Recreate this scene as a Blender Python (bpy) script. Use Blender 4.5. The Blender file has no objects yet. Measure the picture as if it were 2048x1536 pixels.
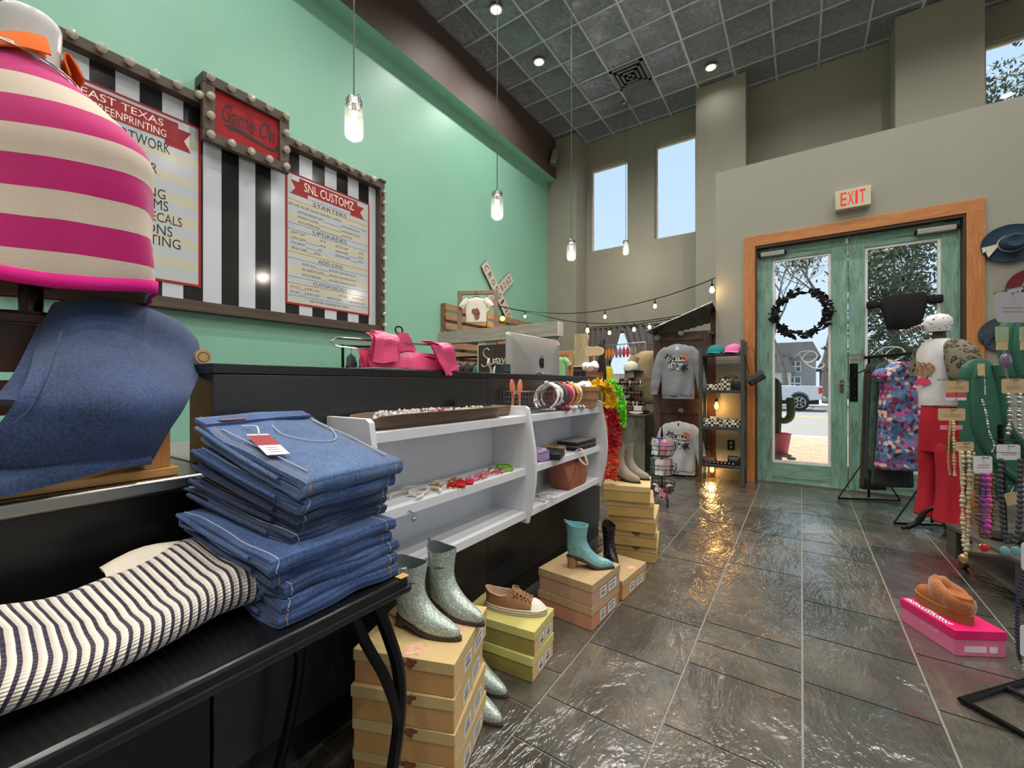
import bpy, bmesh, math, random
from mathutils import Vector, Matrix, noise
random.seed(7)
PI = math.pi; R = math.radians
S = bpy.context.scene; COL = S.collection
# ---------------- camera, world, exposure ----------------
FP = 855.0; H = 1.05; TH = math.atan(578/FP); CT, ST = math.cos(TH), math.sin(TH)
cd = bpy.data.cameras.new('camera'); cam = bpy.data.objects.new('camera', cd); COL.objects.link(cam)
cd.sensor_width = 36; cd.lens = 36*FP/2048; cd.clip_start = .02; cd.clip_end = 300
cam.location = (0, 0, H); cam.rotation_euler = (PI/2, 0, TH); S.camera = cam
S.view_settings.view_transform = 'Standard'; S.view_settings.look = 'None'
S.view_settings.gamma = 1; S.view_settings.use_curve_mapping = False
S.view_settings.exposure = 0.18
W = bpy.data.worlds.new('world'); S.world = W; W.use_nodes = True
nt = W.node_tree; nt.nodes.clear()
wo = nt.nodes.new('ShaderNodeOutputWorld'); bg = nt.nodes.new('ShaderNodeBackground')
tc = nt.nodes.new('ShaderNodeTexCoord'); sx = nt.nodes.new('ShaderNodeSeparateXYZ'); cr = nt.nodes.new('ShaderNodeValToRGB')
nt.links.new(tc.outputs['Generated'], sx.inputs[0]); nt.links.new(sx.outputs['Z'], cr.inputs[0])
cr.color_ramp.elements[0].position = 0.0; cr.color_ramp.elements[0].color = (.64, .80, .95, 1)
cr.color_ramp.elements[1].position = 0.75; cr.color_ramp.elements[1].color = (.42, .64, .92, 1)
nt.links.new(cr.outputs[0], bg.inputs[0]); bg.inputs[1].default_value = 1.05
nt.links.new(bg.outputs[0], wo.inputs[0])
sun = bpy.data.lights.new('sun', 'SUN'); sun.energy = 7.0; sun.angle = R(.6); sun.color = (1, .95, .86)
so = bpy.data.objects.new('sun', sun); COL.objects.link(so); so.rotation_euler = (R(-34.5), 0, R(2))
CAN_W = 27.0      # watts of each recessed ceiling lamp
PEND_W = 36.0      # watts of each pendant bulb
# ---------------- helpers ----------------
def at(u, v, d):          # the place seen at photo pixel u, v at depth d metres
    a = (u-1024)/FP*d
    return Vector((a*CT-d*ST, a*ST+d*CT, H+(768-v)/FP*d))
def onx(u, v, X):
    a = (u-1024)/FP; return at(u, v, X/(a*CT-ST))
def ony(u, v, Y):
    a = (u-1024)/FP; return at(u, v, Y/(a*ST+CT))
def lin(c):
    return tuple(((x/255)/12.92 if x/255 <= .04045 else ((x/255+.055)/1.055)**2.4) for x in c)+(1,)
MATS = {}
class N:                  # tiny node-tree writer
    def __init__(s, name):
        s.m = bpy.data.materials.new(name); s.m.use_nodes = True; s.t = s.m.node_tree; s.t.nodes.clear()
        s.out = s.t.nodes.new('ShaderNodeOutputMaterial')
    def n(s, kind, **k):
        q = s.t.nodes.new('ShaderNode'+kind)
        for a, b in k.items(): setattr(q, a, b)
        return q
    def l(s, a, b): s.t.links.new(a, b)
    def co(s, which='Object', scale=(1, 1, 1), rot=(0, 0, 0)):
        c = s.n('TexCoord'); mp = s.n('Mapping'); mp.inputs['Scale'].default_value = scale; mp.inputs['Rotation'].default_value = rot
        s.l(c.outputs[which], mp.inputs[0]); return mp.outputs[0]
    def noise(s, co, scale, detail=4, rough=.55, dist=0):
        q = s.n('TexNoise'); q.inputs['Scale'].default_value = scale; q.inputs['Detail'].default_value = detail
        q.inputs['Roughness'].default_value = rough; q.inputs['Distortion'].default_value = dist
        s.l(co, q.inputs['Vector']); return q.outputs['Fac']
    def ramp(s, fac, stops, interp='LINEAR'):
        q = s.n('ValToRGB'); e = q.color_ramp; e.interpolation = interp
        while len(e.elements) < len(stops): e.elements.new(.5)
        for i, (p, c) in enumerate(stops): e.elements[i].position = p; e.elements[i].color = c if len(c) == 4 else lin(c)
        s.l(fac, q.inputs[0]); return q.outputs[0]
    def math(s, op, a, b=None):
        q = s.n('Math', operation=op)
        for i, x in enumerate((a, b)):
            if x is None: continue
            if isinstance(x, (int, float)): q.inputs[i].default_value = x
            else: s.l(x, q.inputs[i])
        return q.outputs[0]
    def mix(s, fac, a, b, blend='MIX'):
        q = s.n('MixRGB', blend_type=blend)
        for i, x in enumerate((fac, a, b)):
            if isinstance(x, (int, float)): q.inputs[i].default_value = x
            elif isinstance(x, tuple): q.inputs[i].default_value = x
            else: s.l(x, q.inputs[i])
        return q.outputs[0]
    def bsdf(s, col, rough=.5, metal=0, bump=None, bstr=.3, bdist=.01, **kw):
        b = s.n('BsdfPrincipled')
        for key, x in (('Base Color', col), ('Roughness', rough), ('Metallic', metal)):
            if isinstance(x, (int, float, tuple)): b.inputs[key].default_value = x
            else: s.l(x, b.inputs[key])
        for k, x in kw.items(): b.inputs[k.replace('_', ' ')].default_value = x
        if bump is not None:
            u = s.n('Bump'); u.inputs['Strength'].default_value = bstr; u.inputs['Distance'].default_value = bdist
            s.l(bump, u.inputs['Height']); s.l(u.outputs[0], b.inputs['Normal'])
        s.l(b.outputs[0], s.out.inputs[0]); return b
def mat(name, c, rough=.5, metal=0, var=.12, vs=6, bump=.1, bs=60, sc=(1, 1, 1), emit=0, **kw):
    if name in MATS: return MATS[name]
    q = N(name); co = q.co(scale=sc); f = q.noise(co, vs)
    lc = lin(c); lo = tuple(x*(1-var) for x in lc[:3])+(1,); hi = tuple(min(1, x*(1+var)) for x in lc[:3])+(1,)
    colr = q.ramp(f, [(.3, lo), (.7, hi)])
    b = q.bsdf(colr, rough, metal, q.noise(co, bs, 3) if bump else None, bump, .004, **kw)
    if emit:
        b.inputs['Emission Color'].default_value = lc; b.inputs['Emission Strength'].default_value = emit
    MATS[name] = q.m; return q.m
def wood(name, c1, c2, axis=0, rough=.55, s=1.0, bump=.25):
    if name in MATS: return MATS[name]
    q = N(name); sc = [14*s, 14*s, 14*s]; sc[axis] = 1.1*s
    co = q.co(scale=tuple(sc)); f = q.noise(co, 2.2, 6, .62, 1.2); g = q.noise(co, 9, 3)
    c = q.ramp(f, [(.28, c1), (.5, tuple((a+b)/2 for a, b in zip(c1, c2))), (.72, c2)])
    c = q.mix(.25, c, q.ramp(g, [(.35, c1), (.65, c2)]))
    q.bsdf(c, rough, 0, f, bump, .003); MATS[name] = q.m; return q.m
class G:                  # collects shapes into one mesh
    def __init__(s): s.v = []; s.f = []; s.m = []; s.uv = []
    def add(s, vs, fs, mi=0, uvs=None):
        o = len(s.v); s.v += [Vector(v) for v in vs]
        for k, f in enumerate(fs):
            s.f.append([o+i for i in f]); s.m.append(mi); s.uv.append(uvs[k] if uvs else None)
        return s
    def box(s, x0, y0, z0, x1, y1, z1, mi=0, M=None):
        vs = [Vector((x, y, z)) for z in (z0, z1) for y in (y0, y1) for x in (x0, x1)]
        if M is not None: vs = [M @ v for v in vs]
        return s.add(vs, [(0, 2, 3, 1), (4, 5, 7, 6), (0, 1, 5, 4), (2, 6, 7, 3), (0, 4, 6, 2), (1, 3, 7, 5)], mi)
    def ob(s, c, sz, rz=0, mi=0, rx=0, ry=0):
        M = Matrix.Translation(c) @ Matrix.Rotation(rz, 4, 'Z') @ Matrix.Rotation(ry, 4, 'Y') @ Matrix.Rotation(rx, 4, 'X')
        a, b, d = sz[0]/2, sz[1]/2, sz[2]/2
        return s.box(-a, -b, -d, a, b, d, mi, M)
    def rings(s, rs, cap=True, closed=True, mi=0, loop=False):
        n = len(rs[0]); o = len(s.v)
        for r in rs: s.v += [Vector(p) for p in r]
        k = len(rs)
        for i in range(k if loop else k-1):
            i2 = (i+1) % k
            for j in range(n if closed else n-1):
                j2 = (j+1) % n
                s.f.append([o+i*n+j, o+i*n+j2, o+i2*n+j2, o+i2*n+j]); s.m.append(mi)
                u0, u1, v0, v1 = i/(k-1 or 1), (i+1)/(k-1 or 1), j/n, (j+1)/n
                s.uv.append([(u0, v0), (u0, v1), (u1, v1), (u1, v0)])
        if cap and closed and not loop:
            s.f.append([o+j for j in range(n)][::-1]); s.f.append([o+(k-1)*n+j for j in range(n)]); s.m += [mi, mi]; s.uv += [None, None]
        return s
    def tube(s, pts, r, n=8, loop=False, mi=0):
        pts = [Vector(p) for p in pts]; k = len(pts); rs = []; prev = None
        for i, p in enumerate(pts):
            if loop: t = pts[(i+1) % k]-pts[i-1]
            else: t = pts[min(i+1, k-1)]-pts[max(i-1, 0)]
            if t.length < 1e-9: t = Vector((0, 0, 1))
            t.normalize()
            if prev is None: a = t.orthogonal().normalized()
            else:
                a = prev - t*prev.dot(t)
                a = a.normalized() if a.length > 1e-6 else t.orthogonal().normalized()
            prev = a; b = t.cross(a); rr = r[i] if isinstance(r, (list, tuple)) else r
            rs.append([p+(a*math.cos(2*PI*j/n)+b*math.sin(2*PI*j/n))*rr for j in range(n)])
        return s.rings(rs, cap=not loop, loop=loop, mi=mi)
    def cyl(s, a, b, r, r2=None, n=14, mi=0): return s.tube([a, b], [r, r if r2 is None else r2], n, mi=mi)
    def lathe(s, prof, c=(0, 0, 0), n=24, mi=0, M=None, sc=(1, 1)):
        c = Vector(c); rs = []
        for r, z in prof:
            ring = [Vector((r*sc[0]*math.cos(2*PI*j/n), r*sc[1]*math.sin(2*PI*j/n), z)) for j in range(n)]
            rs.append([(M @ p if M is not None else p)+c for p in ring])
        return s.rings(rs, mi=mi)
    def sph(s, c, r, n=10, mi=0, sc=(1, 1, 1), M=None):
        k = max(4, n//2+1); c = Vector(c); rs = []
        for i in range(k+1):
            t = PI*i/k; rr = max(math.sin(t), .02)
            ring = [Vector((r*sc[0]*rr*math.cos(2*PI*j/n), r*sc[1]*rr*math.sin(2*PI*j/n), -r*sc[2]*math.cos(t))) for j in range(n)]
            rs.append([(M @ p if M is not None else p)+c for p in ring])
        return s.rings(rs, mi=mi)
    def prism(s, poly, M, t, mi=0):      # 2-D outline in the x, y of M, thickness t along its z
        n = len(poly); a = [M @ Vector((x, y, 0)) for x, y in poly]; b = [M @ Vector((x, y, t)) for x, y in poly]
        return s.add(a+b, [list(range(n))[::-1], [n+i for i in range(n)]]+[[i, (i+1) % n, n+(i+1) % n, n+i] for i in range(n)], mi)
    def sheet(s, P, t=.004, mi=0):       # grid of points with a real thickness
        r, c = len(P), len(P[0]); P = [[Vector(p) for p in row] for row in P]; nn = []
        for i in range(r):
            row = []
            for j in range(c):
                du = P[min(i+1, r-1)][j]-P[max(i-1, 0)][j]; dv = P[i][min(j+1, c-1)]-P[i][max(j-1, 0)]
                q = du.cross(dv); row.append(q.normalized() if q.length > 1e-12 else Vector((0, 0, 1)))
            nn.append(row)
        o = len(s.v)
        for k in (1, -1):
            for i in range(r):
                for j in range(c): s.v.append(P[i][j]+nn[i][j]*t/2*k)
        A = lambda k, i, j: o+k*r*c+i*c+j
        def uvq(i, j): return [(j/(c-1), i/(r-1)), ((j+1)/(c-1), i/(r-1)), ((j+1)/(c-1), (i+1)/(r-1)), (j/(c-1), (i+1)/(r-1))]
        for i in range(r-1):
            for j in range(c-1):
                s.f.append([A(0, i, j), A(0, i, j+1), A(0, i+1, j+1), A(0, i+1, j)][::-1]); s.uv.append(uvq(i, j)[::-1])
                s.f.append([A(1, i, j), A(1, i, j+1), A(1, i+1, j+1), A(1, i+1, j)]); s.uv.append(uvq(i, j)); s.m += [mi, mi]
        bd = [(i, 0) for i in range(r)]+[(r-1, j) for j in range(1, c)]+[(i, c-1) for i in range(r-2, -1, -1)]+[(0, j) for j in range(c-2, 0, -1)]
        for q in range(len(bd)):
            p0, p1 = bd[q], bd[(q+1) % len(bd)]
            s.f.append([A(0, *p0), A(0, *p1), A(1, *p1), A(1, *p0)]); s.m.append(mi)
            w = [(p[1]/(c-1), p[0]/(r-1)) for p in (p0, p1, p1, p0)]; s.uv.append(w)
        return s
    def text(s, t, M, w, h, shear=0, mi=0, ext=0.0, off=0, pad=0):
        c = bpy.data.curves.new('t', 'FONT'); c.body = t; c.shear = shear; c.resolution_u = 3; c.offset = off
        o = bpy.data.objects.new('t', c); COL.objects.link(o); bpy.context.view_layer.update()
        me = bpy.data.meshes.new_from_object(o.evaluated_get(bpy.context.evaluated_depsgraph_get()))
        vs = [v.co.copy() for v in me.vertices]; fs = [list(p.vertices) for p in me.polygons]
        bpy.data.objects.remove(o); bpy.data.curves.remove(c); bpy.data.meshes.remove(me)
        if not vs: return s
        x0 = min(v.x for v in vs)+pad; x1 = max(v.x for v in vs)-pad; y0 = min(v.y for v in vs)+pad; y1 = max(v.y for v in vs)-pad
        return s.add([M @ Vector(((v.x-x0)/(x1-x0)*w, (v.y-y0)/(y1-y0)*h, ext)) for v in vs], fs, mi)
    def jitter(s, a, f=8, seed=0):
        for v in s.v:
            q = noise.noise_vector(v*f+Vector((seed, seed*2.3, 0))); v += q*a
        return s
def link(name, g, m, parent=None, world=True, bev=0, sub=0, ang=35, kind=None):
    me = bpy.data.meshes.new(name); vs = g.v
    if parent is not None and world:
        inv = parent.matrix_basis.inverted()
        q = parent.parent
        while q is not None: inv = inv @ q.matrix_basis.inverted(); q = q.parent
        vs = [inv @ v for v in vs]
    me.from_pydata([tuple(v) for v in vs], [], g.f)
    if any(u for u in g.uv):
        L = me.uv_layers.new(name='UVMap').data; k = 0
        for f, u in zip(g.f, g.uv):
            for i in range(len(f)):
                if u: L[k].uv = u[i]
                k += 1
    for x in (m if isinstance(m, (list, tuple)) else [m]): me.materials.append(x)
    if isinstance(m, (list, tuple)): me.polygons.foreach_set('material_index', g.m)
    me.polygons.foreach_set('use_smooth', [True]*len(me.polygons)); me.set_sharp_from_angle(angle=R(ang)); me.update()
    o = bpy.data.objects.new(name, me); COL.objects.link(o)
    if parent is not None: o.parent = parent
    if bev:
        b = o.modifiers.new('bevel', 'BEVEL'); b.width = bev; b.segments = 2; b.limit_method = 'ANGLE'; b.angle_limit = R(40)
    if sub:
        b = o.modifiers.new('subdivision', 'SUBSURF'); b.levels = sub; b.render_levels = sub
    if kind: o['kind'] = kind
    return o
def tag(o, label, cat, group=None):
    o['label'] = label; o['category'] = cat
    if group: o['group'] = group
    return o
def thing(name, label, cat, loc=(0, 0, 0), rz=0, group=None):
    o = bpy.data.objects.new(name, None); COL.objects.link(o); o.empty_display_size = .05
    o.location = loc; o.rotation_euler = (0, 0, rz)
    o.matrix_basis = Matrix.Translation(loc) @ Matrix.Rotation(rz, 4, 'Z')
    return tag(o, label, cat, group)
def struct(name, g, m, **k): return link(name, g, m, kind='structure', **k)
def dup(root, loc, rz=0, label=None, group=None):
    r = root.copy(); COL.objects.link(r); r.location = loc; r.rotation_euler = (0, 0, rz)
    if label: r['label'] = label
    if group: r['group'] = group
    for ch in list(root.children):
        c = ch.copy(); COL.objects.link(c); c.parent = r
        for h in list(ch.children):
            d = h.copy(); COL.objects.link(d); d.parent = c
    return r
def FX(x, y, z): return Matrix(((0, 0, 1, x), (1, 0, 0, y), (0, 1, 0, z), (0, 0, 0, 1)))     # faces +X, reads along +Y
def FY(x, y, z): return Matrix(((1, 0, 0, x), (0, 0, -1, y), (0, 1, 0, z), (0, 0, 0, 1)))    # faces -Y, reads along +X
def FZ(x, y, z, rz=0): return Matrix.Translation((x, y, z)) @ Matrix.Rotation(rz, 4, 'Z')    # faces up
def circ(r, n=20, cx=0, cy=0, sx=1, sy=1): return [(cx+r*sx*math.cos(2*PI*i/n), cy+r*sy*math.sin(2*PI*i/n)) for i in range(n)]
def smooth_pts(ctrl, n=8, loop=False):
    P = [Vector(p) for p in ctrl]; k = len(P); out = []
    for i in range(k if loop else k-1):
        if loop: a, b, c, d = P[i-1], P[i], P[(i+1) % k], P[(i+2) % k]
        else: a, b, c, d = P[max(i-1, 0)], P[i], P[i+1], P[min(i+2, k-1)]
        for j in range(n):
            t = j/n; out.append(.5*((2*b)+(c-a)*t+(2*a-5*b+4*c-d)*t*t+(3*b-a-3*c+d)*t**3))
    if not loop: out.append(P[-1])
    return out
def interp_grid(C, ni, nj):             # smooth a coarse grid of control points
    rows = [smooth_pts(r, nj) for r in C]; cols = list(zip(*rows)); cols = [smooth_pts(c, ni) for c in cols]
    return [list(r) for r in zip(*cols)]
def lamp(name, loc, watts, col=(1, .9, .75), size=.1, kind='POINT', parent=None, spread=None):
    l = bpy.data.lights.new(name, kind); l.energy = watts; l.color = col
    if kind == 'AREA': l.shape = 'DISK'; l.size = size
    else: l.shadow_soft_size = size
    if spread and kind == 'AREA': l.spread = spread
    o = bpy.data.objects.new(name, l); COL.objects.link(o); o.location = loc
    if parent is not None: o.parent = parent; o.location = Vector(loc)-parent.matrix_basis.translation
    return o
# ---------------- shared materials ----------------
def glassmat(name, tint=(1, 1, 1, 1), rough=.02, fac=None):
    if name in MATS: return MATS[name]
    q = N(name); t = q.n('BsdfTransparent'); t.inputs[0].default_value = tint
    g = q.n('BsdfGlossy'); g.inputs['Roughness'].default_value = rough; m = q.n('MixShader')
    if fac is None:
        f = q.n('Fresnel'); f.inputs[0].default_value = 1.45; q.l(f.outputs[0], m.inputs[0])
    else: m.inputs[0].default_value = fac
    q.l(t.outputs[0], m.inputs[1]); q.l(g.outputs[0], m.inputs[2]); q.l(m.outputs[0], q.out.inputs[0])
    MATS[name] = q.m; return q.m
GLASS = glassmat('window glass')
BLACK = mat('black satin laminate', (26, 26, 27), .33, var=.1, bump=.04, bs=300)
BLKMET = mat('black metal', (22, 22, 23), .35, .6, bump=.03)
CHROME = mat('polished steel', (190, 190, 192), .18, 1, bump=.02)
STEEL = mat('brushed steel', (170, 165, 160), .3, 1, var=.08, vs=3, bump=.05, sc=(1, .05, 1))
WHITE = mat('white melamine', (226, 226, 230), .4, var=.03, bump=.03)
PAPER = mat('white paper', (232, 228, 222), .7, var=.03, bump=.03)
KRAFT = mat('kraft card', (205, 170, 118), .8, var=.08)
GREIGE = mat('greige wall paint', (150, 147, 134), .6, var=.03, vs=2, bump=.1, bs=120)
GREEN = mat('mint wall paint', (136, 190, 168), .42, var=.03, vs=1.5, bump=.06, bs=140)
BROWN = mat('brown paint', (80, 64, 60), .6, var=.05)
GOLD = mat('gold metal', (205, 160, 90), .25, 1, bump=.02)
SILVER = mat('silver metal', (200, 200, 205), .2, 1, bump=.02)
PEARL = mat('pearl beads', (228, 222, 212), .2, .1, bump=0)
RUBBER = mat('black rubber', (18, 18, 18), .7)
DARKWOOD = wood('dark walnut wood', (44, 28, 22), (84, 58, 44), 1)
PINE = wood('golden pine', (176, 112, 58), (214, 160, 98), 2)
MARQ = wood('weathered brown frame wood', (52, 40, 32), (92, 74, 60), 1, s=.6)
MARQV = wood('weathered brown upright wood', (56, 44, 35), (98, 80, 64), 2, s=.6)
# ---------------- floor ----------------
def slate():
    q = N('slate tiles'); a = q.n('Attribute'); a.attribute_name = 'tile'; co = q.co()
    f1 = q.noise(co, 2.2, 6, .6, .8); f2 = q.noise(co, 9, 5, .6, .4)
    c = q.ramp(f1, [(.3, (58, 57, 54)), (.5, (84, 82, 77)), (.62, (104, 99, 91)), (.75, (120, 110, 96))])
    c = q.mix(.8, c, a.outputs['Color'], 'MULTIPLY')
    c = q.mix(q.ramp(f2, [(.58, (0, 0, 0)), (.7, (80, 80, 80))]), c, lin((146, 134, 118)))
    st = q.co(scale=(1, .45, 1), rot=(0, 0, .5)); h1 = q.noise(st, 5, 5, .62, .45); h2 = q.noise(co, 30, 4, .6)
    vo = q.n('TexVoronoi', feature='DISTANCE_TO_EDGE'); vo.inputs['Scale'].default_value = 5
    wv = q.n('Mixed') if False else None
    h = q.math('ADD', h1, q.math('MULTIPLY', h2, .06))
    hs = q.ramp(h, [(.30, (0, 0, 0)), (.48, (110, 110, 110)), (.56, (160, 160, 160)), (.85, (255, 255, 255))])
    q.bsdf(c, q.ramp(q.noise(co, 14, 3), [(.3, (.10,)*3+(1,)), (.7, (.28,)*3+(1,))]), 0, hs, .7, .022, Specular_IOR_Level=.9, Coat_Weight=.7, Coat_IOR=1.75, Coat_Roughness=.17)
    b_ = [n for n in q.t.nodes if n.type == 'BSDF_PRINCIPLED'][0]; bu = [n for n in q.t.nodes if n.type == 'BUMP'][0]; q.l(bu.outputs[0], b_.inputs['Coat Normal'])
    return q.m
SLATE = slate(); GROUT = mat('grey grout', (140, 136, 128), .6, var=.1)
g = G(); tcol = []; k0 = -13; GW = .007
joints = {-2: [1.26, 1.62, 1.98, 2.69, 3.2], -1: [1.356, 1.71, 1.875, 2.046, 2.8, 3.48, 4.15], 0: [1.826, 2.17, 2.515, 3.25, 3.5, 4.175], 1: [1.91, 2.26, 2.8, 3.6]}
rnd = random.Random(3)
for k in range(k0, 12):
    x0 = .004+.361*k; x1 = x0+.361; ymax = 8.98 if x1 < -.7 else 5.36
    if x0 < -4.75: x0 = -4.75
    if x1 > 4: x1 = 4
    js = joints.get(k, []); ys = [-4.0]
    while True:
        nx = ys[-1]+rnd.choice((.2, .36, .36, .54, .62))
        if js and nx > js[0]-.15: break
        if nx > ymax-.1: break
        ys.append(nx)
    if js:
        ys += js
        while True:
            nx = ys[-1]+rnd.choice((.36, .54, .62))
            if nx > ymax-.1: break
            ys.append(nx)
    ys.append(ymax)
    for a, b in zip(ys, ys[1:]):
        p, q = GW/2, GW/2; e = .004
        g.add([(x0+p, a+q, 0), (x1-p, a+q, 0), (x1-p, b-q, 0), (x0+p, b-q, 0)], [(0, 1, 2, 3)])
        t = rnd.random(); w = rnd.uniform(.62, 1.0)
        tcol.append((w*(1+.12*t), w, w*(1-.14*t), 1))
        g.add([(x0, a, -e), (x1, a, -e), (x1, b, -e), (x0, b, -e)], [(0, 1, 2, 3)], 1); tcol.append((1, 1, 1, 1))
g.box(-4.75, -4, -.12, 4, 5.36, -.02, 1); g.box(-4.75, 5.36, -.12, -.67, 9, -.02, 1); tcol += [(1, 1, 1, 1)]*12
fl = struct('floor', g, [SLATE, GROUT])
ca = fl.data.color_attributes.new('tile', 'FLOAT_COLOR', 'CORNER'); i = 0
for p, c in zip(fl.data.polygons, tcol):
    for li in p.loop_indices: ca.data[li].color = c
# ---------------- walls ----------------
def holes(x0, x1, z0, z1, hs):          # rectangles left when the openings hs are cut out
    xs = sorted({x0, x1, *[h[0] for h in hs], *[h[1] for h in hs]}); zs = sorted({z0, z1, *[h[2] for h in hs], *[h[3] for h in hs]})
    for a, b in zip(xs, xs[1:]):
        for c, d in zip(zs, zs[1:]):
            mx, mz = (a+b)/2, (c+d)/2
            if x0 <= mx <= x1 and z0 <= mz <= z1 and not any(h[0] < mx < h[1] and h[2] < mz < h[3] for h in hs): yield a, b, c, d
ZC = 6.5
struct('wall_left', G().box(-4.95, -4.1, -.1, -4.75, 9.2, ZC+.1), GREEN)
g = G(); g.box(-4.75, -4, 5.6, -4.53, 8.45, ZC, 0); g.m[-6] = 1
struct('trim_1', g, [BROWN, GREEN])
WIN = [(-3.954, -3.089, 4.04, 5.89), (-2.52, -1.712, 4.05, 6.0), (2.216, 3.1, 4.05, 6.0), (-3.88, -2.42, .72, 2.2)]
g = G()
for a, b, c, d in holes(-4.75, 4, 0, ZC, WIN+[(-.67, 2.1, 0, 3.3)]): g.box(a, 9, c, b, 9.22, d)
struct('wall_back', g, GREIGE)
WINR = [(-3.2, -1.2, .7, 3.0), (-.6, 1.4, .7, 3.0), (2.0, 4.0, .7, 3.0)]
g = G()
for a, b, c, d in holes(-4.1, 9.2, -.1, ZC+.1, WINR): g.box(4, a, c, 4.2, b, d)
struct('wall_right', g, GREIGE)
struct('wall_front', G().box(-4.75, -4.2, -.1, 4, -4, ZC+.1), GREIGE)
struct('trim_2', G().box(-4.75, 8.45, 0, -4.03, 9, ZC), GREIGE)
struct('trim_3', G().box(-1.61, 8.45, 0, -.80, 9, ZC), GREIGE)
struct('trim_4', G().box(1.16, 8.45, 3.41, 2.08, 9, ZC), GREIGE)
g = G()
for a, b, c, d in holes(-.79, 4, 0, 3.41, [(-.405, 1.16, 0, 2.51)]): g.box(a, 5.24, c, b, 5.40, d)
struct('wall_entry', g, GREIGE)
struct('wall_alcove_left', G().box(-.79, 5.40, 0, -.67, 9, 3.41), GREIGE)
struct('wall_alcove_right', G().box(2.1, 5.40, 0, 2.22, 9, 3.41), GREIGE)
struct('wall_alcove_roof', G().box(-.79, 5.40, 3.3, 4, 9, 3.41), GREIGE)
CEIL = N('embossed black tin'); co = CEIL.co()
hf = CEIL.noise(co, 5.5, 3, .5, .9); hc = CEIL.noise(co, 16, 2)
CEIL.bsdf(CEIL.ramp(hc, [(.3, (122, 127, 137)), (.7, (146, 151, 161))]), .34, .35, CEIL.ramp(hf, [(.46, (0, 0, 0)), (.54, (255, 255, 255))]), .45, .012)
GRID = mat('ceiling grid bars', (200, 202, 206), .3, .3)
g = G(); gx = [-4.594+.605*i for i in range(0, 15)]; gy = [-3.7+.6*i for i in range(0, 22)]
xs = [-4.53]+gx[1:]+[4]; ys = [-4.0]+gy+[9.0]
for a, b in zip(xs, xs[1:]):
    for c, d in zip(ys, ys[1:]):
        if b-a < .02 or d-c < .02: continue
        i1, i2 = .035, .055
        q = [(a, c), (b, c), (b, d), (a, d)]
        def ins(t, z): return [(a+t, c+t, z), (b-t, c+t, z), (b-t, d-t, z), (a+t, d-t, z)]
        if min(b-a, d-c) < .15: g.add([(x, y, ZC) for x, y in q], [(3, 2, 1, 0)]); continue
        vs = ins(0, ZC)+ins(i1, ZC)+ins(i2, ZC+.014)
        fs = [(11, 10, 9, 8)]
        for o in (0, 4):
            for j in range(4): fs.append((o+(j+1) % 4, o+j, o+4+j, o+4+(j+1) % 4))
        g.add(vs, fs)
for x in xs[1:-1]: g.box(x-.014, -4, ZC-.01, x+.014, 9, ZC+.002, 1)
for y in ys[1:-1]: g.box(-4.53, y-.014, ZC-.0095, 4, y+.014, ZC+.0015, 1)
g.box(-4.9, -4.1, ZC+.05, 4.1, 9.2, ZC+.15, 0)
struct('ceiling', g, [CEIL.m, GRID])
FRAMEW = mat('white window frame', (214, 204, 184), .5)
for i, (a, b, c, d) in enumerate(WIN):
    g = G(); f = .035
    for x0, x1, z0, z1 in ((a, a+f, c, d), (b-f, b, c, d), (a+f, b-f, c, c+f), (a+f, b-f, d-f, d)): g.box(x0, 9.10, z0, x1, 9.15, z1)
    w = struct('window_%d' % (i+1), g, FRAMEW)
    link('pane', G().box(a+f, 9.12, c+f, b-f, 9.126, d-f), GLASS, w)
for i, (a, b, c, d) in enumerate(WINR):
    g = G(); f = .05
    for y0, y1, z0, z1 in ((a, a+f, c, d), (b-f, b, c, d), (a+f, b-f, c, c+f), (a+f, b-f, d-f, d)): g.box(4.08, y0, z0, 4.13, y1, z1)
    w = struct('window_%d' % (i+5), g, FRAMEW); link('pane', G().box(4.10, a+f, c+f, 4.106, b-f, d-f), GLASS, w)
struct('baseboard_left', G().box(-4.75, -4, 0, -4.735, 8.45, .1), BROWN)
struct('baseboard_entry', G().box(-.79, 5.225, 0, -.50, 5.24, .1).box(1.28, 5.225, 0, 4, 5.24, .1), mat('grey baseboard', (110, 106, 98), .5))
# ---------------- recessed lamps and vent ----------------
LENS = mat('lit lamp lens', (255, 246, 228), .4, emit=9, bump=0, var=0)
def can(x, y, label, k=1):
    t = thing('recessed_ceiling_light', label, 'ceiling light', (x, y, ZC-.01), 0, 'recessed ceiling lamps')
    link('trim_ring', G().lathe([(.095, -.004), (.1, -.01), (.078, -.016), (.072, -.006), (.072, .0), (.095, .0)], n=28), FRAMEW, t, world=False)
    link('lens', G().lathe([(.001, -.007), (.072, -.007), (.072, -.002), (.001, -.002)], n=28), LENS, t, world=False)
    l = lamp('lamp', (x, y, ZC-.04), CAN_W*k, (1, .96, .90), .16, 'AREA', spread=R(150)); return t
can(-3.667, 5.01, 'bright recessed ceiling lamp near the brown soffit, above the second pendant cord')
can(-3.662, 6.231, 'bright recessed ceiling lamp between the brown soffit and the ceiling vent')
can(-1.28, 7.99, 'small recessed ceiling lamp in front of the column right of the windows', .12)
for x in (-3.66, -1.9, -.2, 1.5, 3.2):  # extra lamps out of view, added to light the room evenly
    for y in (-3, -.6, 1.8, 3.9):
        if x == -3.66 and y == 3.9: continue
        can(x, y, 'unseen recessed lamp added to even the light over the near shop floor')
for x, y in ((-1.9, 5.8), (-.2, 6.2), (1.5, 6.4), (3.2, 6.4)): can(x, y, 'unseen recessed lamp added to light the entrance end of the shop')  # more added lamps out of view, to brighten the upper back wall
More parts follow.
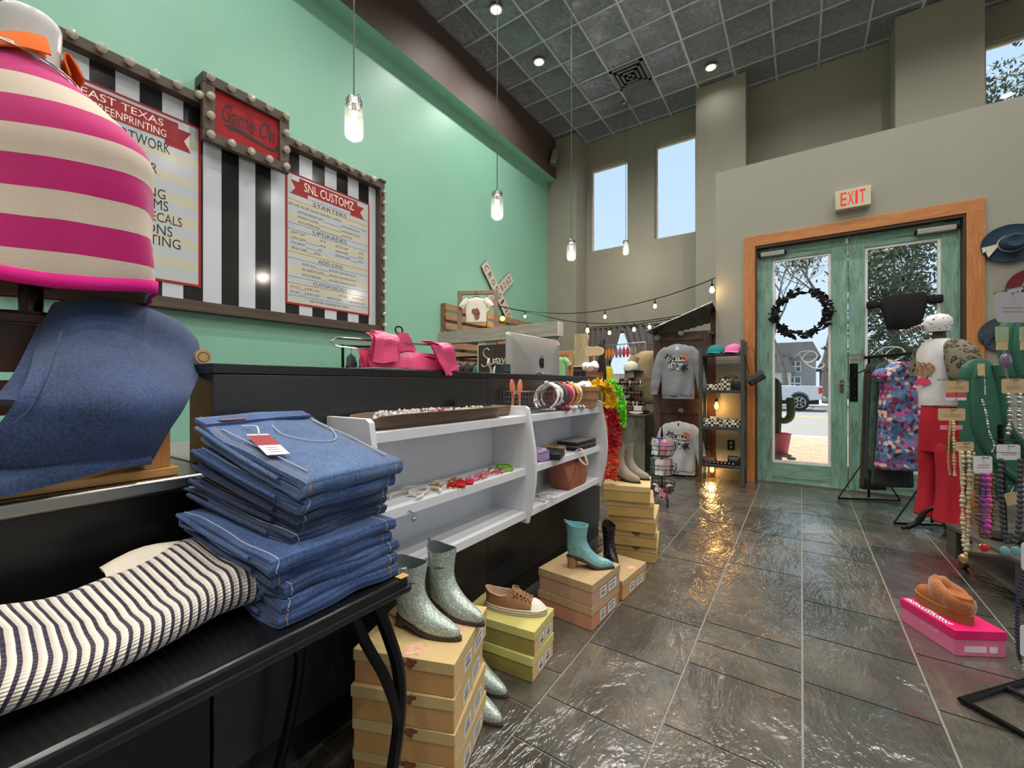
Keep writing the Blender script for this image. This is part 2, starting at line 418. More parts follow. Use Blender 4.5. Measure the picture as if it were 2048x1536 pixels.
t = thing('ceiling_vent', 'square metal air vent in the black tin ceiling', 'vent', (-2.49, 7.41, ZC-.012))
g = G()
for i, (r, z) in enumerate(((.29, 0), (.21, -.012), (.14, -.018), (.07, -.02))):
    w = .035 if i else .05
    for sx_, sy_ in ((0, 1), (0, -1), (1, 0), (-1, 0)):
        if sx_ == 0: g.box(-r, sy_*(r-w/2)-w/2, z-.012, r, sy_*(r-w/2)+w/2, z)
        else: g.box(sx_*(r-w/2)-w/2, -r, z-.012, sx_*(r-w/2)+w/2, r, z)
link('louvre', g, mat('vent grey metal', (128, 128, 126), .4, .3), t, world=False)
link('backing', G().box(-.28, -.28, -.006, .28, .28, 0), RUBBER, t, world=False)
# ---------------- marquee menu board on the green wall ----------------
q = N('clear bulb glass'); bt = q.n('BsdfTransparent'); bl = q.n('BsdfDiffuse'); bl.inputs[0].default_value = lin((226, 222, 206)); bg2 = q.n('BsdfGlossy'); bg2.inputs['Roughness'].default_value = .06; bm = q.n('MixShader'); bm.inputs[0].default_value = .45; bm2 = q.n('MixShader'); bm2.inputs[0].default_value = .2
q.l(bt.outputs[0], bm.inputs[1]); q.l(bl.outputs[0], bm.inputs[2]); q.l(bm.outputs[0], bm2.inputs[1]); q.l(bg2.outputs[0], bm2.inputs[2]); q.l(bm2.outputs[0], q.out.inputs[0]); BULB = q.m
SOCK = mat('brass socket', (150, 130, 95), .35, .8)
RED = mat('sign red', (146, 12, 28), .6, var=.03, bump=.02)
BRED = mat('bright red panel', (146, 0, 12), .75, var=.03, bump=.02)
INK = mat('black ink', (20, 20, 24), .6, var=0, bump=0)
CREAMTX = mat('cream lettering', (238, 228, 214), .6, var=0, bump=0)
def bulb(parent, p, nrm=(1, 0, 0), r=.036):
    p = Vector(p); q = Vector(nrm)
    b = link('bulb', G().sph(p+q*r*1.15, r, 12), BULB, parent)
    link('socket', G().cyl(p, p+q*r*.55, r*.62, r*.5, 10), SOCK, b)
T = thing('marquee_board', 'large wall board of black and white stripes framed in brown wood with light bulbs', 'sign', (-4.70, 2.12, 1.72))
FXP = -4.63
y0, y1, z0, z1 = .45, 3.80, 1.722, 3.75
link('frame_rail', G().box(-4.745, y0, z1-.09, FXP, y1-.0, z1), MARQ, T, bev=.004)
link('frame_rail', G().box(-4.745, y0, z0, FXP, y1, z0+.10), MARQ, T, bev=.004)
link('frame_post', G().box(-4.745, y1-.07, z0+.1, FXP+.001, y1, z1-.09).box(-4.745, y1-.085, z1, FXP+.012, y1+.015, z1+.03), MARQV, T, bev=.004)
link('frame_post', G().box(-4.745, y0, z0+.1, FXP+.001, y0+.07, z1-.09), MARQV, T, bev=.004)
link('panel', G().box(-4.745, y0+.07, z0+.1, -4.735, y1-.07, z1-.09), mat('gloss black board', (34, 34, 36), .12, var=.02, bump=0), T)
gs = G(); k = -3
while True:
    a = 1.73+.315*k; k += 1
    if a > y1-.07: break
    gs.box(-4.7352, max(a, y0+.07), z0+.1, -4.731, min(a+.157, y1-.072), z1-.09)
link('stripe', gs, mat('gloss white stripes', (196, 202, 210), .15, var=.02, bump=0), T)
POST = N('cream striped poster'); co = POST.co(); sp = POST.n('SeparateXYZ'); POST.l(co, sp.inputs[0])
fr = POST.math('FRACT', POST.math('MULTIPLY', sp.outputs['Z'], 5.2))
POST.bsdf(POST.ramp(fr, [(.0, (192, 187, 170)), (.5, (180, 187, 193))], 'CONSTANT'), .16)
def yz(u, v, X=-4.722): p = onx(u, v, X); return p.y, p.z
def poster(ya, yb, za, zb):
    p = link('poster', G().box(-4.731, ya, za, -4.724, yb, zb), RED, T)
    link('poster_face', G().box(-4.725, ya+.022, za+.022, -4.7228, yb-.022, zb-.022), POST.m, p); return p
P1 = poster(.60, 1.71, 1.965, 3.48); P2 = poster(2.515, 3.625, 1.945, 3.425)
g = G()
def fit(s, u_r, vt, vb, wc, g=g, n=None):     # right-aligned word whose end is at u_r
    y, zt = yz(u_r, vt); _, zb = yz(u_r, vb); h = zt-zb; w = wc*h*len(s); link('lettering', G().text(s, FX(-4.7218, y-w, zb), w, h, off=0), INK, P1)
for s, u, a, b in (('ARTWORK', 340.6, 290, 310), ('AR', 314.6, 329, 348), ('S', 297.6, 348, 365), ('TING', 331, 381, 400), ('FORMS', 336.5, 404, 424),
                   ('& DECALS', 364, 437, 455), ('RIBBONS', 345, 455, 475), ('PRINTING', 361, 481, 500), ('G', 302.6, 491, 511)):
    fit(s, u, a, b, .62 if s != '& DECALS' else .55)
def ribbon(parent, ya, yb, za, zb, words):
    g = G(); h = zb-za; M = FX(-4.7224, 0, 0)
    g.prism([(ya, za), (yb, za), (yb, zb), (ya, zb)], FX(-4.7222, 0, 0), .002)
    for s, e in ((1, yb), (-1, ya)):
        g.prism([(e-s*.10, za-.045), (e+s*.10, za-.045), (e+s*.045, za+h/2-.045), (e+s*.10, zb-.045), (e-s*.10, zb-.045)][::s], M, .001)
    r = link('ribbon', g, RED, parent); t = G()
    for s, y, z, w, hh in words: link('ribbon_lettering', G().text(s, FX(-4.7196, y, z), w, hh, off=0), CREAMTX, parent)
ya, zt = yz(358, 256); yb2, zb2 = yz(340, 280)
ribbon(P1, .78, 1.53, 3.245, 3.432, [('EAST TEXAS', .89, 3.35, .53, .063), ('SCREENPRINTING', .915, 3.262, .526, .064)])
ribbon(P2, 2.67, 3.435, 3.232, 3.386, [('SNL CUSTOMZ', 2.728, 3.257, .655, .104)])
g = G(); gd = G()
PY, PZ0, PH = 2.515, 1.967, 1.436
def yl(cx): return onx(540+cx/4.15, 600, -4.722).y
def zf(f): return PZ0+PH*(1-f)
for f in (.15, .197, .38, .428, .605, .654, .798, .848, .944):
    for i in range(34): gd.box(-4.7226, PY+.03+i*.031, zf(f)-.003, -4.7222, PY+.03+i*.031+.018, zf(f)+.003)
def ln(s, cx0, cx1, f, h=.028):
    a, b = yl(cx0), yl(cx1); link('lettering', G().text(s, FX(-4.7220, a, zf(f)-h/2), b-a, h, off=0), INK, P2)
for s, a, b, f in (('STARTERS', 357, 635, .178), ('UPGRADES', 357, 635, .405), ('ADD-ONS', 398, 603, .632), ('CUSTOM DECALS', 360, 632, .825)): ln(s, a, b, f, .042)
for s, a, b, f in (('BASE T-SHIRT: INCLUDES 1 REGULAR COLOR DESIGN 1 LOCATION', 152, 590, .233), ('$15', 768, 798, .25), ('ADDITIONAL REGULAR COLORS', 228, 440, .278), ('UPGRADE TO GLITTER', 228, 398, .317), ('ADD SCATTERED BLING', 228, 415, .357),
    ('$1 PER COLOR PER LOCATION', 592, 742, .275), ('$1 PER COLOR PER LOCATION', 592, 742, .317), ('$1 PER LOCATION', 592, 680, .357),
    ('DRI-FIT T-SHIRT', 178, 296, .45), ('LONG SLEEVE', 178, 300, .492), ('FAN JERSEY', 178, 293, .533), ('SPECIAL T-SHIRT', 178, 308, .572), ('ADD $4', 413, 462, .455), ('ADD $4', 413, 462, .497), ('ADD', 403, 433, .535), ('ADD', 366, 420, .572),
    ('SOFT STYLE T-SHIRT', 545, 648, .462), ('RAGLAN SHIRT', 545, 650, .502), ('POM POM SHIRT', 545, 664, .54), ('ADD $4', 735, 776, .462), ('ADD $3', 735, 776, .502), ('ADD $5', 732, 776, .54),
    ('ADD REG COLOR', 266, 377, .683), ('ADD UPGRADE TO GLITTER', 266, 448, .725), ('ADD SCATTERED BLING', 266, 422, .767), ('ADD $1 PER COLOR & PER LOCATION', 490, 710, .683), ('ADD $5 PER COLOR & PER LOCATION', 490, 710, .725), ('ADD $5 PER COLOR & PER LOCATION', 490, 710, .767),
    ('UP TO 3X3', 167, 243, .878), ('UP TO 6X6', 167, 243, .917), ('$1.50 PER COLOR', 290, 408, .878), ('$7.00 PER COLOR', 290, 408, .917), ('UP TO 12X12', 573, 643, .878), ('$14.00 PER COLOR', 684, 786, .878), ('SPECIALTY COLORS', 474, 590, .917), ('ADD $1.00 PER COLOR', 660, 786, .917), ('*ARTWORK CHARGES MAY APPLY*', 325, 665, .968)): ln(s, a, b, f)
for a, b, f in ((655, 765, .243), (445, 590, .29), (400, 590, .33), (418, 590, .37), (302, 412, .505), (296, 402, .545), (310, 365, .585), (650, 734, .515), (666, 731, .552), (378, 488, .695), (450, 488, .737), (424, 488, .78), (245, 290, .89), (245, 290, .93)):
    link('rule_line', G().box(-4.7226, yl(a), zf(f)-.002, -4.7220, yl(b), zf(f)+.001), INK, P2)
link('dashes', gd, INK, P2)
for u in (142, 200, 256, 307, 353, 396): bulb(T, (FXP, onx(u, 200, FXP).y, z1-.035))
for x in (1028, 1165, 1292, 1415, 1533, 1643, 1748): bulb(T, (FXP, onx(380+x/4.8, 300, FXP).y, z1-.035))
for i in range(13): bulb(T, (FXP, y1-.03, z0+.11+i*.148), r=.03)
# ---- Game On sign
T = thing('game_sign', 'red panel sign reading Game On in a brown wooden frame with light bulbs', 'sign', (-4.6, 2.07, 3.315))
y0, y1, z0, z1 = 1.67, 2.475, 3.315, 3.947; XF = -4.57
g = G().box(-4.628, y0, z1-.10, XF, y1, z1).box(-4.628, y0, z0, XF, y1, z0+.10)
link('frame_rail', G().box(-4.745, y0, z1-.10, XF, y1, z1), MARQ, T, bev=.006); link('frame_rail', G().box(-4.628, y0, z0, XF, y1, z0+.10), MARQ, T, bev=.006)
link('frame_post', G().box(-4.628, y0, z0+.1, XF, y0+.10, z1-.1), MARQV, T, bev=.006); link('frame_post', G().box(-4.628, y1-.10, z0+.1, XF, y1, z1-.1), MARQV, T, bev=.006)
pn = link('panel', G().box(-4.628, y0+.1, z0+.1, -4.605, y1-.1, z1-.1), BRED, T)
link('lettering', G().text('Game On', FX(-4.603, 1.84, 3.585), .50, .175, shear=.35, off=0), INK, pn); g = G()
sw = [(1.86, 3.555), (1.93, 3.575), (2.02, 3.572), (2.14, 3.545), (2.27, 3.52), (2.34, 3.53), (2.35, 3.56), (2.335, 3.575), (2.36, 3.575), (2.375, 3.54), (2.34, 3.50), (2.25, 3.495), (2.12, 3.515), (2.0, 3.535), (1.93, 3.53), (1.92, 3.515), (1.89, 3.535)]
g.prism(sw[::-1], FX(-4.604, 0, 0), .002); link('swoosh', g, INK, pn)
W5 = [y0+.05+i*(y1-y0-.1)/4 for i in range(5)]; H5 = [z0+.05+i*(z1-z0-.1)/3 for i in range(4)]
for y in W5: bulb(T, (XF, y, z1-.05))
for y in W5[1:]: bulb(T, (XF, y, z0+.05))
for z in H5[:3]: bulb(T, (XF, y0+.05, z))
for z in H5[1:3]: bulb(T, (XF, y1-.05, z))
# ---------------- counters ----------------
T = thing('bar_counter', 'long black laminate bar counter running toward the entrance doors', 'counter', (-1.23, 1.62, 0))
link('body', G().box(-1.30, .445, .0, -1.165, 2.80, 1.075), BLACK, T, bev=.002)
link('top_panel', G().box(-1.302, .442, 1.075, -1.158, 1.52, 1.10).box(-1.302, 1.523, 1.075, -1.158, 2.803, 1.10), BLACK, T, bev=.002)
link('face_panel', G().box(-1.165, .445, .10, -1.158, 1.52, 1.073).box(-1.165, 1.523, .10, -1.158, 2.80, 1.073), mat('black laminate with painted sheen', (44, 44, 44), .3, var=.08, bump=.03, bs=300), T, bev=.001)  # face lighter than the body: reflected sheen put into its colour
T = thing('work_counter', 'low grey work counter behind the black bar', 'counter', (-1.6, 1.6, 0))
link('worktop', G().box(-1.95, .50, .80, -1.31, 2.78, .83), mat('grey worktop', (120, 118, 115), .4), T, bev=.003)
link('body', G().box(-1.90, .53, 0, -1.32, 2.75, .80), BLACK, T)
T = thing('steel_counter', 'black counter with stainless steel top at the left under the striped sweater', 'counter', (-1.5, -.3, 0))
link('worktop', G().box(-1.95, -1.2, .820, -1.10, .441, .853), STEEL, T, bev=.008)
link('body', G().box(-1.93, -1.2, 0, -1.16, .438, .820), mat('black cabinet paint', (20, 20, 21), .3, bump=.05, bs=200), T)
# ---- white shelving on the face of the bar
def shelving(y0, y1, label, ends):
    T = thing('wall_shelf', label, 'shelf', (-1.06, (y0+y1)/2, .46))
    prof = [(-1.157, .46), (-.965, .455), (-.945, .54), (-.93, .62), (-.925, .70), (-.932, .78), (-.948, .87), (-.962, .945), (-.978, .955), (-1.157, .955)]
    for y, w in ends:
        M = Matrix(((1, 0, 0, 0), (0, 0, 1, y), (0, 1, 0, 0), (0, 0, 0, 1)))
        link('side_panel', G().prism(prof, M, w), WHITE, T, bev=.001)
    link('back_panel', G().box(-1.157, y0+.02, .50, -1.150, y1-.001, .885), WHITE, T)
    for z in (.885, .66, .475): link('shelf_board', G().box(-1.157, y0+.0185, z, -.972, y1-.0005, z+.03), WHITE, T, bev=.001)
shelving(.737, 1.545, 'wider white three-tier shelf on the bar face, nearer the jeans pile', ((.737, .018), (1.545, .018)))
shelving(1.545, 2.345, 'white three-tier shelf on the bar face holding a brown handbag', ((2.345, .018),))
# ---- foreground table
T = thing('bench_table', 'low black table with curved legs holding folded jeans and a striped knit', 'table', (-.9, -.1, 0))
g = G().box(-1.13, -.9, .618, -.68, .622, .648)
link('tabletop', g, mat('scuffed black enamel', (16, 16, 17), .22, var=.3, bump=.03), T, bev=.008)
link('edge_rim', G().tube([(-.682, -.9, .622), (-.682, .622, .622)], .007).tube([(-.682, .622, .622), (-1.13, .622, .622)], .007), BLKMET, T)
link('worn_corner', G().box(-.70, .60, .6485, -.681, .6225, .6495), mat('bare chipped wood', (196, 160, 96), .8), T)
def leg(x, y, s):
    for k in (0, 1):
        c = [(x, y-.05*k, .618), (x+.02, y+.02-.05*k, .55), (x+.028, y+.045-.03*k, .45), (x+.02, y+.05, .33), (x, y+.035, .18), (x-.02, y+.0-.0*k, .008)]
        c = [(a, y+s*(b-y), d) for a, b, d in c]
        link('leg', G().tube(smooth_pts(c, 6), [.011 if k else .013]*31, 8), BLKMET, T)
leg(-.715, .555, 1); leg(-1.09, .555, 1); leg(-.715, -.8, -1); leg(-1.09, -.8, -1)
# ---------------- cloth materials ----------------
def denim(name, c1, c2, s=1):
    q = N(name); co = q.co(); wv = q.n('TexWave'); wv.inputs['Scale'].default_value = 260; wv.inputs['Distortion'].default_value = 3; wv.inputs['Detail'].default_value = 2
    cm = q.n('Mapping'); cm.inputs['Rotation'].default_value = (.6, .5, .8); q.l(co, cm.inputs[0]); q.l(cm.outputs[0], wv.inputs['Vector'])
    f = q.noise(co, 9*s, 5, .65); f2 = q.noise(co, 220, 2)
    c = q.ramp(f, [(.28, c1), (.72, c2)]); c = q.mix(.35, c, q.ramp(f2, [(.35, c1), (.65, tuple(min(255, x+25) for x in c2))]))
    h = q.math('ADD', q.math('MULTIPLY', wv.outputs['Fac'], .5), f2)
    q.bsdf(c, .85, 0, h, .35, .0012, Sheen_Weight=.15); return q.m
DEN = [denim('mid blue denim', (32, 52, 96), (66, 98, 152)), denim('dark denim', (22, 32, 58), (48, 70, 112)), denim('blue denim', (28, 46, 88), (58, 88, 142)), denim('washed denim', (44, 66, 106), (84, 114, 158))]
STITCH = mat('pale seam stitching', (176, 182, 192), .8); TAN = mat('tan stitching', (176, 130, 84), .8)
# ---------------- pile of folded jeans ----------------
def jeans(k, z, tilt, ox, oy, rz, w, L, t, dm, top=False, label=''):
    T = thing('folded_jeans', label, 'jeans', (ox, oy, z), rz, 'jeans in the folded pile')
    Mt = Matrix.Rotation(tilt, 4, 'Y')
    rn = random.Random(k*7+1); nl = 4; th = t/nl; path = []
    # one folded sheet seen from the side: x backwards (-), z upwards; the outer fold wraps the inner one
    def half(x0, x1, zz): return [(x0+(x1-x0)*i/4, zz+rn.uniform(-1, 1)*.0010+(.010*abs((x0+(x1-x0)*i/4)/L)**3*rn.uniform(-.2, 1))) for i in range(5)]
    ri, ro, zc = t/2-1.5*th, t/2-.5*th, t/2
    b1, b2 = -L+rn.uniform(.0, .04), -L+rn.uniform(.03, .07)
    path += half(b2, -ro, zc+ri)+[(-ro+ri*1.2, zc)]+half(-ro, b1, zc-ri)+[(b1-th*.7, zc-ri-th*.5)]
    path += half(b1, -ro, zc-ro)+[(-ro+ro*.75, zc-ro*.66), (0, zc), (-ro+ro*.75, zc+ro*.66)]+half(-ro, -L+rn.uniform(-.03, .02), zc+ro)
    pp = smooth_pts([Vector((a, 0, b)) for a, b in path], 3)
    ny = 22; P = []
    for p in pp:
        row = []
        for j in range(ny+1):
            f = j/ny; y = w*f; e = min(f, 1-f)*w
            q = Vector((p.x, y, p.z))
            sag = .0030*math.sin(f*PI*3+k)*(1 if p.x > -.08 else .5)*1.3
            q.x += sag+noise.noise(Vector((p.x*6, y*14, k*3.1+p.z*40)))*.006; q.z += noise.noise(Vector((p.x*9, y*9, k*1.7)))*.005+.004*math.sin(f*PI)*(p.z/t)
            q.y += noise.noise(Vector((p.x*8+k, p.z*60, f*2)))*.010*(1 if f < .5 else .5)
            row.append(Mt @ q)
        P.append(row)
    body = link('denim', G().sheet(P, th*.86), dm, T, world=False, ang=60)
    # outseams near each end of the fold
    for yo in (.020, w-.020):
        j = int(yo/w*ny); ln = [r[j]+Vector((0, 0, 0)) for r in P]; n0 = max(range(len(P)), key=lambda i: P[i][j].z*3+P[i][j].x)
        outer = [P[i][j] for i in range(len(P)-16, len(P))]
        o2 = [v+Vector((.0, 0, th*.46)) for v in outer]; g = G().tube(o2, .0011, 5)
        fr = [P[i][j] for i in range(len(P)//2, len(P)) if P[i][j].x > -.035]
        g2 = [v+Vector((th*.5, 0, 0)) for v in fr]
        if len(g2) > 2: link('seam', G().tube(g2, .0010, 5), STITCH if k % 3 else TAN, T, world=False)
        link('seam', g, STITCH if k % 3 else TAN, T, world=False)
    g = G(); zb = t*.5; a = Mt @ Vector((-L*.55, -.004, t*.62)); b = Mt @ Vector((-L+.01, -.006, t*.9)); c = Mt @ Vector((-.06, -.003, t*.55))
    g.tube(smooth_pts([c, a, b], 8), .0042, 6); link('hem_roll', g, dm, T, world=False)
    return T, Mt
N9 = 10; z = .6495
lab = ['bottom-most folded jeans of the pile on the black table', 'second folded jeans from the bottom of the denim pile', 'third folded jeans from the bottom of the denim pile', 'fourth folded jeans from the bottom of the denim pile, bright blue',
       'fifth folded jeans from the bottom, jutting toward the left end of the pile', 'dark folded jeans just above the middle of the pile', 'very dark folded jeans, fourth from the top of the pile', 'dark folded jeans, third from the top of the pile', 'folded jeans directly under the tagged top pair', 'top folded jeans of the pile with a red and white hang tag']
ts = [.021, .021, .021, .022, .024, .018, .018, .019, .026, .034]
tl = [0, .02, .04, .065, .095, .13, .16, .19, .22, .26]
oxs = [-.705, -.71, -.708, -.715, -.705, -.735, -.74, -.728, -.712, -.705]; oys = [.365, .37, .372, .36, .352, .40, .41, .405, .402, .40]
rzs = [.0, .0, .02, .02, .05, .12, .14, .12, .14, .13]; dmi = [2, 0, 2, 2, 0, 1, 1, 1, 0, 3]; ws = [.25, .246, .25, .246, .262, .225, .225, .225, .24, .25]
for k in range(N9):
    T, Mt = jeans(k, z, tl[k], oxs[k], oys[k], rzs[k], ws[k], .33, ts[k], DEN[dmi[k]], k == N9-1, lab[k])
    if k < N9-1: z += ts[k]+.0012
TOPJ = T; t = ts[-1]; tp = lambda x, y, z=0: Mt @ Vector((x, y, t+.003+z))
def strip(pts, w, th, name, m, par, **k):
    g = G(); P = []
    for i, p in enumerate(pts):
        d = (pts[min(i+1, len(pts)-1)]-pts[max(i-1, 0)]).normalized(); n = (Mt @ Vector((0, 0, 1))-Vector((0, 0, 0))).normalized(); s = d.cross(n).normalized()
        P.append([p-s*w/2, p+s*w/2])
    return link(name, g.sheet(P, th), m, par, world=False)
wb = strip([tp(-.315, y, .004+.004*math.sin(y*9)) for y in (.0, .04, .09, .14, .19, .24)], .034, .006, 'waistband', DEN[0], TOPJ)
link('leather_patch', G().ob(tp(-.315, .055, .0085), (.03, .05, .002), 0, 0), mat('tan leather', (168, 116, 72), .6), wb, world=False)
pk = link('pocket_seam', G().tube(smooth_pts([tp(-.29, .13, .001), tp(-.22, .11, .001), (tp(-.16, .14, .001)), (tp(-.15, .19, .001)), tp(-.22, .235, .001), tp(-.30, .24, .001)], 6), .0012, 5).tube(smooth_pts([tp(-.28, .02, .001), tp(-.16, .025, .001), tp(-.03, .03, .001)], 5), .0014, 5).tube([tp(-.29, .235, .001), tp(-.16, .24, .001), tp(-.03, .225, .001)], .0014, 5), STITCH, TOPJ, world=False)
tgm = Mt @ Matrix.Translation((-.22, .055, t+.008)) @ Matrix.Rotation(-.25, 4, 'Z')
tg = link('hang_tag', G().prism([(-.0, -.02), (.115, -.02), (.115, .02), (0, .02)], tgm, .0012), PAPER, TOPJ, world=False)
link('tag_panel', G().prism([(.008, -.02), (.065, -.02), (.065, .02), (.008, .02)], tgm @ Matrix.Translation((0, 0, .0012)), .0005), mat('tag red', (150, 40, 46), .6), tg, world=False)
g = G()
for i in range(3): g.prism([(.078+i*.011, -.011), (.081+i*.011, -.011), (.081+i*.011, .011), (.078+i*.011, .011)], tgm @ Matrix.Translation((0, 0, .0012)), .0004)
link('tag_print', g, mat('grey print', (150, 140, 140), .7), tg, world=False)
link('tag_string', G().tube(smooth_pts([tp(-.28, .06, .004), tp(-.25, .07, .012), tp(-.215, .055, .008)], 6), .0015, 6), PAPER, tg, world=False)
# ---------------- striped knit on the table ----------------
q = N('cream and navy ribbed knit'); uv = q.n('UVMap'); sp = q.n('SeparateXYZ'); q.l(uv.outputs[0], sp.inputs[0])
co = q.co(); ns = q.noise(co, 8, 3); nf = q.noise(co, 500, 2)
ph = q.math('ADD', q.math('MULTIPLY', sp.outputs['X'], 60), q.math('MULTIPLY', ns, .35))
fr = q.math('FRACT', ph); cc = q.ramp(fr, [(.0, (226, 216, 200)), (.56, (232, 222, 208)), (.62, (44, 34, 56)), (.94, (40, 30, 52)), (1, (226, 216, 200))])
rows = q.math('SINE', q.math('MULTIPLY', sp.outputs['Y'], 420))
hh = q.math('ADD', q.math('SINE', q.math('MULTIPLY', fr, PI)), q.math('MULTIPLY', rows, .18))
q.bsdf(cc, .9, 0, hh, .9, .004, Sheen_Weight=.2); KNIT = q.m
T = thing('knit_sweater', 'folded cream and navy striped knit sweater lying left of the jeans pile', 'sweater', (-.87, .15, .6495))
rs = []; ys = [-.34+i*.0125 for i in range(63)]
for i, y in enumerate(ys):
    f = i/62; e = min(1, max(.02, (1-f)/.07))**.5 * min(1, max(.05, f/.03))**.5
    # height of the roll along its length
    hgt = (.072+.010*math.sin((y+.1)*14)+.016*math.exp(-((y-.33)/.07)**2)-.012*math.exp(-((y-.14)/.05)**2))*(.55+.45*e)
    wd = .15*(.72+.28*e); cx = -.885-.02*f+(-.025*math.exp(-((y-.33)/.09)**2)); ring = []
    for j in range(30):
        a = 2*PI*j/30; c, s_ = math.cos(a), math.sin(a); se = abs(s_)**.8*(1 if s_ > 0 else -1)
        ce = abs(c)**.75*(1 if c > 0 else -1)
        x = cx+wd*ce; zz = .6515+hgt*.5*(1+se)
        if s_ > 0: zz += .010*math.sin(x*26+y*8)*s_
        yy = y+.020*(s_ if c > 0 else .5)*math.sin(f*3)
        w_ = noise.noise(Vector((x*9, y*6, zz*9)))*.007
        ring.append((x+w_, yy, max(.6505, zz+w_*(1 if s_ > 0 else 0))))
    rs.append(ring)
link('knit_body', G().rings(rs), KNIT, T, ang=70)
P = []                                         # folded-over collar edge at the back
for i in range(9):
    f = i/8; y = .22+f*.16; P.append([Vector((-1.03+.014*j, y+.0*j, .720+.022*f+.006*math.sin(j)-.003*j+.010*math.sin(f*5))) for j in range(5)])
link('collar_band', G().sheet(P, .010), mat('cream knit', (226, 214, 196), .9, bump=.4, bs=300), T)
# ---------------- mannequin in the striped sweater ----------------
q = N('magenta and cream striped knit'); co = q.co(); sp = q.n('SeparateXYZ'); q.l(co, sp.inputs[0])
zz = q.math('ADD', sp.outputs['Z'], q.math('MULTIPLY', q.noise(q.co(), 4, 2), .012))
fr = q.math('FRACT', q.math('DIVIDE', q.math('ADD', zz, .006), .125)); fn = q.noise(q.co(scale=(1, 1, 3)), 160, 2)
cc = q.ramp(fr, [(0, (190, 16, 108)), (.52, (212, 194, 176))], 'CONSTANT'); q.bsdf(cc, .9, 0, fn, .3, .002, Sheen_Weight=.25); STRIPE = q.m
HEMP = mat('bright magenta rib', (222, 24, 136), .9, bump=.3, bs=200)
ORANGE = mat('orange cotton', (236, 112, 36), .85, bump=.2, bs=200)
MANN = mat('glossy white mannequin', (214, 212, 210), .3, bump=0)
CX, CY, ZH = -1.43, .19, 1.262
T = thing('dressed_mannequin', 'headless white mannequin in a magenta and cream striped sweater with orange collar', 'mannequin', (CX, CY, 1.2))
ax = Vector((CT, ST, 0)); ay = Vector((-ST, CT, 0)); C0 = Vector((CX, CY, 0))
rows = [(1.262, .245, .15, .0), (1.30, .252, .152, 0), (1.36, .252, .150, 0), (1.42, .250, .146, .0), (1.47, .252, .142, .0), (1.505, .250, .140, .0), (1.545, .252, .138, .0), (1.58, .240, .132, 0), (1.61, .216, .126, 0), (1.645, .180, .116, .0), (1.68, .142, .104, .004), (1.71, .108, .090, .008), (1.735, .078, .078, .012), (1.75, .066, .068, .014)]
ctr = smooth_pts([Vector((a, b, c)) for a, b, c, d in rows], 4); rs = []
for i, p in enumerate(ctr):
    ring = []; z, w, d = p
    for j in range(48):
        a = 2*PI*j/48; fold = (.010*math.sin(a*5+z*6)+.006*math.sin(a*9+2+z*9))*max(0, (1.60-z)/.34)
        q_ = C0+ax*(math.cos(a)*(w+fold))+ay*(math.sin(a)*(d+fold)); q_.z = z-.012*max(0, math.cos(a))*max(0, (1.5-z)/.25)+.012*math.sin(a*3+1)*max(0, (1.42-z)/.2)
        ring.append(q_)
    rs.append(ring)
sw = link('sweater', G().rings(rs, cap=False), STRIPE, T, ang=70)
md = sw.modifiers.new('solid', 'SOLIDIFY'); md.thickness = .006; md.offset = -1
hm = link('hem_band', G().rings([[p+(p-C0).normalized()*0+Vector(((p.x-CX)*.03, (p.y-CY)*.04, k-.003)) for p in rs[0]] for k in (0, .014, .028)], cap=False), HEMP, T, ang=70)
md = hm.modifiers.new('solid', 'SOLIDIFY'); md.thickness = .007
neck = [(1.30, .15, .085), (1.5, .17, .09), (1.64, .15, .085), (1.71, .06, .055), (1.75, .047, .050), (1.80, .045, .048), (1.86, .047, .050), (1.875, .038, .04)]
rs2 = [[C0+ax*(math.cos(2*PI*j/28)*w)+ay*(math.sin(2*PI*j/28)*d)+Vector((0, 0, z)) for j in range(28)] for z, w, d in [tuple(p) for p in smooth_pts([Vector(n) for n in neck], 4)]]
link('mannequin_body', G().rings(rs2), MANN, T)
cl = [[C0+ax*(math.cos(2*PI*j/32)*(w))+ay*(math.sin(2*PI*j/32)*(w*.95))+Vector((0, 0, z-.018*math.cos(2*PI*j/32+2.6))) for j in range(3, 31)] for z, w in ((1.750, .064), (1.785, .054), (1.798, .056), (1.796, .064), (1.775, .076), (1.752, .086))]
o = link('collar', G().sheet(cl, .004), ORANGE, T)
link('necklace', G().tube([C0+ax*(math.cos(2*PI*j/40)*.082)+ay*(math.sin(2*PI*j/40)*.078)+Vector((0, 0, 1.752-.022*math.cos(2*PI*j/40-.9)+.001*(j % 2))) for j in range(40)], .0022, 6, loop=True).tube([C0+ax*(math.cos(2*PI*j/40)*.088)+ay*(math.sin(2*PI*j/40)*.084)+Vector((0, 0, 1.744-.028*math.cos(2*PI*j/40-.9))) for j in range(40)], .0018, 6, loop=True), SILVER, T)
link('pole', G().cyl((CX, CY, 1.20), (CX, CY, 1.40), .0195, n=20), mat('dark bronze pole', (70, 52, 44), .25, .7, var=.3, sc=(4, 4, .3)), T)
link('base_plate', G().cyl((CX, CY, 1.1985), (CX, CY, 1.204), .085, n=28), BLKMET, T)
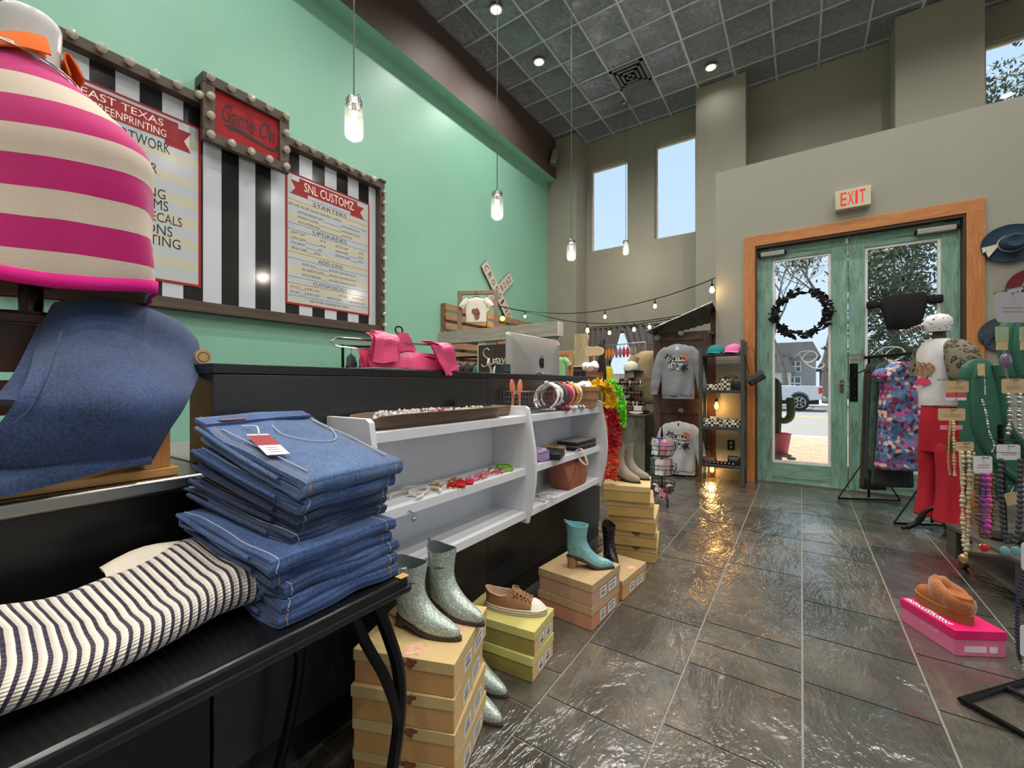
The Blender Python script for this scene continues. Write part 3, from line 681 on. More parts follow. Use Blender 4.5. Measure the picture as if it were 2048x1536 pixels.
# ---------------- crate on the steel counter ----------------
CRD = wood('dark brown crate slats', (46, 26, 18), (86, 50, 34), 1); CRL = wood('pine crate boards', (190, 122, 58), (224, 168, 98), 2); CRLY = wood('pine crate floor', (190, 130, 66), (226, 176, 108), 1)  # slats and top board share one dark brown wood
T = thing('wooden_crate', 'open wooden crate with dark slats on the steel counter under the mannequin', 'crate', (-1.42, 0, .853))
link('bottom_board', G().box(-1.70, -.5, .854, -1.118, .364, .872), CRLY, T, bev=.002)
link('end_panel', G().prism([(-1.66, .872), (-1.128, .872), (-1.128, 1.04), (-1.36, 1.178), (-1.66, 1.178)], Matrix(((1, 0, 0, 0), (0, 0, 1, .334), (0, 1, 0, 0), (0, 0, 0, 1))), .018), CRL, T, bev=.002)
link('corner_post', G().box(-1.150, .305, .872, -1.122, .334, 1.04), CRL, T, bev=.002)
link('top_board', G().box(-1.70, -.5, 1.178, -1.345, .362, 1.198), CRD, T, bev=.002)
for z0, z1 in ((1.075, 1.176), (.985, 1.058), (.874, .968)): link('slat', G().box(-1.375, -.5, z0, -1.36, .333, z1), CRD, T, bev=.002)
# ---------------- jeans draped over the crate ----------------
def ox(u, v, X): return onx(u, v, X)
rowsC = [[at(150, 616, 1.22), at(210, 614, 1.22), at(285, 624, 1.2), at(350, 648, 1.17), at(382, 680, 1.14)],
 [ox(112, 612, -1.36), ox(190, 604, -1.33), ox(280, 622, -1.32), ox(355, 652, -1.32), ox(390, 688, -1.33)],
 [ox(82, 690, -1.28), ox(170, 672, -1.22), ox(270, 688, -1.22), ox(350, 715, -1.24), ox(395, 742, -1.27)],
 [ox(52, 770, -1.10), ox(140, 780, -1.08), ox(240, 790, -1.08), ox(330, 795, -1.09), ox(374, 795, -1.12)],
 [ox(0, 850, -1.09), ox(100, 855, -1.07), ox(210, 860, -1.07), ox(290, 865, -1.08), ox(335, 855, -1.10)],
 [ox(-60, 915, -1.11), ox(60, 920, -1.09), ox(180, 912, -1.095), ox(270, 908, -1.10), ox(306, 908, -1.11)],
 [ox(-60, 945, -1.115), ox(50, 936, -1.10), ox(170, 922, -1.10), ox(262, 916, -1.105), ox(304, 915, -1.11)],
 [ox(-80, 975, -1.085), ox(20, 965, -1.08), ox(120, 948, -1.085), ox(220, 930, -1.095), ox(302, 920, -1.10)],
 [ox(-90, 1003, -1.078), ox(0, 992, -1.078), ox(90, 972, -1.08), ox(190, 946, -1.09), ox(300, 924, -1.10)]]
T = thing('draped_jeans', 'large dark blue jeans draped over the wooden crate below the mannequin', 'jeans', (-1.2, .1, .853))
DJ = denim('deep blue draped denim', (26, 38, 66), (48, 72, 118), .7)
P = interp_grid(rowsC, 6, 7)
g = G().sheet(P, .016)
for v in g.v:
    n_ = noise.noise(v*7)*.008+noise.noise(v*17)*.003; v.x += n_; v.z += n_*.6
    if v.z < .8545 and v.x < -1.09: v.z = .8545
link('denim', g, DJ, T, ang=70)
P2 = [[ox(88, 640, -1.36), ox(104, 630, -1.35), ox(122, 628, -1.34)], [ox(36, 745, -1.24), ox(64, 742, -1.22), ox(92, 745, -1.20)], [ox(-10, 805, -1.15), ox(22, 805, -1.13), ox(52, 808, -1.115)]]
link('under_leg', G().sheet(interp_grid(P2, 6, 5), .012), DJ, T, ang=70)
link('side_seam', G().tube([p+Vector((.014, 0, .002)) for p in smooth_pts([ox(118, 668, -1.15), ox(96, 745, -1.095), ox(60, 815, -1.08), ox(24, 850, -1.075)], 6)], .0014, 5), DEN[1], T)
T = thing('wood_slice', 'small round wooden tag standing at the near end of the bar top', 'ornament', (-1.262, .462, 1.10))
link('disc', G().cyl((-1.268, .462, 1.119), (-1.260, .462, 1.119), .0185, n=24), wood('slice wood', (190, 150, 98), (216, 180, 126), 0), T)
link('ring_mark', G().tube([(-1.2595, .462+.012*math.cos(2*PI*i/20), 1.119+.012*math.sin(2*PI*i/20)) for i in range(20)], .0006, 4, loop=True), DARKWOOD, T)
# ---------------- dough-bowl tray and its packets ----------------
TRW = wood('rough brown bowl wood', (74, 54, 40), (122, 94, 70), 1, .6)
T = thing('wooden_tray', 'long carved brown wooden dough bowl with a handle on the white shelf top', 'tray', (-1.06, 1.14, .915))
rs = []; secs = [(.775, .055, .03, .0), (.80, .075, .042, .0), (.86, .085, .045, .008), (1.1, .09, .046, .008), (1.36, .085, .045, .008), (1.40, .07, .044, .010), (1.42, .05, .042, .040), (1.44, .030, .042, .041), (1.50, .032, .044, .043), (1.525, .026, .042, .041)]
for y, w, h, b in secs:
    zb = .9155; z2 = zb+h
    rs.append([(-1.06-w*.6, y, zb), (-1.06+w*.6, y, zb), (-1.06+w, y, z2), (-1.06+w*.84, y, z2), (-1.06+w*.52, y, zb+max(b, .004)), (-1.06-w*.52, y, zb+max(b, .004)), (-1.06-w*.84, y, z2), (-1.06-w, y, z2)])
link('bowl', G().rings(rs[:7]), TRW, T, bev=.003)
link('handle', G().rings(rs[6:]), TRW, T, bev=.003)
PLAS = mat('clear crinkled plastic', (226, 226, 228), .12, var=.1, bump=.5, bs=90, Alpha=.75)
PKP = mat('pink packet', (226, 120, 150), .3); PKG = mat('pale green packet', (190, 206, 130), .4)
rn = random.Random(5)
for i in range(13):
    y = .86+i*.041; x = -1.065+rn.uniform(-.03, .03); z = .940+rn.uniform(0, .012)
    T = thing('earring_packet', ['clear packet of earrings lying in the wooden dough bowl', 'pink packet of earrings in the wooden dough bowl', 'pale green packet at the handle end of the wooden dough bowl'][0 if i not in (6, 7, 11, 12) else (1 if i < 8 else 2)], 'packet', (x, y, z), rn.uniform(0, 3), 'earring packets in the dough bowl')
    P = [[Vector((.035*(a-2)/2, .028*(b-2)/2, rn.uniform(-.006, .010))) for b in range(5)] for a in range(5)]
    link('bag', G().sheet(interp_grid(P, 2, 2), .0015), PLAS if i not in (6, 7, 11, 12) else (PKP if i < 8 else PKG), T, world=False)
    g = G()
    for k in range(4): g.sph((rn.uniform(-.025, .025), rn.uniform(-.02, .02), .012), .005, 7)
    link('bead', g, PEARL, T, world=False)
T = thing('card_sign', 'small black folded card sign standing behind the dough bowl packets', 'sign', (-1.125, 1.31, .916))
link('card', G().ob((-1.125, 1.31, .951), (.003, .085, .07), 0, ry=-.2), mat('black card', (24, 24, 26), .5), T)
link('easel_back', G().ob((-1.142, 1.31, .945), (.003, .03, .062), 0, ry=.25), BLKMET, T)
# ---------------- jewellery on the near white shelf ----------------
def headband_pts(r, n=26, a0=-.6, a1=PI+.6, sx=1): return [Vector((r*math.cos(a0+(a1-a0)*i/n)*sx, r*math.sin(a0+(a1-a0)*i/n), 0)) for i in range(n+1)]
def pearl_band(x, y, z, rz, label, grp, r=.06):
    T = thing('pearl_headband', label, 'headband', (x, y, z), rz, grp); p = headband_pts(r)
    link('band', G().tube([v+Vector((0, 0, .006)) for v in p], .003, 6), WHITE, T, world=False)
    g = G()
    for v in p[1:-1]: g.sph(v+Vector((0, 0, .010)), .0058, 7)
    link('pearls', g, PEARL, T, world=False)
for x, y, rz, L in ((-1.03, .93, .4, 'white pearl headband nearest the jeans pile on the middle white shelf'), (-1.02, 1.0, 1.1, 'white pearl headband second along the middle white shelf'), (-1.06, .985, -.5, 'white pearl headband at the back of the middle white shelf')): pearl_band(x, y, .690, rz, L, 'pearl headbands on the near shelf', .05)
GEM = {'red': mat('red gem', (196, 24, 40), .2, var=.2), 'pink': mat('pink gem', (224, 110, 150), .3), 'cream': mat('cream tassel', (226, 214, 196), .7), 'gold': GOLD, 'green': mat('lime beads', (120, 180, 50), .35)}
ers = [('gold', 1.06, -1.04), ('cream', 1.10, -1.07), ('red', 1.115, -.995), ('red', 1.165, -1.0), ('pink', 1.215, -1.01), ('gold', 1.19, -1.06), ('pink', 1.27, -1.01), ('pink', 1.31, -1.03), ('cream', 1.37, -1.05), ('pink', 1.39, -1.01), ('gold', 1.42, -1.06)]
adj = {'gold': 'gold beaded', 'cream': 'cream tasselled', 'red': 'round red', 'pink': 'pink drop'}
seen = {}
wh = ['beside the pearl headbands', 'along the middle white shelf', 'further along the middle white shelf', 'near the lime bracelets']
for c, y, x in ers:
    seen[c] = seen.get(c, -1)+1
    T = thing('earring_pair', '%s earring pair lying %s' % (adj[c], wh[seen[c]] if c != 'red' else ('nearer the pearl headbands', 'nearer the pink drops')[seen[c]]), 'earrings', (x, y, .690), .3, 'earrings laid out on the middle white shelf')
    for s in (-1, 1):
        link('hoop', G().tube([(s*.012+.009*math.cos(2*PI*i/14), -.012+.009*math.sin(2*PI*i/14), .004) for i in range(14)], .0018, 5, loop=True), GOLD, T, world=False)
        g = G()
        if c == 'red': g.lathe([(.001, .0), (.016, .001), (.018, .008), (.010, .014), (.001, .015)], (s*.018, .016, .001), 14)
        elif c == 'gold':
            for k in range(4): g.sph((s*.012, .002+k*.009, .006), .0055, 8)
        else: g.rings([[(s*.014+w*math.cos(2*PI*j/10), y_, .007+.006*math.sin(2*PI*j/10)) for j in range(10)] for w, y_ in ((.003, 0), (.009, .012), (.011, .03), (.004, .046))])
        link('drop', g, GEM[c], T, world=False)
for i, (x, y) in enumerate(((-1.02, 1.46), (-1.05, 1.49))):
    T = thing('beaded_bracelet', ('lime green beaded bracelet at the far end of the middle white shelf', 'lime green beaded bracelet behind its twin, touching the shelf divider')[i], 'bracelet', (x, y, .69), 0, 'lime bracelets')
    for k in range(2): link('bead_strand', G().tube([(.032*math.cos(2*PI*j/28), .026*math.sin(2*PI*j/28), .005+.007*k+.001*(j % 2)) for j in range(28)], .0038, 6, loop=True), GEM['green'], T, world=False)
T = thing('shelf_hook', 'small silver hook on the front of the middle white shelf beside the jeans', 'hook', (-.97, .885, .67))
link('stem', G().tube([(-.9715, .885, .672), (-.955, .885, .668), (-.950, .885, .655)], .003, 6), CHROME, T); link('ball', G().sph((-.949, .885, .650), .008, 10), CHROME, T)
# ---------------- goods on the far white shelf ----------------
LIL = mat('lilac fabric', (178, 152, 196), .8, bump=.3, bs=40); BLUSH = mat('blush pink leather', (222, 166, 156), .5); BLKL = mat('black leather', (24, 24, 26), .4); TANL = mat('tan brown leather', (152, 88, 60), .45, var=.15, vs=12); CREAML = mat('cream leather strap', (226, 214, 198), .5)
T = thing('drawstring_pouch', 'crumpled lilac fabric pouch on the middle far shelf', 'pouch', (-1.02, 1.72, .69))
g = G().sph((-1.02, 1.73, .722), .05, 20, sc=(1.1, 1.3, .62)); g.jitter(.02, 22, 3)
for v in g.v: v.z = max(v.z, .6905)
link('fabric', g, LIL, T); link('drawstring', G().tube([(-.99, 1.68, .735), (-.97, 1.72, .745), (-.98, 1.76, .735)], .003, 6), LIL, T)
T = thing('coin_wallet', 'rolled blush pink wallet in front of the lilac pouch', 'wallet', (-.995, 1.62, .69)); link('flap', G().rings([[(-.995+.022*math.cos(a), y, .705+.0145*math.sin(a)) for a in [2*PI*j/16 for j in range(16)]] for y in (1.565, 1.57, 1.635, 1.64)]), BLUSH, T); link('snap', G().sph((-.973, 1.61, .706), .004, 8), GOLD, T)
T = thing('clutch_purse', 'small black clutch with gold trim on the middle far shelf', 'purse', (-1.0, 1.83, .69))
link('body', G().ob((-1.0, 1.83, .709), (.10, .14, .036), .3), BLKL, T, bev=.008); link('clasp', G().tube([(-1.05, 1.78, .73), (-1.04, 1.84, .742), (-1.0, 1.89, .732)], .005, 7), GOLD, T)
T = thing('compact_case', 'round pinkish brown case beside the black clutch', 'case', (-1.05, 1.965, .69)); link('lid', G().lathe([(.001, .04), (.045, .04), (.05, .034), (.05, .026), (.001, .026)], (-1.05, 1.965, .69), 20), mat('rose brown', (150, 108, 98), .4), T); link('base', G().lathe([(.001, .025), (.05, .025), (.05, .006), (.044, .0005), (.001, .0005)], (-1.05, 1.965, .69), 20), CREAML, T)
BXT = mat('grey patterned box top', (136, 132, 126), .5, var=.35, vs=40); BXB = mat('black box side', (30, 30, 30), .4)
proto = None
for lz in (0, 1):
    for iy in range(3):
        for ix in range(2):
            p = (-1.075+ix*.062, 2.115+iy*.082, .6905+lz*.0255); lb = 'small grey-topped black gift box in the %s layer of the block on the far shelf' % ('upper', 'lower')[1-lz]
            if proto is None:
                proto = thing('gift_box', lb, 'box', p, 0, 'small boxes stacked on the far shelf')
                link('box_body', G().box(-.030, -.040, 0, .030, .040, .021), BXB, proto, world=False, bev=.001); link('box_lid', G().box(-.0305, -.0405, .0212, .0305, .0405, .025), BXT, proto, world=False)
            else: dup(proto, p, 0, lb)
T = thing('handbag', 'tan brown leather handbag with a cream wrist strap on the bottom far shelf', 'handbag', (-1.03, 2.06, .505))
g = G().rings([[(-1.03+sx*w, y, z) for sx, y, z in ((-1, 1.94-e, z), (1, 1.94-e, z), (1, 2.20+e, z), (-1, 2.20+e, z))] for w, z, e in ((.052, .506, -.03), (.056, .56, -.01), (.045, .62, .005), (.022, .666, .02))])
link('body', g, TANL, T, bev=.008, sub=0)
link('seam', G().tube([(-.972, 1.945, .52), (-.978, 2.04, .60), (-1.0, 2.10, .655)], .0022, 5).tube([(-1.0, 2.10, .655), (-.976, 2.16, .60)], .0018, 5), mat('dark brown stitch', (96, 54, 38), .6), T)
P = [[Vector((-1.0+.03*math.sin(PI*t), 2.05+.055*t+(.035*math.sin(PI*t) if k else -.0), .66+.05*math.sin(PI*t)-(.06*t))) +Vector((0, 0, .0)) for k in (0, 1)] for t in [i/12 for i in range(13)]]
pts = smooth_pts([(-1.0, 2.04, .655), (-.975, 2.045, .70), (-.955, 2.07, .705), (-.945, 2.11, .64), (-.95, 2.125, .615), (-.965, 2.10, .63), (-.985, 2.07, .675)], 5)
link('wrist_strap', G().sheet([[p+Vector((0, -.010, 0)), p+Vector((0, .010, .0))] for p in pts], .003), CREAML, T)
for x, y, rz, L in ((-1.0, 1.66, .2, 'pearl headband nearest the divider on the bottom far shelf'), (-1.04, 1.74, 1.3, 'pearl headband behind the others on the bottom far shelf'), (-1.0, 1.81, 2.2, 'pearl headband nearest the brown handbag')): pearl_band(x, y, .505, rz, L, 'pearl headbands on the far shelf', .055)
T = thing('wristlet', 'blush pink wristlet strap standing on the bottom far shelf by the divider', 'wristlet', (-1.0, 1.60, .505))
link('loop', G().sheet([[Vector((-1.0+.012*math.cos(a)-.01, 1.585, .59+.085*math.sin(a))), Vector((-1.0+.012*math.cos(a)-.01, 1.607, .59+.085*math.sin(a)))] for a in [2*PI*i/24 for i in range(25)]], .003), BLUSH, T); link('ring', G().tube([(-1.01+.008*math.cos(2*PI*i/12), 1.596, .676+.008*math.sin(2*PI*i/12)) for i in range(12)], .0015, 5, loop=True), GOLD, T)
# ---------------- wire basket, headbands, bushel basket ----------------
T = thing('wire_basket', 'black wire basket of fabric headbands on the far white shelf top', 'basket', (-1.07, 1.74, .915))
WIRE = mat('grey wire', (112, 112, 114), .35, .6, bump=0); x0, x1, y0, y1 = -1.145, -.99, 1.60, 1.89
for z, r in ((.918, .0018), (.945, .0014), (.968, .0014), (.990, .0014), (1.015, .0028)): link('ring_wire', G().tube([(x0, y0, z), (x1, y0, z), (x1, y1, z), (x0, y1, z)], r, 6, loop=True), WIRE, T)
g = G()
for i in range(13):
    y = y0+(y1-y0)*i/12; g.tube([(x1, y, 1.015), (x1, y, .918), (x0, y, .918), (x0, y, 1.015)], .0012, 5)
for i in range(1, 7):
    x = x0+(x1-x0)*i/7; g.tube([(x, y0, 1.015), (x, y0, .918), (x, y1, .918), (x, y1, 1.015)], .0012, 5)
link('cross_wires', g, WIRE, T)
def blotch(name, c1, c2, c3=None, sc=60, th=.5):
    q = N(name); v = q.n('TexVoronoi'); v.inputs['Scale'].default_value = sc; q.l(q.co(), v.inputs['Vector'])
    st = [(0, c1), (th, c2)] if c3 is None else [(0, c1), (th*.6, c3), (th, c2)]
    q.bsdf(q.ramp(v.outputs['Distance'], st, 'CONSTANT'), .8, 0, q.noise(q.co(), 90, 2), .2, .002); return q.m
HB = [('white and green palm print headband over the basket front', blotch('palm print', (110, 140, 110), (228, 228, 222), sc=70, th=.32)), ('pink and white floral headband behind the palm print one', blotch('pink floral', (200, 90, 110), (232, 220, 214), sc=80, th=.4)), ('cream plaid headband in the row beside the basket', blotch('cream plaid', (180, 150, 120), (224, 216, 200), sc=90, th=.35)), ('slate blue headband in the row beside the basket', mat('slate fabric', (74, 84, 104), .8)),
      ('red fabric headband in the row beside the basket', mat('red fabric', (184, 34, 42), .8)), ('rose pink headband between the red and the orange ones', mat('rose fabric', (216, 130, 140), .8)), ('orange headband with black leopard spots', blotch('orange leopard', (30, 22, 20), (222, 150, 60), sc=38, th=.42)), ('cream and black dotted headband farthest from the basket', blotch('dotted cream', (40, 40, 40), (226, 220, 206), sc=70, th=.3))]
for i, (L, m) in enumerate(HB):
    y = 1.80+i*.044 if i else 1.755; cz = .986; r = .064-.002*(i % 3); T = thing('fabric_headband', L, 'headband', (-1.02, y, .916), 0, 'fabric headbands by the wire basket')
    P = []; w = .030 if i else .034
    for j in range(29):
        a = -.95+(PI+1.9)*j/28; lean = (.02 if i else .055)*math.sin(a)
        c = Vector((-1.035+(.045 if not i else 0)+r*1.02*math.cos(a), y+lean*.5, cz+r*math.sin(a)+.004)); ww = w*(.45+.75*max(0, math.sin(a))**.6)
        P.append([c+Vector((-.004*abs(k)*math.cos(a), ww*k/2, -.004*abs(k)*math.sin(a))) for k in (-1, -.5, 0, .5, 1)])
    g = G().sheet(P, .005)
    for v in g.v: v.z = max(v.z, .9175)
    link('band', g, m, T); kn = Vector((-1.035+(.045 if not i else 0), y+lean*0, cz+r+.006)); link('knot', G().sph(kn, .011, 10, sc=(1.2, 1.2, .8)), m, T)
for i in range(3):
    T = thing('hair_scrunchie', ('black and white scrunchie on the shelf below the orange headband', 'white patterned scrunchie lying in front of the headband row', 'dark red scrunchie on the shelf edge by the basket')[i], 'scrunchie', (-.99, 2.10-.09*i, .9155), 0, 'scrunchies on the far shelf top')
    m = (blotch('black white print', (20, 20, 20), (226, 226, 226), sc=90, th=.5), blotch('white red print', (150, 60, 70), (222, 216, 214), sc=90, th=.35), mat('maroon fabric', (110, 30, 42), .8))[i]
    rs = []
    for k in range(30):
        a = 2*PI*k/30; c = Vector((.026*math.cos(a), .026*math.sin(a), .012)); e = Vector((math.cos(a), math.sin(a), 0)); rr = .010+.003*math.sin(a*9)
        rs.append([c+e*rr*math.cos(t)+Vector((0, 0, rr*math.sin(t))) for t in [2*PI*j/8 for j in range(8)]])
    link('ruffle', G().rings(rs, cap=False, loop=True), m, T, world=False)
T = thing('bunny_ear_headband', 'orange bunny-ear headband poking out of the wire basket', 'headband', (-1.10, 1.665, .92))
EO = mat('peach orange satin', (232, 130, 88), .6)
for k, (y, l) in enumerate(((1.635, -.01), (1.69, .008))):
    rs = []
    for i in range(9):
        t = i/8; w = .022*math.sin(PI*(.12+.86*t))**.8; rs.append([Vector((-1.10+.006*math.sin(a), y+l*t+w*math.cos(a), 1.0+.072*t)) for a in [2*PI*j/12 for j in range(12)]])
    link('ear', G().rings(rs), EO, T)
link('band', G().tube([(-1.10, 1.63, .93), (-1.10, 1.634, 1.0), (-1.10, 1.66, 1.012), (-1.10, 1.688, 1.0), (-1.10, 1.694, .93)], .006, 8), EO, T)
BSK = wood('split bushel wood', (150, 102, 66), (196, 150, 108), 2, s=.8)
T = thing('bushel_basket', 'small round split-wood bushel basket of white tissue on the far shelf top', 'basket', (-1.02, 2.235, .916))
for j in range(18):
    a = 2*PI*j/18; M = Matrix.Translation((-1.02, 2.235, 0)) @ Matrix.Rotation(a, 4, 'Z')
    g = G().add([M @ Vector(p) for p in ((.066, -.012, .918), (.066, .012, .918), (.086, .0145, 1.035), (.086, -.0145, 1.035), (.062, -.012, .918), (.062, .012, .918), (.082, .0145, 1.035), (.082, -.0145, 1.035))], [(0, 1, 2, 3), (7, 6, 5, 4), (0, 3, 7, 4), (1, 5, 6, 2), (3, 2, 6, 7), (0, 4, 5, 1)])
    link('stave', g, BSK, T)
for z, r in ((1.022, .0885), (.975, .0805)): link('hoop_band', G().lathe([(r-.003, -.010), (r, -.010), (r+.0025, .012), (r-.001, .012)], (-1.02, 2.235, z), 36), BSK, T)
link('basket_floor', G().cyl((-1.02, 2.235, .917), (-1.02, 2.235, .922), .062, n=24), BSK, T)
g = G().sph((-1.03, 2.215, 1.03), .055, 16, sc=(1, 1, .45)); g.jitter(.03, 25, 9); link('tissue', g, PAPER, T)
# ---------------- flower leis over the shelf end ----------------
def lei(label, m, path, r=.026, n=70, seed=1):
    T = thing('flower_lei', label, 'garland', path[0], 0, 'fabric flower leis hung on the shelf end'); p = smooth_pts(path, 12); rn = random.Random(seed); g = G()
    for i in range(n):
        c = p[int(i/n*(len(p)-1))]; a = rn.uniform(0, 2*PI); tilt = Matrix.Rotation(rn.uniform(-1, 1), 3, 'X') @ Matrix.Rotation(a, 3, 'Z')
        P = []
        for u in range(3):
            row = []
            for v in range(4):
                q_ = Vector((.006+r*1.3*u/2, (v-1.5)/1.5*r*.75*(u/2)**.6, .006*math.sin(v*2+u)*u)); row.append(c+tilt @ q_)
            P.append(row)
        g.sheet(P, .0014)
    link('petals', g, m, T, kind='stuff'); link('cord', G().tube(p, .002, 5), m, T)
lei('yellow and orange flower lei draped over the bushel basket rim', mat('yellow petals', (244, 190, 30), .7, var=.25), [(-1.0, 2.30, 1.045), (-.955, 2.335, 1.055), (-.93, 2.37, 1.02), (-.925, 2.385, .96), (-.925, 2.385, .92)], seed=2)
lei('lime green flower lei hanging from the far shelf end', mat('lime petals', (120, 232, 40), .6, var=.15), [(-.93, 2.40, 1.06), (-.905, 2.42, 1.03), (-.885, 2.435, .95), (-.88, 2.44, .87), (-.885, 2.44, .80)], r=.022, seed=4)
lei('red flower lei hanging down the far shelf end', mat('red petals', (196, 22, 40), .7, var=.2), [(-.925, 2.40, .90), (-.91, 2.41, .83), (-.905, 2.415, .75), (-.905, 2.415, .67)], r=.026, seed=6)
lei('coral orange flower lei at the bottom of the far shelf end', mat('coral petals', (240, 92, 60), .7, var=.2), [(-.92, 2.40, .665), (-.915, 2.405, .60), (-.92, 2.40, .54), (-.925, 2.40, .49)], r=.024, n=50, seed=8)
# ---------------- pink bags on the bar ----------------
PB = mat('glossy pink plastic', (232, 84, 132), .28, var=.14, vs=14, bump=.5, bs=26, Subsurface_Weight=.0)
T = thing('bag_rack', 'wire rack holding a stack of pink plastic carrier bags on the bar', 'bag rack', (-1.235, 1.1, 1.10))
link('base_wire', G().tube([(-1.29, .90, 1.103), (-1.17, .90, 1.103), (-1.17, 1.32, 1.103), (-1.29, 1.32, 1.103)], .003, 6, loop=True), CHROME, T)
link('bag_arm', G().tube([(-1.20, 1.3, 1.205), (-1.20, .80, 1.195), (-1.20, .775, 1.18), (-1.20, .80, 1.168), (-1.20, 1.3, 1.15)], .003, 6), CHROME, T)
link('bag_arm', G().tube([(-1.26, 1.3, 1.21), (-1.26, .82, 1.20)], .003, 6), CHROME, T)
link('upright', G().tube([(-1.235, 1.07, 1.104), (-1.235, 1.07, 1.235)], .0035, 6), CHROME, T)
link('top_ring', G().tube([(-1.235, 1.078+.017*math.cos(2*PI*i/20), 1.25+.013*math.sin(2*PI*i/20)) for i in range(20)], .003, 6, loop=True), BLKMET, T)
def layers(name, n, f):
    for k in range(n):
        g = G().sheet(interp_grid(f(k), 3, 4), .0012); g.jitter(.011, 16, k*1.7)
        for v in g.v: v.z = max(v.z, 1.1015) if v.x < -1.155 else v.z
        link(name, g, PB, T, ang=60)
layers('bag_body', 5, lambda k: [[Vector((-1.185-.016*k-.01*i, y, 1.106+.032*i-.004*(i == 2 and j % 2))) for j, y in enumerate((.925, 1.0, 1.1, 1.2, 1.295))] for i in range(3)])
layers('handle_fold', 6, lambda k: [[Vector((-1.172-.004*k+.0*z, y+.004*k, z)) for y in (.915, .945, .985, 1.02)] for z in (1.128+.003*k, 1.17, 1.205+.002*k)]+[[Vector((-1.225, y+.004*k, 1.222+.002*k)) for y in (.925, .95, .985, 1.015)]])
layers('handle_fold', 5, lambda k: [[Vector((-1.162-.005*k, y+.003*k, z)) for y in (1.20+.02*s, 1.23+.02*s, 1.27+.02*s, 1.29+.02*s)] for s, z in ((2, 1.100+.004*k), (1, 1.155), (0, 1.20+.002*k))]+[[Vector((-1.225, y, 1.212+.002*k)) for y in (1.18, 1.21, 1.24, 1.26)]])
layers('handle_fold', 3, lambda k: [[Vector((-1.150-.004*k, y, z)) for y in (1.165+.05*s, 1.185+.05*s, 1.20+.05*s)] for s, z in ((1.6, 1.083+.004*k), (.8, 1.14), (0, 1.195))])
layers('centre_tab', 4, lambda k: [[Vector((-1.20-.006*k, y, z)) for y in (1.04-w, 1.075, 1.11+w)] for w, z in ((.02, 1.17), (.008, 1.205), (-.015, 1.235))])
# ---------------- desktop computer ----------------
ALU = mat('silver aluminium', (196, 192, 188), .32, .55, var=.02, bump=0); LOGO = mat('gloss black emblem', (16, 16, 20), .12, bump=0)
T = thing('desktop_computer', 'silver all-in-one desktop computer seen from the back on the counter', 'computer', (-1.42, 2.365, .83))
def rrect(a0, a1, b0, b1, r, n=6): return [(cx+r*math.cos(t0+PI/2*i/n), cy+r*math.sin(t0+PI/2*i/n)) for cx, cy, t0 in ((a1-r, b1-r, 0), (a0+r, b1-r, PI/2), (a0+r, b0+r, PI), (a1-r, b0+r, 1.5*PI)) for i in range(n+1)]
yc, zc = 2.365, 1.115; rs = []
for s, x in ((1, -1.425), (1, -1.418), (.985, -1.412), (.90, -1.402), (.7, -1.390), (.4, -1.383), (.05, -1.381)): rs.append([(x, yc+(p[0])*s, zc+(p[1])*s) for p in rrect(-.325, .325, -.235, .24, .022)])
link('display_back', G().rings(rs), ALU, T, ang=30)
link('screen', G().box(-1.4275, 2.05, .89, -1.4255, 2.68, 1.345), RUBBER, T)
link('stand', G().rings([[(x, yc+p, z) for p, x, z in ((-.055, x0, z0), (.055, x0, z0), (.055, x1, z1), (-.055, x1, z1))] for (x0, z0, x1, z1) in ((-1.386, 1.115, -1.386, 1.09), (-1.345, 1.128, -1.357, 1.10), (-1.325, 1.115, -1.340, 1.095), (-1.318, 1.05, -1.331, 1.05), (-1.322, .845, -1.335, .845))]), mat('stand aluminium', (150, 150, 156), .3, .7, bump=0), T, bev=.003)
link('foot', G().box(-1.52, 2.27, .8305, -1.318, 2.46, .842), ALU, T, bev=.003)
ap = [(0, .024), (.010, .028), (.022, .026), (.031, .016), (.024, .006), (.024, -.006), (.032, -.014), (.024, -.030), (.013, -.040), (.004, -.037), (-.004, -.037), (-.013, -.040), (-.024, -.028), (-.031, -.008), (-.029, .012), (-.020, .025), (-.010, .028)]
Me = FX(-1.3812, yc+.02, 1.19)
em = link('emblem', G().prism(ap, Me, .0012), LOGO, T)
link('emblem_leaf', G().prism([(0, .031), (.003, .040), (.011, .047), (.011, .038), (.006, .032)], Me, .0012), LOGO, em)
# ---------------- shoe boxes ----------------
def boxmat(name, c, c2, sc=26, th=.18):      # card with printed watercolour flowers
    q = N(name); co = q.co(); f = q.noise(co, sc, 3, .6); g_ = q.noise(q.co(scale=(1, 1, 60)), 14, 2)
    base = q.mix(.10, lin(c), q.ramp(g_, [(.35, tuple(int(x*.6) for x in c)), (.65, c)])); c_ = q.mix(q.ramp(f, [(.60, (0, 0, 0)), (.66, (190, 190, 190))]), base, lin(c2))
    q.bsdf(c_, .7, 0, g_, .1, .001); return q.m
LIDK = mat('pale kraft lid', (212, 184, 128), .7, var=.05, vs=3, sc=(1, 1, 30)); BODK = mat('peach kraft box side', (208, 158, 100), .75, var=.05); BODY2 = mat('golden kraft box side', (196, 160, 94), .75, var=.06)
PRN = mat('brown flower print', (140, 86, 62), .75, var=.3, vs=40); PRP = mat('pale pink flower print', (214, 170, 140), .75, var=.3, vs=40)
FLOW = boxmat('flower printed card end', (222, 186, 134), (206, 150, 116)); LABM = mat('printed shoe label', (226, 226, 224), .6, var=.05)
INKG = mat('grey label ink', (70, 70, 74), .7)
YLID = mat('pale olive lid', (206, 196, 118), .7, var=.04); YBOD = mat('olive kraft side', (150, 134, 66), .75, var=.06)
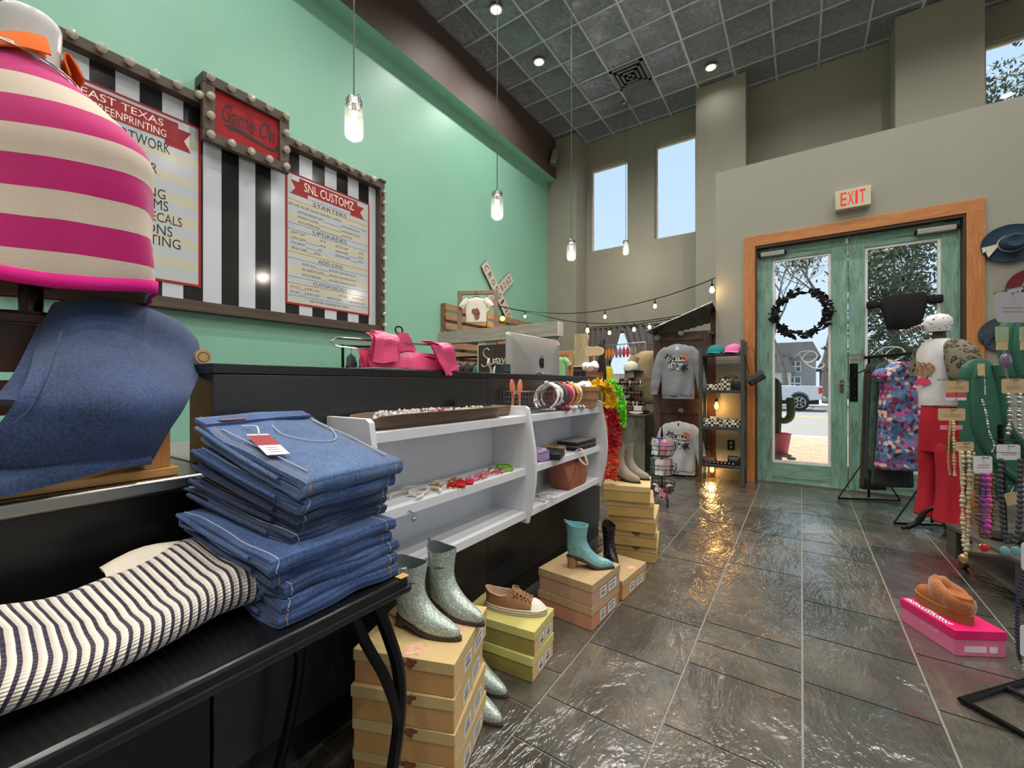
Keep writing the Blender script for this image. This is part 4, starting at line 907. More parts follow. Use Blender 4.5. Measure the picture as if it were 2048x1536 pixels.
PKBOD = mat('dusty pink box side', (196, 152, 128), .75, var=.06); TLID = mat('tan linen lid', (192, 162, 120), .75, var=.12, vs=3, sc=(40, 40, 1)); PKB2 = mat('terracotta box side', (198, 140, 108), .75, var=.06)
def blob(g, M, cx, cy, r, n=14, sd=0):
    rn = random.Random(sd); g.prism([(cx+r*(.55+.6*rn.random())*math.cos(2*PI*i/n), cy+r*(.5+.6*rn.random())*math.sin(2*PI*i/n)) for i in range(n)], M, .0006)
def shoebox(x, y, z, w, l, h, rz, label, mb, ml, grp, lidh=.35, prints=True, endm=None, lab=1, over=.003):
    T = thing('shoe_box', label, 'box', (x, y, z), rz, grp); lh = h*lidh
    link('box_body', G().box(-w/2, -l/2, .0008, w/2, l/2, h-.004), [mb], T, world=False, bev=.0012)
    lid = link('lid', G().box(-w/2-over, -l/2-over, h-lh, w/2+over, l/2+over, h-.0008), [ml], T, world=False, bev=.0012)
    if prints:
        g = G(); Mf = FY(0, -l/2-over-.0003, h-lh/2); sd = int(x*1000+z*997)
        blob(g, Mf, .02, 0, lh*.55, sd=sd); blob(g, Mf, .036, .006, lh*.22, sd=sd+1); blob(g, Mf, .0, .002, lh*.3, sd=sd+2)
        g.v = [Vector((v.x, v.y, max(h-lh+.001, min(h-.0012, v.z)))) for v in g.v]
        g2 = G(); Mt = FZ(0, 0, h-.0008); blob(g2, Mt, .02, -l/2+.03, .035, sd=sd+5); blob(g2, Mt, w/2-.03, l*.1, .03, sd=sd+6)
        link('flower_print', g, PRN, lid, world=False); link('flower_print', g2, PRP, lid, world=False)
    if endm:
        e = link('printed_end', G().box(w/2, -l/2+.002, .002, w/2+.0006, l/2-.002, h-lh-.001), endm, T, world=False)
    if lab:
        g = G(); gi = G(); Mx = FX(w/2+.0008, 0, 0); hh = (h-lh)
        for a, b in ((-.22, -.02), (.08, .36)):
            g.prism([(a*l, hh*.18), (b*l, hh*.18), (b*l, hh*.86), (a*l, hh*.86)], Mx, .0005)
            for k in range(7):
                yy = a*l+(b-a)*l*(.15+.1*k); gi.prism([(yy, hh*.3), (yy+.0022*(1+k % 2), hh*.3), (yy+.0022*(1+k % 2), hh*.55), (yy, hh*.55)], Mx @ Matrix.Translation((0, 0, .0005)), .0002)
            gi.prism([(a*l+.008, hh*.66), (b*l-.01, hh*.66), (b*l-.01, hh*.74), (a*l+.008, hh*.74)], Mx @ Matrix.Translation((0, 0, .0005)), .0002)
        lb = link('size_label', g, LABM, T, world=False); link('label_print', gi, INKG, lb, world=False)
    return T
GA = 'kraft boot boxes stacked under the glitter boots'
nm = ['bottom', 'second from bottom', 'second from top', 'topmost']
for k in range(4): shoebox(-.902+.003*(k % 2), .885-.004*(k % 3), .0878*k, .278, .28, .0878, .385+.02*((k*7) % 3-1), 'kraft boot box, %s of the stack under the glitter boots' % nm[k], BODK, LIDK, GA, endm=FLOW)
for k in range(2): shoebox(-.938, 1.358+.004*k, .0888*k, .30, .178, .0888, .085+.03*k, ('lower', 'upper')[k]+' olive shoe box of the pair under the brown sneaker', YBOD, YLID, 'olive boxes under the sneaker', prints=False, endm=FLOW)
for k in range(2): shoebox(-.862+.004*k, 1.836, .1*k, .272, .27, .1, -.066-.02*k, ('lower terracotta', 'upper dusty pink')[k]+' shoe box with tan linen lid under the turquoise boot', (PKB2, PKBOD)[k], TLID, 'pink boxes under the turquoise boot', prints=False, lab=1)
shoebox(-.825, 2.168, 0, .245, .285, .096, -.09, 'single kraft shoe box with flower lid standing under the black boot', BODK, TLID, 'kraft box under the black boot', endm=None)
nm = ['bottom', 'second from bottom', 'middle', 'second from top', 'topmost']
for k in range(5):
    ox_, oy_ = [(-.862, 2.665), (-.860, 2.645), (-.855, 2.625), (-.872, 2.60), (-.882, 2.575)][k]
    shoebox(ox_, oy_, .092*k, .262, .31, .092, [.22, .25, .20, .30, .27][k], 'golden kraft shoe box, %s of the tower under the grey boots' % nm[k], BODY2, LIDK, 'kraft boxes in the tower by the bar end', prints=k < 2, lab=0)
# ---------------- boots ----------------
def glitter(name, c, c2, c3, sc=420):
    q = N(name); co = q.co(); v = q.n('TexVoronoi'); v.inputs['Scale'].default_value = sc; q.l(co, v.inputs['Vector'])
    w = q.n('SeparateXYZ'); q.l(v.outputs['Color'], w.inputs[0]); col = q.ramp(w.outputs['X'], [(0, c), (.6, c2), (.88, c2), (.93, c3)], 'CONSTANT')
    nm_ = q.n('Bump'); nm_.inputs['Strength'].default_value = 1; nm_.inputs['Distance'].default_value = .002; q.l(w.outputs['Y'], nm_.inputs['Height'])
    b = q.bsdf(col, .3, .25); q.l(nm_.outputs[0], b.inputs['Normal']); return q.m
GLIT = glitter('silver green glitter', (160, 176, 168), (208, 216, 206), (252, 254, 226)); TURQ = glitter('turquoise glitter', (120, 182, 188), (156, 208, 210), (214, 238, 238), 500); BGLIT = glitter('black sequins', (10, 10, 12), (24, 24, 28), (120, 120, 130), 380)
SOLE = mat('dark brown sole', (62, 44, 36), .5); SOLEB = mat('black sole', (20, 20, 20), .5); SOLET = mat('tan stacked heel', (158, 122, 90), .6, var=.2, sc=(2, 2, 60)); LIN = mat('grey green boot lining', (92, 104, 100), .8)
TAUPE = mat('taupe suede', (150, 138, 124), .8, var=.12, vs=8, bump=.2, bs=120); LINT = mat('taupe lining', (120, 108, 96), .8)
def boot(x, y, z, rz, label, grp, L, Ht, hh, up, sole, heel, lin_, point=.5, tall=1):
    T = thing('ankle_boot', label, 'boot', (x, y, z), rz, grp); s = L/.25; v = Ht/.25
    def lift(px): t = min(1, max(0, (.70*L-px)/(.48*L))); return hh*(t*t*(3-2*t))
    prof = [(0, .012, .245, .038, point), (.012, .006, .25, .041, point), (.028, .004, .247, .042, point), (.045, .002, .225, .041, point*.9), (.062, .0, .185, .039, .5), (.080, .0, .148, .038, .3), (.100, .0, .122, .037, .15), (.13, .002, .108, .038, .05), (.165, .002, .106, .041, 0), (.205, -.002, .110, .045, 0), (.25, -.006, .116, .049, 0)]
    def ring(p, off=0, zz=None):
        h_, a, b, w, tp_ = p; a *= s; b *= s; w *= s; h_ *= v; out = []
        for j in range(28):
            t = 2*PI*j/28; c = math.cos(t); sx_ = (a+b)/2+((b-a)/2-off)*c
            yy = (w-off)*math.sin(t)*(1-(tp_*.55*max(0, c)**1.2))
            fz = h_ if zz is None else zz
            out.append(Vector((sx_, yy, fz+lift(sx_)*(1 if h_ < .1*v else max(.55, 1-.3*(h_/v-.1)/.15)) +.010*s)))
        return out
    pr = [tuple(p) for p in [list(a)+[] for a in []]] or prof; fine = []
    for i in range(len(pr)-1):
        for k in range(3): t = k/3; fine.append(tuple(a+(b-a)*t for a, b in zip(pr[i], pr[i+1])))
    fine.append(pr[-1]); R_ = [ring(p) for p in fine]
    for i in range(2, len(R_)-2):              # soften the profile
        R_[i] = [(a+b*2+c)/4 for a, b, c in zip(R_[i-1], R_[i], R_[i+1])]
    top = R_[-1]
    for p in top: p.z += .012*v*math.cos(2*PI*top.index(p)/28*2)   # scalloped top line
    link('upper', G().rings(R_, cap=False), up, T, world=False, ang=60)
    inn = [[p+(Vector((sum(q.x for q in top)/28, 0, p.z))-p).normalized()*d-Vector((0, 0, dz)) for p in top] for d, dz in ((0, 0), (.004*s, 0), (.005*s, .03*v), (.008*s, .07*v))]
    g = G().rings(inn, cap=False); n = len(g.v); g.f.append([n-28+j for j in range(28)]); g.m.append(0); g.uv.append(None)
    link('lining', g, lin_, T, world=False)
    a = ring((0, -.002, .256, .044, point)); b = [Vector((p.x, p.y, p.z-.010*s)) for p in a]
    link('sole', G().rings([[Vector((p.x, p.y, p.z)) for p in b], a]), sole, T, world=False)
    hl = .062*s
    if hh > .01:
        q = [Vector((hl/2+(hl/2)*f*math.cos(t), .032*s*f*math.sin(t), zz)) for zz, f in () for t in ()]
        link('heel', G().rings([[Vector((hl*.46+.002+hl*.5*f*math.cos(2*PI*j/18)+dx, .034*s*f*math.sin(2*PI*j/18), zz)) for j in range(18)] for zz, f, dx in ((.0008, .82, -.002*s), (hh*.5, .86, 0), (hh+.004, 1.0, 0))]), heel, T, world=False)
    g = G(); zt = R_[-1][0].z
    line = [R_[i][9] for i in range(6, len(R_)-1)]; line2 = [R_[i][19] for i in range(6, len(R_)-1)]
    g.tube([p*1.0+Vector((0, .0006, 0)) for p in line], .0012*s, 5).tube([p+Vector((0, -.0006, 0)) for p in line2], .0012*s, 5)
    link('side_zip', g, lin_, T, world=False)
    link('pull_tab', G().tube([top[14]+Vector((-.001, 0, -.02*v)), top[14]+Vector((-.006, 0, .008*v)), top[14]+Vector((.002, 0, .006*v))], .003*s, 6), lin_, T, world=False)
    return T
boot(-.982, .852, .3512, .16, 'silver green glitter ankle boot on the kraft boxes, nearer the table', 'glitter boots on the boxes', .215, .165, .020, GLIT, SOLE, SOLE, LIN)
boot(-.965, .972, .3512, .02, 'silver green glitter ankle boot on the kraft boxes, nearer the bar', 'glitter boots on the boxes', .205, .175, .020, GLIT, SOLE, SOLE, LIN)
boot(-1.03, 1.175, 0, .0, 'glitter ankle boot on the floor beside the olive boxes', 'glitter boots on the floor', .215, .165, .022, GLIT, SOLE, SOLE, LIN)
boot(-.975, 1.075, 0, -.03, 'glitter ankle boot on the floor behind the kraft boot boxes', 'glitter boots on the floor', .215, .165, .022, GLIT, SOLE, SOLE, LIN)
boot(-.905, 1.795, .2, .50, 'turquoise glitter heeled boot on the pink shoe boxes', 'single boots on boxes', .215, .165, .045, TURQ, SOLE, SOLET, mat('turquoise lining', (120, 176, 180), .7), .75)
boot(-.885, 2.235, .096, -.9, 'black sequinned heeled boot on the single kraft box', 'single boots on boxes', .19, .17, .035, BGLIT, SOLEB, SOLEB, mat('black lining', (22, 22, 22), .8), .5)
boot(-.985, 2.575, .46, -.25, 'taupe suede ankle boot on the tower, nearer the shelves', 'taupe boots on the tower', .20, .19, .024, TAUPE, SOLEB, SOLEB, LINT, .2)
boot(-.965, 2.675, .46, -.18, 'taupe suede ankle boot on the tower, behind its twin', 'taupe boots on the tower', .20, .19, .024, TAUPE, SOLEB, SOLEB, LINT, .2)
# ---------------- sneaker ----------------
SNK = mat('brown canvas', (150, 108, 70), .85, var=.18, vs=12, bump=.4, bs=260); SNW = mat('white rubber', (226, 218, 204), .5, var=.03); SNL = mat('tan shearling edge', (206, 172, 144), .9, bump=.5, bs=200); LACE = mat('tan lace', (176, 130, 92), .8); MRN = mat('maroon sole line', (96, 44, 44), .6)
T = thing('sneaker', 'brown canvas low sneaker with white sole on the olive boxes', 'shoe', (-1.03, 1.335, .1778), .33); L = .245
def srg(a, b, w, z, tp_=.15, n=30): return [Vector(((a+b)/2+(b-a)/2*math.cos(2*PI*j/n), w*math.sin(2*PI*j/n)*(1-tp_*.2*max(0, -math.cos(2*PI*j/n)))*(1+.06*math.cos(2*PI*j/n)), z)) for j in range(n)]
link('sole', G().rings([srg(0, L, .041, .0008), srg(-.002, L+.003, .043, .004), srg(-.001, L+.002, .043, .021), srg(.001, L, .042, .0225)]), SNW, T, world=False)
for z in (.0185, .0085): link('sole_line', G().tube(srg(-.0015, L+.0025, .0432, z), .0011, 5, loop=True), MRN, T, world=False)
up = [srg(.003, .238, .039, .022), srg(.004, .236, .039, .03), srg(.004, .225, .038, .040), srg(.004, .190, .036, .050), srg(.004, .155, .033, .060), srg(.003, .125, .030, .068)]
for r in up[-3:]:
    for p in r: p.z += .012*max(0, (.03-p.x)/.03)-.006*math.exp(-((p.x-.07)/.03)**2)
link('upper', G().rings(up, cap=False), SNK, T, world=False, ang=60)
tp6 = up[-1]; inn = [[Vector((.064+(p.x-.064)*f, p.y*f, p.z-d)) for p in tp6] for f, d in ((1, 0), (.9, .002), (.82, .03))]
g = G().rings(inn, cap=False); n = len(g.v); g.f.append([n-30+j for j in range(30)]); g.m.append(0); g.uv.append(None); link('lining', g, SNL, T, world=False)
link('collar_edge', G().tube(tp6[5:26], .0032, 6), SNL, T, world=False)
cap = []
for i in range(8):
    t = i/7; row = []
    for j in range(11):
        a = -PI/2+PI*j/10; rr = (1-t*.92); row.append(Vector((.192+.051*rr*math.cos(a), .0405*rr*math.sin(a)*1.0, .0215+.031*math.sin(t*PI/2))))
    cap.append(row)
link('toe_cap', G().sheet(cap, .003), SNW, T, world=False)
for i in range(5):
    x = .185-i*.015; z = .0555+i*.0047; w = .013+.002*i
    link('lace', G().tube(smooth_pts([(x, -w-.008, z-.004), (x+.004, -w*.4, z+.004), (x-.006, w*.4, z+.005), (x-.002, w+.008, z-.003)], 5), .0026, 6), LACE, T, world=False)
    for s_ in (-1, 1): link('eyelet', G().tube([(x+.003*math.cos(2*PI*k/10), s_*(w+.0105)+.001*math.sin(2*PI*k/10), z-.006+.003*math.sin(2*PI*k/10)) for k in range(10)], .001, 5, loop=True), GOLD, T, world=False)
for s_ in (-1, 1): link('lace_bow', G().tube(smooth_pts([(.118, 0, .073), (.108, s_*.016, .084), (.125, s_*.030, .078), (.135, s_*.02, .068), (.120, s_*.004, .073)], 6), .0018, 6), LACE, T, world=False)
link('tongue', G().sheet([[Vector((.185-.075*t, (k-1)*.016, .0515+.032*t+.003*(k == 1))) for k in range(3)] for t in [i/5 for i in range(6)]], .003), SNK, T, world=False)
# ---------------- pink box and slipper ----------------
HOT = mat('hot pink lid card', (226, 22, 108), .45, var=.03); RPK = mat('pale pink box card', (222, 112, 152), .55, var=.03); WHP = mat('white print', (238, 230, 234), .6)
BX, BY, BR = .509, 2.4785, .528
T = thing('shoe_box', 'bright pink shoe box on the slate floor holding one tan slipper', 'box', (BX, BY, 0), BR)
link('box_body', G().box(-.09, -.124, .001, .09, .124, .092), RPK, T, world=False, bev=.0012)
lid = link('lid', G().box(-.093, -.127, .066, .093, .127, .100), HOT, T, world=False, bev=.0015)
g = G(); rn = random.Random(4)
for k in range(15):
    y = .118-.0135*k; x = -.093+.010; h = rn.uniform(.016, .03)
    g.prism([(x, y-.004), (x+h, y-.016), (x+h+.006, y-.010), (x+.008, y+.004)], FZ(0, 0, .1), .0006); g.prism([(x+h*.2, y-.012), (x+h*.9, y+.002), (x+h*.9-.004, y+.004), (x+h*.2-.004, y-.008)], FZ(0, 0, .1), .0006)
link('brush_script', g, WHP, lid, world=False)
g = G(); M3 = FY(0, -.1245, 0)
for a, b in ((-.058, .022), (.032, .062)): g.prism([(a, .016), (b, .016), (b, .040), (a, .040)], M3, .0006)
link('size_label', g, mat('pale pink label', (228, 206, 206), .6), T, world=False)
g = G(); Ms = Matrix(((0, 0, -1, -.0905), (-1, 0, 0, 0), (0, 1, 0, 0), (0, 0, 0, 1)))
for k in range(9): g.prism([(-.03+k*.009, .040), (-.025+k*.009, .040), (-.022+k*.009, .040+.008+.006*(k % 3)), (-.026+k*.009, .040+.008+.006*(k % 3))], Ms, .0005)
link('side_print', g, mat('pale pink script', (236, 160, 184), .6), T, world=False)
TANF = mat('tan suede', (164, 96, 46), .9, var=.12, vs=20, bump=.3, bs=150); FUR = mat('tan plush fleece', (160, 92, 42), .95, var=.2, vs=22, bump=1, bs=120, Sheen_Weight=.5); TANS = mat('tan platform sole', (150, 88, 46), .8)
T = thing('slipper', 'tan fleece-lined platform slipper sitting on the pink shoe box', 'slipper', (.556, 2.398, .1), PI*.683); L = .205; T.scale = (1.12, 1.2, 1.15)
link('sole', G().rings([srg(0, L, .040, .0008), srg(0, L, .041, .018), srg(.0, L, .041, .030), srg(.004, L-.003, .038, .033)]), TANS, T, world=False)
up = [srg(.002, L-.003, .040, .031), srg(.001, L-.004, .0415, .045), srg(.001, L-.014, .041, .058), srg(.002, L-.040, .0395, .069), srg(.004, L-.062, .037, .079), srg(.006, L-.080, .033, .088)]
link('upper', G().rings(up), TANF, T, world=False, ang=60)
rs = []
for k in range(40):
    a = 2*PI*k/40; c = Vector((.070+.056*math.cos(a), .0275*math.sin(a), .072+.016*math.cos(a))); e = Vector((math.cos(a), .75*math.sin(a), 0)).normalized(); r0 = .0165+.006*max(0, math.cos(a))+.0015*math.sin(a*7)
    rs.append([c+e*r0*math.cos(t)+Vector((0, 0, r0*1.5*math.sin(t)*(1 if math.sin(t) > 0 else 1.6))) for t in [2*PI*j/14 for j in range(14)]])
g = G().rings(rs, cap=False, loop=True); g.jitter(.003, 60, 2); link('fleece_collar', g, FUR, T, world=False, ang=80)
link('welt', G().tube(srg(.001, L-.001, .0405, .034), .0016, 5, loop=True), mat('light tan welt', (212, 150, 90), .8), T, world=False)
link('lining', G().rings([srg(.03, .10, .018, .082), srg(.03, .10, .018, .086)]), mat('dark lining', (60, 34, 18), .9), T, world=False)
# ---------------- pendants ----------------
q = N('ribbed jar glass'); jt = q.n('BsdfTransparent'); jl = q.n('BsdfTranslucent'); jl.inputs[0].default_value = (1, .97, .92, 1); jg = q.n('BsdfGlossy'); jg.inputs['Roughness'].default_value = .08; jm = q.n('MixShader'); jm.inputs[0].default_value = .012; jm2 = q.n('MixShader'); jm2.inputs[0].default_value = .12
q.l(jt.outputs[0], jm.inputs[1]); q.l(jl.outputs[0], jm.inputs[2]); q.l(jm.outputs[0], jm2.inputs[1]); q.l(jg.outputs[0], jm2.inputs[2]); q.l(jm2.outputs[0], q.out.inputs[0]); JAR = q.m; HOTB = mat('lit filament bulb', (255, 240, 214), .4, emit=8, var=0, bump=0)
def pendant(x, y, zb, label, w=PEND_W, s=1.0):
    T = thing('pendant_light', label, 'pendant lamp', (x, y, zb), 0, 'jar pendants over the bar and beyond'); r = .060*s; h = .225*s
    jar = [(r*.55, .0), (r*.86, .006), (r, .022), (r, h*.78), (r*.96, h*.86), (r*.80, h*.90), (r*.80, h*.93), (r*.77, h*.93), (r*.77, h*.90), (r*.93, h*.85), (r*.965, h*.77), (r*.965, .026), (r*.82, .010), (r*.5, .004)]
    link('glass_jar', G().lathe(jar, n=28), JAR, T, world=False)
    link('lid', G().lathe([(.004, h*1.18), (r*.3, h*1.17), (r*.78, h*1.15), (r*.86, h*1.12), (r*.86, h*.95), (r*.80, h*.94), (r*.78, h*1.0), (.004, h*1.0)], n=28), CHROME, T, world=False)
    for sd in (-1, 1): link('wire_bail', G().tube(smooth_pts([(sd*r*.90, 0, h*.93), (sd*r*1.02, 0, h*1.02), (sd*r*1.02, 0, h*1.2), (sd*r*.2, 0, h*1.22)], 5), .0022, 6), CHROME, T, world=False)
    link('bulb', G().lathe([(.002, h*.12), (.018*s, h*.14), (.028*s, h*.28), (.028*s, h*.42), (.016*s, h*.65), (.013*s, h*.80), (.012*s, h*.82)], n=18), HOTB, T, world=False)
    link('lamp_holder', G().cyl((0, 0, h*.80), (0, 0, h*1.0), .016*s, n=14), BLKMET, T, world=False)
    link('cord', G().cyl((0, 0, h*1.17), (0, 0, ZC-.02-zb), .0045, n=8), mat('grey cord', (70, 72, 74), .5), T, world=False)
    link('canopy', G().lathe([(.004, ZC-.045-zb), (.05, ZC-.04-zb), (.06, ZC-.02-zb), (.06, ZC-.0125-zb), (.004, ZC-.0125-zb)], n=24), CHROME, T, world=False)
    lamp('bulb_light', (x, y, zb+h*.3), w, (1, .90, .76), .05); return T
pendant(-2.44, 1.75, 2.665, 'largest lit jar pendant, hanging right of the red framed sign')
pendant(-2.46, 3.38, 2.665, 'lit jar pendant hanging before the mint wall, second along the bar')
pendant(-2.465, 5.02, 2.655, 'lit jar pendant hanging before the grey corner column')
pendant(-2.80, 8.06, 3.55, 'smallest jar pendant, hanging at the lower corner of a tall window')
# ---------------- wall speaker ----------------
T = thing('wall_speaker', 'small grey loudspeaker mounted in the upper corner of the soffit', 'speaker', (-4.42, 8.2, 5.78))
M = Matrix.Translation((-4.42, 8.2, 5.95)) @ Matrix.Rotation(.5, 4, 'Z') @ Matrix.Rotation(.25, 4, 'Y')
link('cabinet', G().box(-.08, -.10, -.15, .06, .10, .15, M=M), mat('grey speaker', (120, 118, 114), .5), T, bev=.015); link('grille', G().box(.06, -.09, -.14, .068, .09, .14, M=M), mat('grey grille', (100, 100, 98), .7), T, bev=.003)
link('bracket', G().tube([(-4.53, 8.2, 5.95), (-4.46, 8.2, 5.95)], .02, 8), BLKMET, T)
# ---------------- beam shelf on a post ----------------
GW_ = wood('grey washed plank', (134, 132, 122), (176, 172, 160), 0, .7); GWE = mat('grey washed plank end', (206, 200, 186), .7, var=.1)
YB = 3.8
T = thing('beam_shelf', 'long grey-washed box beam shelf carried above the chalkboard', 'shelf', (-2.85, 3.9, 0))
link('front_board', G().box(-3.66, YB, 1.53, -2.72, YB+.02, 1.675).box(-2.718, YB, 1.53, -2.02, YB+.02, 1.675), GW_, T, bev=.002)
link('top_board', G().box(-3.66, YB+.02, 1.655, -2.02, YB+.07, 1.675), GW_, T); link('back_board', G().box(-3.66, YB+.07, 1.53, -2.02, YB+.09, 1.675), GW_, T)
link('end_board', G().box(-2.02, YB, 1.53, -2.00, YB+.09, 1.675), GWE, T, bev=.002)
link('post', G().box(-3.05, YB+.021, 0, -2.93, YB+.069, 1.655), mat('white painted post', (206, 204, 196), .6, var=.1), T, bev=.003)
link('bracket', G().box(-2.93, YB+.03, 1.48, -2.80, YB+.07, 1.53), GWE, T); link('post', G().box(-2.15, YB+.021, 0, -2.05, YB+.069, 1.655), GW_, T)
# ---------------- chalkboard ----------------
T = thing('chalkboard', 'dark chalkboard with white chalk script under the beam shelf', 'sign', (-2.55, 3.98, .6))
link('board', G().box(-2.98, 3.74, .55, -2.10, 3.76, 1.48), mat('brown black chalkboard', (58, 48, 40), .8, var=.35, vs=5), T)
link('frame_edge', G().box(-2.99, 3.735, .0, -2.98, 3.765, 1.49), GWE, T); link('frame_edge', G().box(-2.10, 3.735, .0, -2.09, 3.765, 1.49), GWE, T)
g = G()
def stroke(pts, s, ox_, oz_, r=.006): g.tube(smooth_pts([(ox_+a*s, 3.736, oz_+b*s) for a, b in pts], 5), r, 5)
stroke([(.9, 1.9), (.6, 2.1), (.2, 1.8), (.3, 1.4), (.8, 1.0), (.7, .5), (.2, .35), (0, .6)], .115, -2.93, 1.20)
stroke([(.9, 1.1), (1.0, .6), (1.3, .6), (1.4, 1.1), (1.5, .6), (1.8, 1.1), (2.1, .9), (1.8, .6), (2.1, .65), (2.2, 1.1), (2.1, .1), (1.7, -.2), (2.0, .1), (2.5, .7), (2.4, 1.1), (2.6, .7), (2.8, 1.1), (3.1, 1.1), (3.0, 1.4)], .115, -2.93, 1.20)
stroke([(0, .2), (.2, .9), (.5, 1.1), (.5, .2), (.7, .9), (1.0, 1.0), (1.0, .3), (1.3, .3), (1.7, 1.9), (1.6, .4), (1.9, .4), (2.1, 1.0), (2.2, .4), (2.6, 1.0), (2.7, .4), (3.0, .6)], .115, -2.62, 1.07)
link('chalk_script', g, mat('chalk white', (206, 196, 182), .9, bump=0), T)
# ---------------- pallets, framed shirt, rail sign ----------------
PAL = wood('pallet slats', (126, 90, 62), (190, 150, 112), 1, .75, s=.7); PALE = wood('pallet stringers', (116, 82, 54), (162, 122, 84), 2, .75)
def pallet(y0, z0, label, w=1.04, h=1.16):
    T = thing('wooden_pallet', label, 'pallet', (-4.69, y0+w/2, z0), 0, 'pallets against the mint wall')
    for y in (y0, y0+w/2-.02, y0+w-.04):
        poly = [(-.0, 0), (.085, 0), (.085, h*.18), (.055, h*.22), (.055, h*.36), (.085, h*.40), (.085, h*.62), (.055, h*.66), (.055, h*.80), (.085, h*.84), (.085, h), (0, h)]
        M = Matrix(((1, 0, 0, -4.742), (0, 0, 1, y), (0, 1, 0, z0), (0, 0, 0, 1))); link('stringer', G().prism(poly, M, .04), PALE, T)
    n = 8
    for i in range(n):
        z = z0+.0+(h-.11)*i/(n-1); link('slat', G().box(-4.656, y0, z, -4.636, y0+w, z+.10), PAL, T, bev=.003)
        if i % 2 == 0: link('back_slat', G().box(-4.749, y0, z, -4.7425, y0+w, z+.10), PAL, T)
for i, lb in enumerate(('wooden pallet nearest the marquee board, behind the beam shelf end', 'middle wooden pallet behind the framed white tee', 'wooden pallet farthest along the mint wall, behind the computer')): pallet(5.0+1.07*i, 1.17, lb)
for i, lb in enumerate(('lower pallet under the one nearest the marquee board', 'lower pallet under the middle one on the mint wall', 'lower pallet under the farthest one on the mint wall')): pallet(5.0+1.07*i, .005, lb)
TEE = mat('white cotton', (222, 214, 202), .85, var=.05, bump=.3, bs=20); RUST = mat('rust shirt print', (128, 80, 54), .85, var=.5, vs=30)
def shirt(T, c, s, ay_, m, sleeve=.36, depth=.05, fold=.012, sd=0, long=False, nrm=None, wbody=.27, hbody=.70):
    """flat-hanging shirt; c top centre, s scale, ay_ unit vector along the shoulders, outward normal nrm"""
    c = Vector(c); ay_ = Vector(ay_).normalized(); nz = Vector(nrm).normalized(); up = Vector((0, 0, 1)); rs = []
    wf = wbody/.27; prof = [(0, .075*wf**.5, .5), (-.015, .105*wf**.5, .6), (-.045, .20*wf**.8, .8), (-.09, .255*wf, 1), (-.18, wbody*.98, 1), (-.34, wbody, 1), (-.52, wbody*.98, 1), (-hbody+.06, wbody*.97, 1), (-hbody, wbody*.94, .9)]
    for i, (z, w, d) in enumerate(prof):
        ring = []
        for j in range(40):
            a = 2*PI*j/40; f = fold*math.sin(a*4+z*5+sd)*min(1, -z*2)+fold*.6*math.sin(a*7+z*11+sd)*min(1, -z*2)
            ring.append(c+ay_*(w*s*math.cos(a))+nz*((depth*d+f)*s*math.sin(a)*1.0)+up*(z*s-.02*s*(abs(math.cos(a))**3 if i == 0 else 0)))
        rs.append(ring)
    R2 = []
    for i in range(len(rs)-1):
        for k in range(3): R2.append([a.lerp(b, k/3) for a, b in zip(rs[i], rs[i+1])])
    R2.append(rs[-1]); body = link('body', G().rings(R2, cap=False), m, T, ang=70); md = body.modifiers.new('solid', 'SOLIDIFY'); md.thickness = .004
    for sd_ in (-1, 1):
        if long: pts = [(.16*wf, -.075), (.25*wf, -.15), (.30*wf+.02, -.34), (.33*wf+.035, -.54), (.34*wf+.04, -.66)]; rr = [.06, .075, .068, .058, .042]
        else: pts = [(.20, -.07), (.28, -.13), (.35, -.22), (.385, -.27)]; rr = [.075, .085, .08, .078]
        P = smooth_pts([c+ay_*(sd_*a*s)+up*(b*s)+nz*(.012*s) for a, b in pts], 4); rad = []
        for i in range(len(P)): t = i/(len(P)-1)*(len(rr)-1); k = min(int(t), len(rr)-2); rad.append((rr[k]+(rr[k+1]-rr[k])*(t-k))*s)
        g = G().tube(P, rad, 14); q0 = c.dot(nz)
        for v in g.v: dd = v.dot(nz)-q0; v -= nz*(dd*.45); v += nz*(.006*s*math.sin(v.z*40/s+sd))
        link('sleeve', g, m, T)
    return body
def hanger(T, c, s, ay_, m=None):
    c = Vector(c); ay_ = Vector(ay_); up = Vector((0, 0, 1))
    link('hanger', G().tube([c-ay_*(.19*s)-up*(.085*s), c-ay_*(.02*s)+up*(.0*s), c+ay_*(.02*s)+up*(.0*s), c+ay_*(.19*s)-up*(.085*s)], .011*s, 6).tube(smooth_pts([c, c+up*(.05*s), c+up*(.09*s)+ay_*(.025*s), c+up*(.115*s), c+up*(.09*s)-ay_*(.02*s)], 4), .004*s, 5), m or BLKMET, T)
FRW = wood('grey barn frame wood', (110, 90, 78), (156, 134, 118), 2, .75)
T = thing('picture_frame', 'empty grey wood frame on the beam shelf with a white tee hung inside', 'frame', (-3.345, 3.845, 1.675))
F0, F1 = ony(918, 575, 3.86), ony(977, 600, 3.86); fz0, fz1 = 1.676, 2.15
fx0, fx1 = F0.x, F1.x
for a, b, c, d in ((fx0, fx0+.045, fz0, fz1), (fx1-.045, fx1, fz0, fz1)): link('frame_side', G().box(a, 3.835, c, b, 3.875, d), FRW, T, bev=.003)
link('frame_top', G().box(fx0+.045, 3.835, fz1-.045, fx1-.045, 3.875, fz1), FRW, T, bev=.003); link('frame_bottom', G().box(fx0+.045, 3.835, fz0, fx1-.045, 3.875, fz0+.03), FRW, T)
T.rotation_euler[2] = R(28); T.scale = (1.1, 1, 1)
